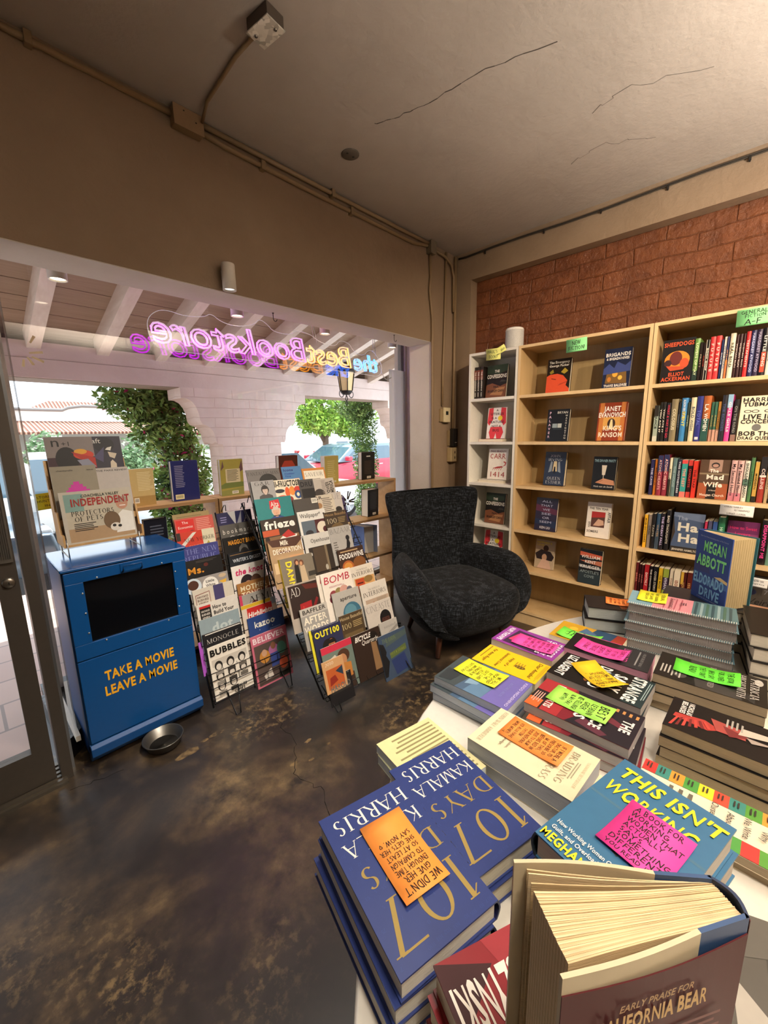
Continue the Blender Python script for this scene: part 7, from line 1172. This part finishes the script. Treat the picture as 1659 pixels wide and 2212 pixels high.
# black and white noir reprint stack
HIGH = [('P', '3a3836', [(0, .3), (1, .4), (1, .8), (0, .7)]), ('P', '2a2826', [(.2, .4), (.8, .9), (1, .9), (.4, .4)]), ('E', .2, .93, .12, .06, 'b8b4ac'), ('E', .75, .24, .12, .1, '4a4642'), ('T', 'PATRICIA', .5, .86, .07, 'e8e4dc', 'serif', .74), ('T', 'HIGHSMITH', .5, .75, .07, 'e8e4dc', 'serif', .84), ('T', 'THE TALENTED', .5, .5, .05, 'd8d4cc', 'serif', .8), ('L', .5, .04, .9, .26, 6, 'b8b4ac')]
stack(1.262, .060, TZ+.001, .142, .222, .0243, (181, 183, 182, 181.5), '1a1917', ('lowest black and white paperback under the vivid green note', 'second black and white paperback under the vivid green note', 'third black and white paperback under the vivid green note', 'top black and white paperback under the vivid green note'), HIGH, offs=((.004, .0), (-.002, .004), (.0, .002), (0, 0)), hard=False, page='b4a184')
card(1.270, .067, TZ+.001+4*.0249, 183, '6aea3a', [('THE BOOK', .5, .82, .085, .7), ('FOR LOVERS', .5, .68, .08, .74), ('WHO SAY', .5, .54, .085, .6), ("THEY CAN'T", .52, .40, .085, .74), ('READ!', .5, .24, .1, .5)], 'vivid green handwritten note lying on the black and white paperback', w=.074, h=.135, curl=.008)
DEA = [('P', 'b03a34', [(.5, .06), (.62, .05), (.7, .34), (.56, .44), (.42, .3)])] + [('P', ('c8463c', '7a2424')[i % 2], [(.62-.02*i, .08+.035*i), (.92-.04*i, .04+.05*i), (.90-.04*i, .065+.05*i), (.6-.02*i, .1+.035*i)]) for i in range(7)] + [('P', 'a84a44', [(.3, .34), (.62, .4), (.6, .62), (.34, .6)]), ('P', '7a2a2c', [(.4, .44), (.66, .5), (.5, .66)]), ('P', 'c8bcae', [(.28, .58), (.5, .56), (.36, .84), (.24, .8)]), ('P', 'a89a90', [(.5, .62), (.62, .66), (.5, .84)]), ('L', .4, .45, .12, .6, 4, 'a8a49c'), ('T', 'THE', .5, .93, .05, 'f0ece4', 'x', .3), ('T', 'DEADING', .5, .83, .1, 'f0ece4', 'x', .92), ('T', 'NICHOLAS', .28, .15, .045, 'f0ece4', 'x', .42), ('T', 'BELARDES', .28, .09, .045, 'f0ece4', 'x', .42)]
stack(1.043, .0035, TZ+.001, .128, .216, .0243, (179, 181, 180, 179), '100e10', ('lowest black paperback under the red winged cover', 'second black paperback under the red winged cover', 'third black paperback under the red winged cover', 'black paperback with a red winged creature on top of its stack'), DEA, offs=((-.006, .004), (-.004, .0), (-.006, .003), (0, 0)), hard=False, page='a8997c')
RB = ['d03a34', '3f8a80', 'e89a3a', '4f9a44', 'efd832', 'd8503a', '3f8a80', '5a9a3a', 'e89a3a', 'c83a3a']
WHY = [('R', .0, 1-.1*(i+1), .26, 1-.1*i, RB[9-i]) for i in range(10)] + [('R', .74, 1-.1*(i+1), 1, 1-.1*i, RB[(i*3+4) % 10]) for i in range(10)] + [('L', .06, 1-.1*(i+.8), .2, 1-.1*(i+.3), 2, '3a342c') for i in range(10)] + [('T', 'Why', .5, .80, .045, '2a2622', 'n', .2), ('T', 'We Write', .5, .70, .045, '2a2622', 'n', .4), ('T', 'About', .5, .60, .045, '2a2622', 'n', .3), ('T', 'Ourselves', .5, .50, .045, '2a2622', 'n', .42), ('L', .36, .2, .64, .4, 3, '6a6458')]
stack(.866, .013, TZ+.001, .130, .232, .0165, (180, 179), 'ece2c8', ('lower cream paperback with bright colour bands under its twin', 'cream paperback edged with two rows of bright colour squares'), WHY, offs=((.006, -.008), (0, 0)), hard=False, page='a89a80')
# blue hardcover with yellow capitals
ISN = [('P', '46708a', [(0, .56), (1, .56), (1, .58), (0, .58)])] + [('P', ('3a4440', 'c8b84a', 'd89aa0', '7a9a4a', 'e0d8c0', '2a2a2a')[i % 6], [(.34+.012*i, .30+.022*i), (.34+.19+.010*i, .25+.02*i), (.35+.19+.010*i, .262+.02*i), (.35+.012*i, .312+.022*i)]) for i in range(12)] + [('T', "THIS ISN'T", .52, .82, .105, 'f2dc2c', 'x', .90, 0, .12), ('T', 'WORKING', .46, .64, .105, 'f2dc2c', 'x', .8, 0, .12), ('T', 'How Working Women Can Overcome Stress,', .5, .16, .03, 'e8e8e4', 'b', .9), ('T', 'Guilt, and Overload to Find True Success', .5, .105, .03, 'e8e8e4', 'b', .9), ('T', 'MEGHAN FRENCH', .44, .02, .06, 'f2dc2c', 'x', .84)]
for i in range(4):
    flat(.597+(.006, -.004, .004, 0)[i], .084+(-.012, .006, -.006, 0)[i], TZ+.001+i*.0411, .156, .241, .0405, (-106, -101, -104, -104)[i], '3c6f94', ('lowest', 'second', 'third', 'top')[i] + (' blue hardcover in the stack under the hot pink note' if i < 3 else ' blue hardcover with slanted yellow capitals under the hot pink note'), ISN if i == 3 else (), spine='26323c', page='cfc8b8', group='blue hardcovers under the hot pink note')
card(.585, .070, TZ+.001+4*.0411, -104+22-22, 'ff44a4', [('A BOOK FOR', .5, .86, .085, .74), ('WORKING', .42, .74, .085, .6), ('WOMEN THAT', .55, .62, .085, .84), ('ACTUALLY', .45, .5, .085, .62), ('SAYS', .32, .39, .08, .36), ('SOMETHING', .56, .28, .085, .8), ('DIFFERENT', .5, .16, .085, .8), ('YOU READ IT', .46, .05, .07, .7)], 'hot pink handwritten note lying on the blue hardcover with yellow capitals', w=.085, h=.10)
# red thriller stack with the big fanned copy standing on it
SWI = [('P', '2a1a1a', [(0, .40), (1, .34), (1, .58), (0, .62)]), ('P', 'a03038', [(.1, 0), (.6, .0), (.5, .2), (.2, .24)]), ('P', '3a1418', [(.6, .1), (1, 0), (1, .3)]), ('T', 'SWIERCZYNSKI', .5, .12, .17, 'efe9e0', 'x', .96), ('T', 'BESTSELLING AUTHOR', .5, .34, .04, 'e0d0c8', 'b', .7), ('T', 'CALIFORNIA BEAR', .5, .72, .12, 'efe9e0', 'x', .9)]
for i in range(3):
    flat(.323+(-.010, -.005, 0)[i], .080+(.004, .003, 0)[i], TZ+.001+i*.0396, .160, .238, .039, (154, 156, 155)[i], '8a2028', ('lowest red hardcover in the stack at the near table edge', 'middle red hardcover in the stack at the near table edge', 'top red hardcover with huge white capitals under the fanned book')[i], SWI if i == 2 else (), spine='3a1418', page='d8ccb4', group='red hardcovers under the fanned book', sp=[('T', 'SWIERCZYNSKI', .4, .3, .4, 'efe9e0', 'x', .5)])
zt = TZ+.001+3*.0396+.0005; hS = .238
t = thing('book', 'large hardcover in a dark red jacket standing fanned open in the foreground', 'book', (.371, -.026, zt))
FL, BL, BS, FS = Vector((.237-.371, .065+.026)), Vector((.290-.371, .127+.026)), Vector((.389-.371, 0.0+.026)), Vector((0, 0))
def slab(mb, a, b_, off, z0, z1, m, n=8, bow=0):
    d = (b_-a); nrm = Vector((-d.y, d.x)).normalized(); P = [a+d*i/n+nrm*bow*math.sin(math.pi*i/n) for i in range(n+1)]; Q = [p+nrm*off for p in P]
    mb.prism([(p.x, p.y, z0) for p in P] + [(p.x, p.y, z0) for p in Q[::-1]], (0, 0, z1-z0), m)
JK = '4a0d12'; CREAM = 'cdbf9f'; NB = '33507a'
mb = MB(); k = .72
for a, b_, sg, bw in ((FS, FL, -1, .004), (BS, BL, 1, -.006)):
    d = b_-a; m_ = a+d*(1-k)
    slab(mb, m_, b_, .0032*sg, 0, hS, M(CREAM, .6), 8, bw*.6); slab(mb, a, m_, .0032*sg, 0, hS, M(NB, .5), 3)
d = BS-FS; nrm = Vector((d.y, -d.x)).normalized()
SPN = [FS+d*i/8+nrm*.007*math.sin(math.pi*i/8) for i in range(9)]
mb.prism([(p.x, p.y, 0) for p in SPN] + [((p-nrm*.003).x, (p-nrm*.003).y, 0) for p in SPN[::-1]], (0, 0, hS), M('1d3050', .5)); mb.build('case_cover', t)
mb = MB(); zj = hS-.016
slab(mb, FS, FL, .0009, 0, zj+.001, M(JK, .5, 0, .25), 10, .004); slab(mb, BS, BL, -.0009, 0, hS-.010, M(JK, .5, 0, .25), 10, -.004)
S2 = [p+nrm*.001 for p in SPN]; mb.prism([(p.x, p.y, 0) for p in S2] + [((p+nrm*.0008).x, (p+nrm*.0008).y, 0) for p in S2[::-1]], (0, 0, hS-.004), M(JK, .5, 0, .25)); jk = mb.build('dust_jacket', t)
mb = MB(); dF = (FS-FL); nF = Vector((dF.y, -dF.x)).normalized(); oF = FL + nF*.0058
mb.m = XF((oF.x, oF.y, 0), (dF.x, dF.y, 0), (0, 0, 1)); wF = dF.length
letters(mb, [('T', 'EARLY PRAISE FOR', .47, .835, .026, 'b08a5a', 'b', .40, 0, .2), ('T', 'CALIFORNIA BEAR', .46, .755, .062, 'c8a060', 'x', .60)], wF, hS, .0)
art(mb, [('L', .14, .06, .9, .70, 24, '6a2a26')], wF, hS, -.0002); mb.build('back_lettering', jk)
# page block: many thin leaves fanning from the spine
mb = MB(); PG = [paper('d8bf94'), paper('c9b084'), paper('e0caa2')]; ins = .006; N = 46
for i in range(N):
    q = (i+.5)/N; a = FS+(BS-FS)*(.06+.88*q)
    q2 = min(1, max(0, (q-.03)/.92)); q3 = .12+.62*q2 if i not in (N-1, N-2, N-3) else (.80, .90, .95)[i-N+3]
    e = FL+(BL-FL)*q3; L_ = .151; dv = (e-a).normalized(); e2 = a+dv*L_
    nr = Vector((-dv.y, dv.x)); th_ = .00036+.0002*0; wid0 = (BS-FS).length*.88/N*.5; wid1 = max(wid0, (BL-FL).length*.62/N*.47)
    P = []
    for s in range(6): u = s/5; c0 = a+dv*L_*u; bow = nr*.004*math.sin(math.pi*u)*(q-.35); ww = wid0+(wid1-wid0)*u; P.append((c0+bow, ww))
    top = hS-.004-random.uniform(0, .0012)
    mb.prism([((p-nr*w_).x, (p-nr*w_).y, .003) for p, w_ in P] + [((p+nr*w_).x, (p+nr*w_).y, .003) for p, w_ in P[::-1]], (0, 0, top-.003), PG[i % 3])
mb.build('page_block', t)
# grey photographic cover at the right, partly out of view
GRY = [('P', '8a857c', [(0, .7), (.5, .6), (.9, .9), (.3, 1)]), ('P', '3a3834', [(.2, .3), (.8, .2), (.9, .5), (.4, .6)]), ('P', 'a8a298', [(.5, .1), (.9, .05), (.8, .25)]), ('P', '5a564f', [(0, 0), (.4, .05), (.3, .3), (0, .4)]), ('R', 0, .97, 1, 1, 'a83040')]
for i in range(2):
    flat(.595+.004*i, -.125, TZ+.001+i*.036, .17, .245, .0355, 200, '4f4b45', ('lower', 'upper')[i] + ' hardcover with a crumpled grey photographic cover beside the fanned book', GRY if i else (), spine='8a2a34', page='cfc4b0', group='grey photographic hardcovers')
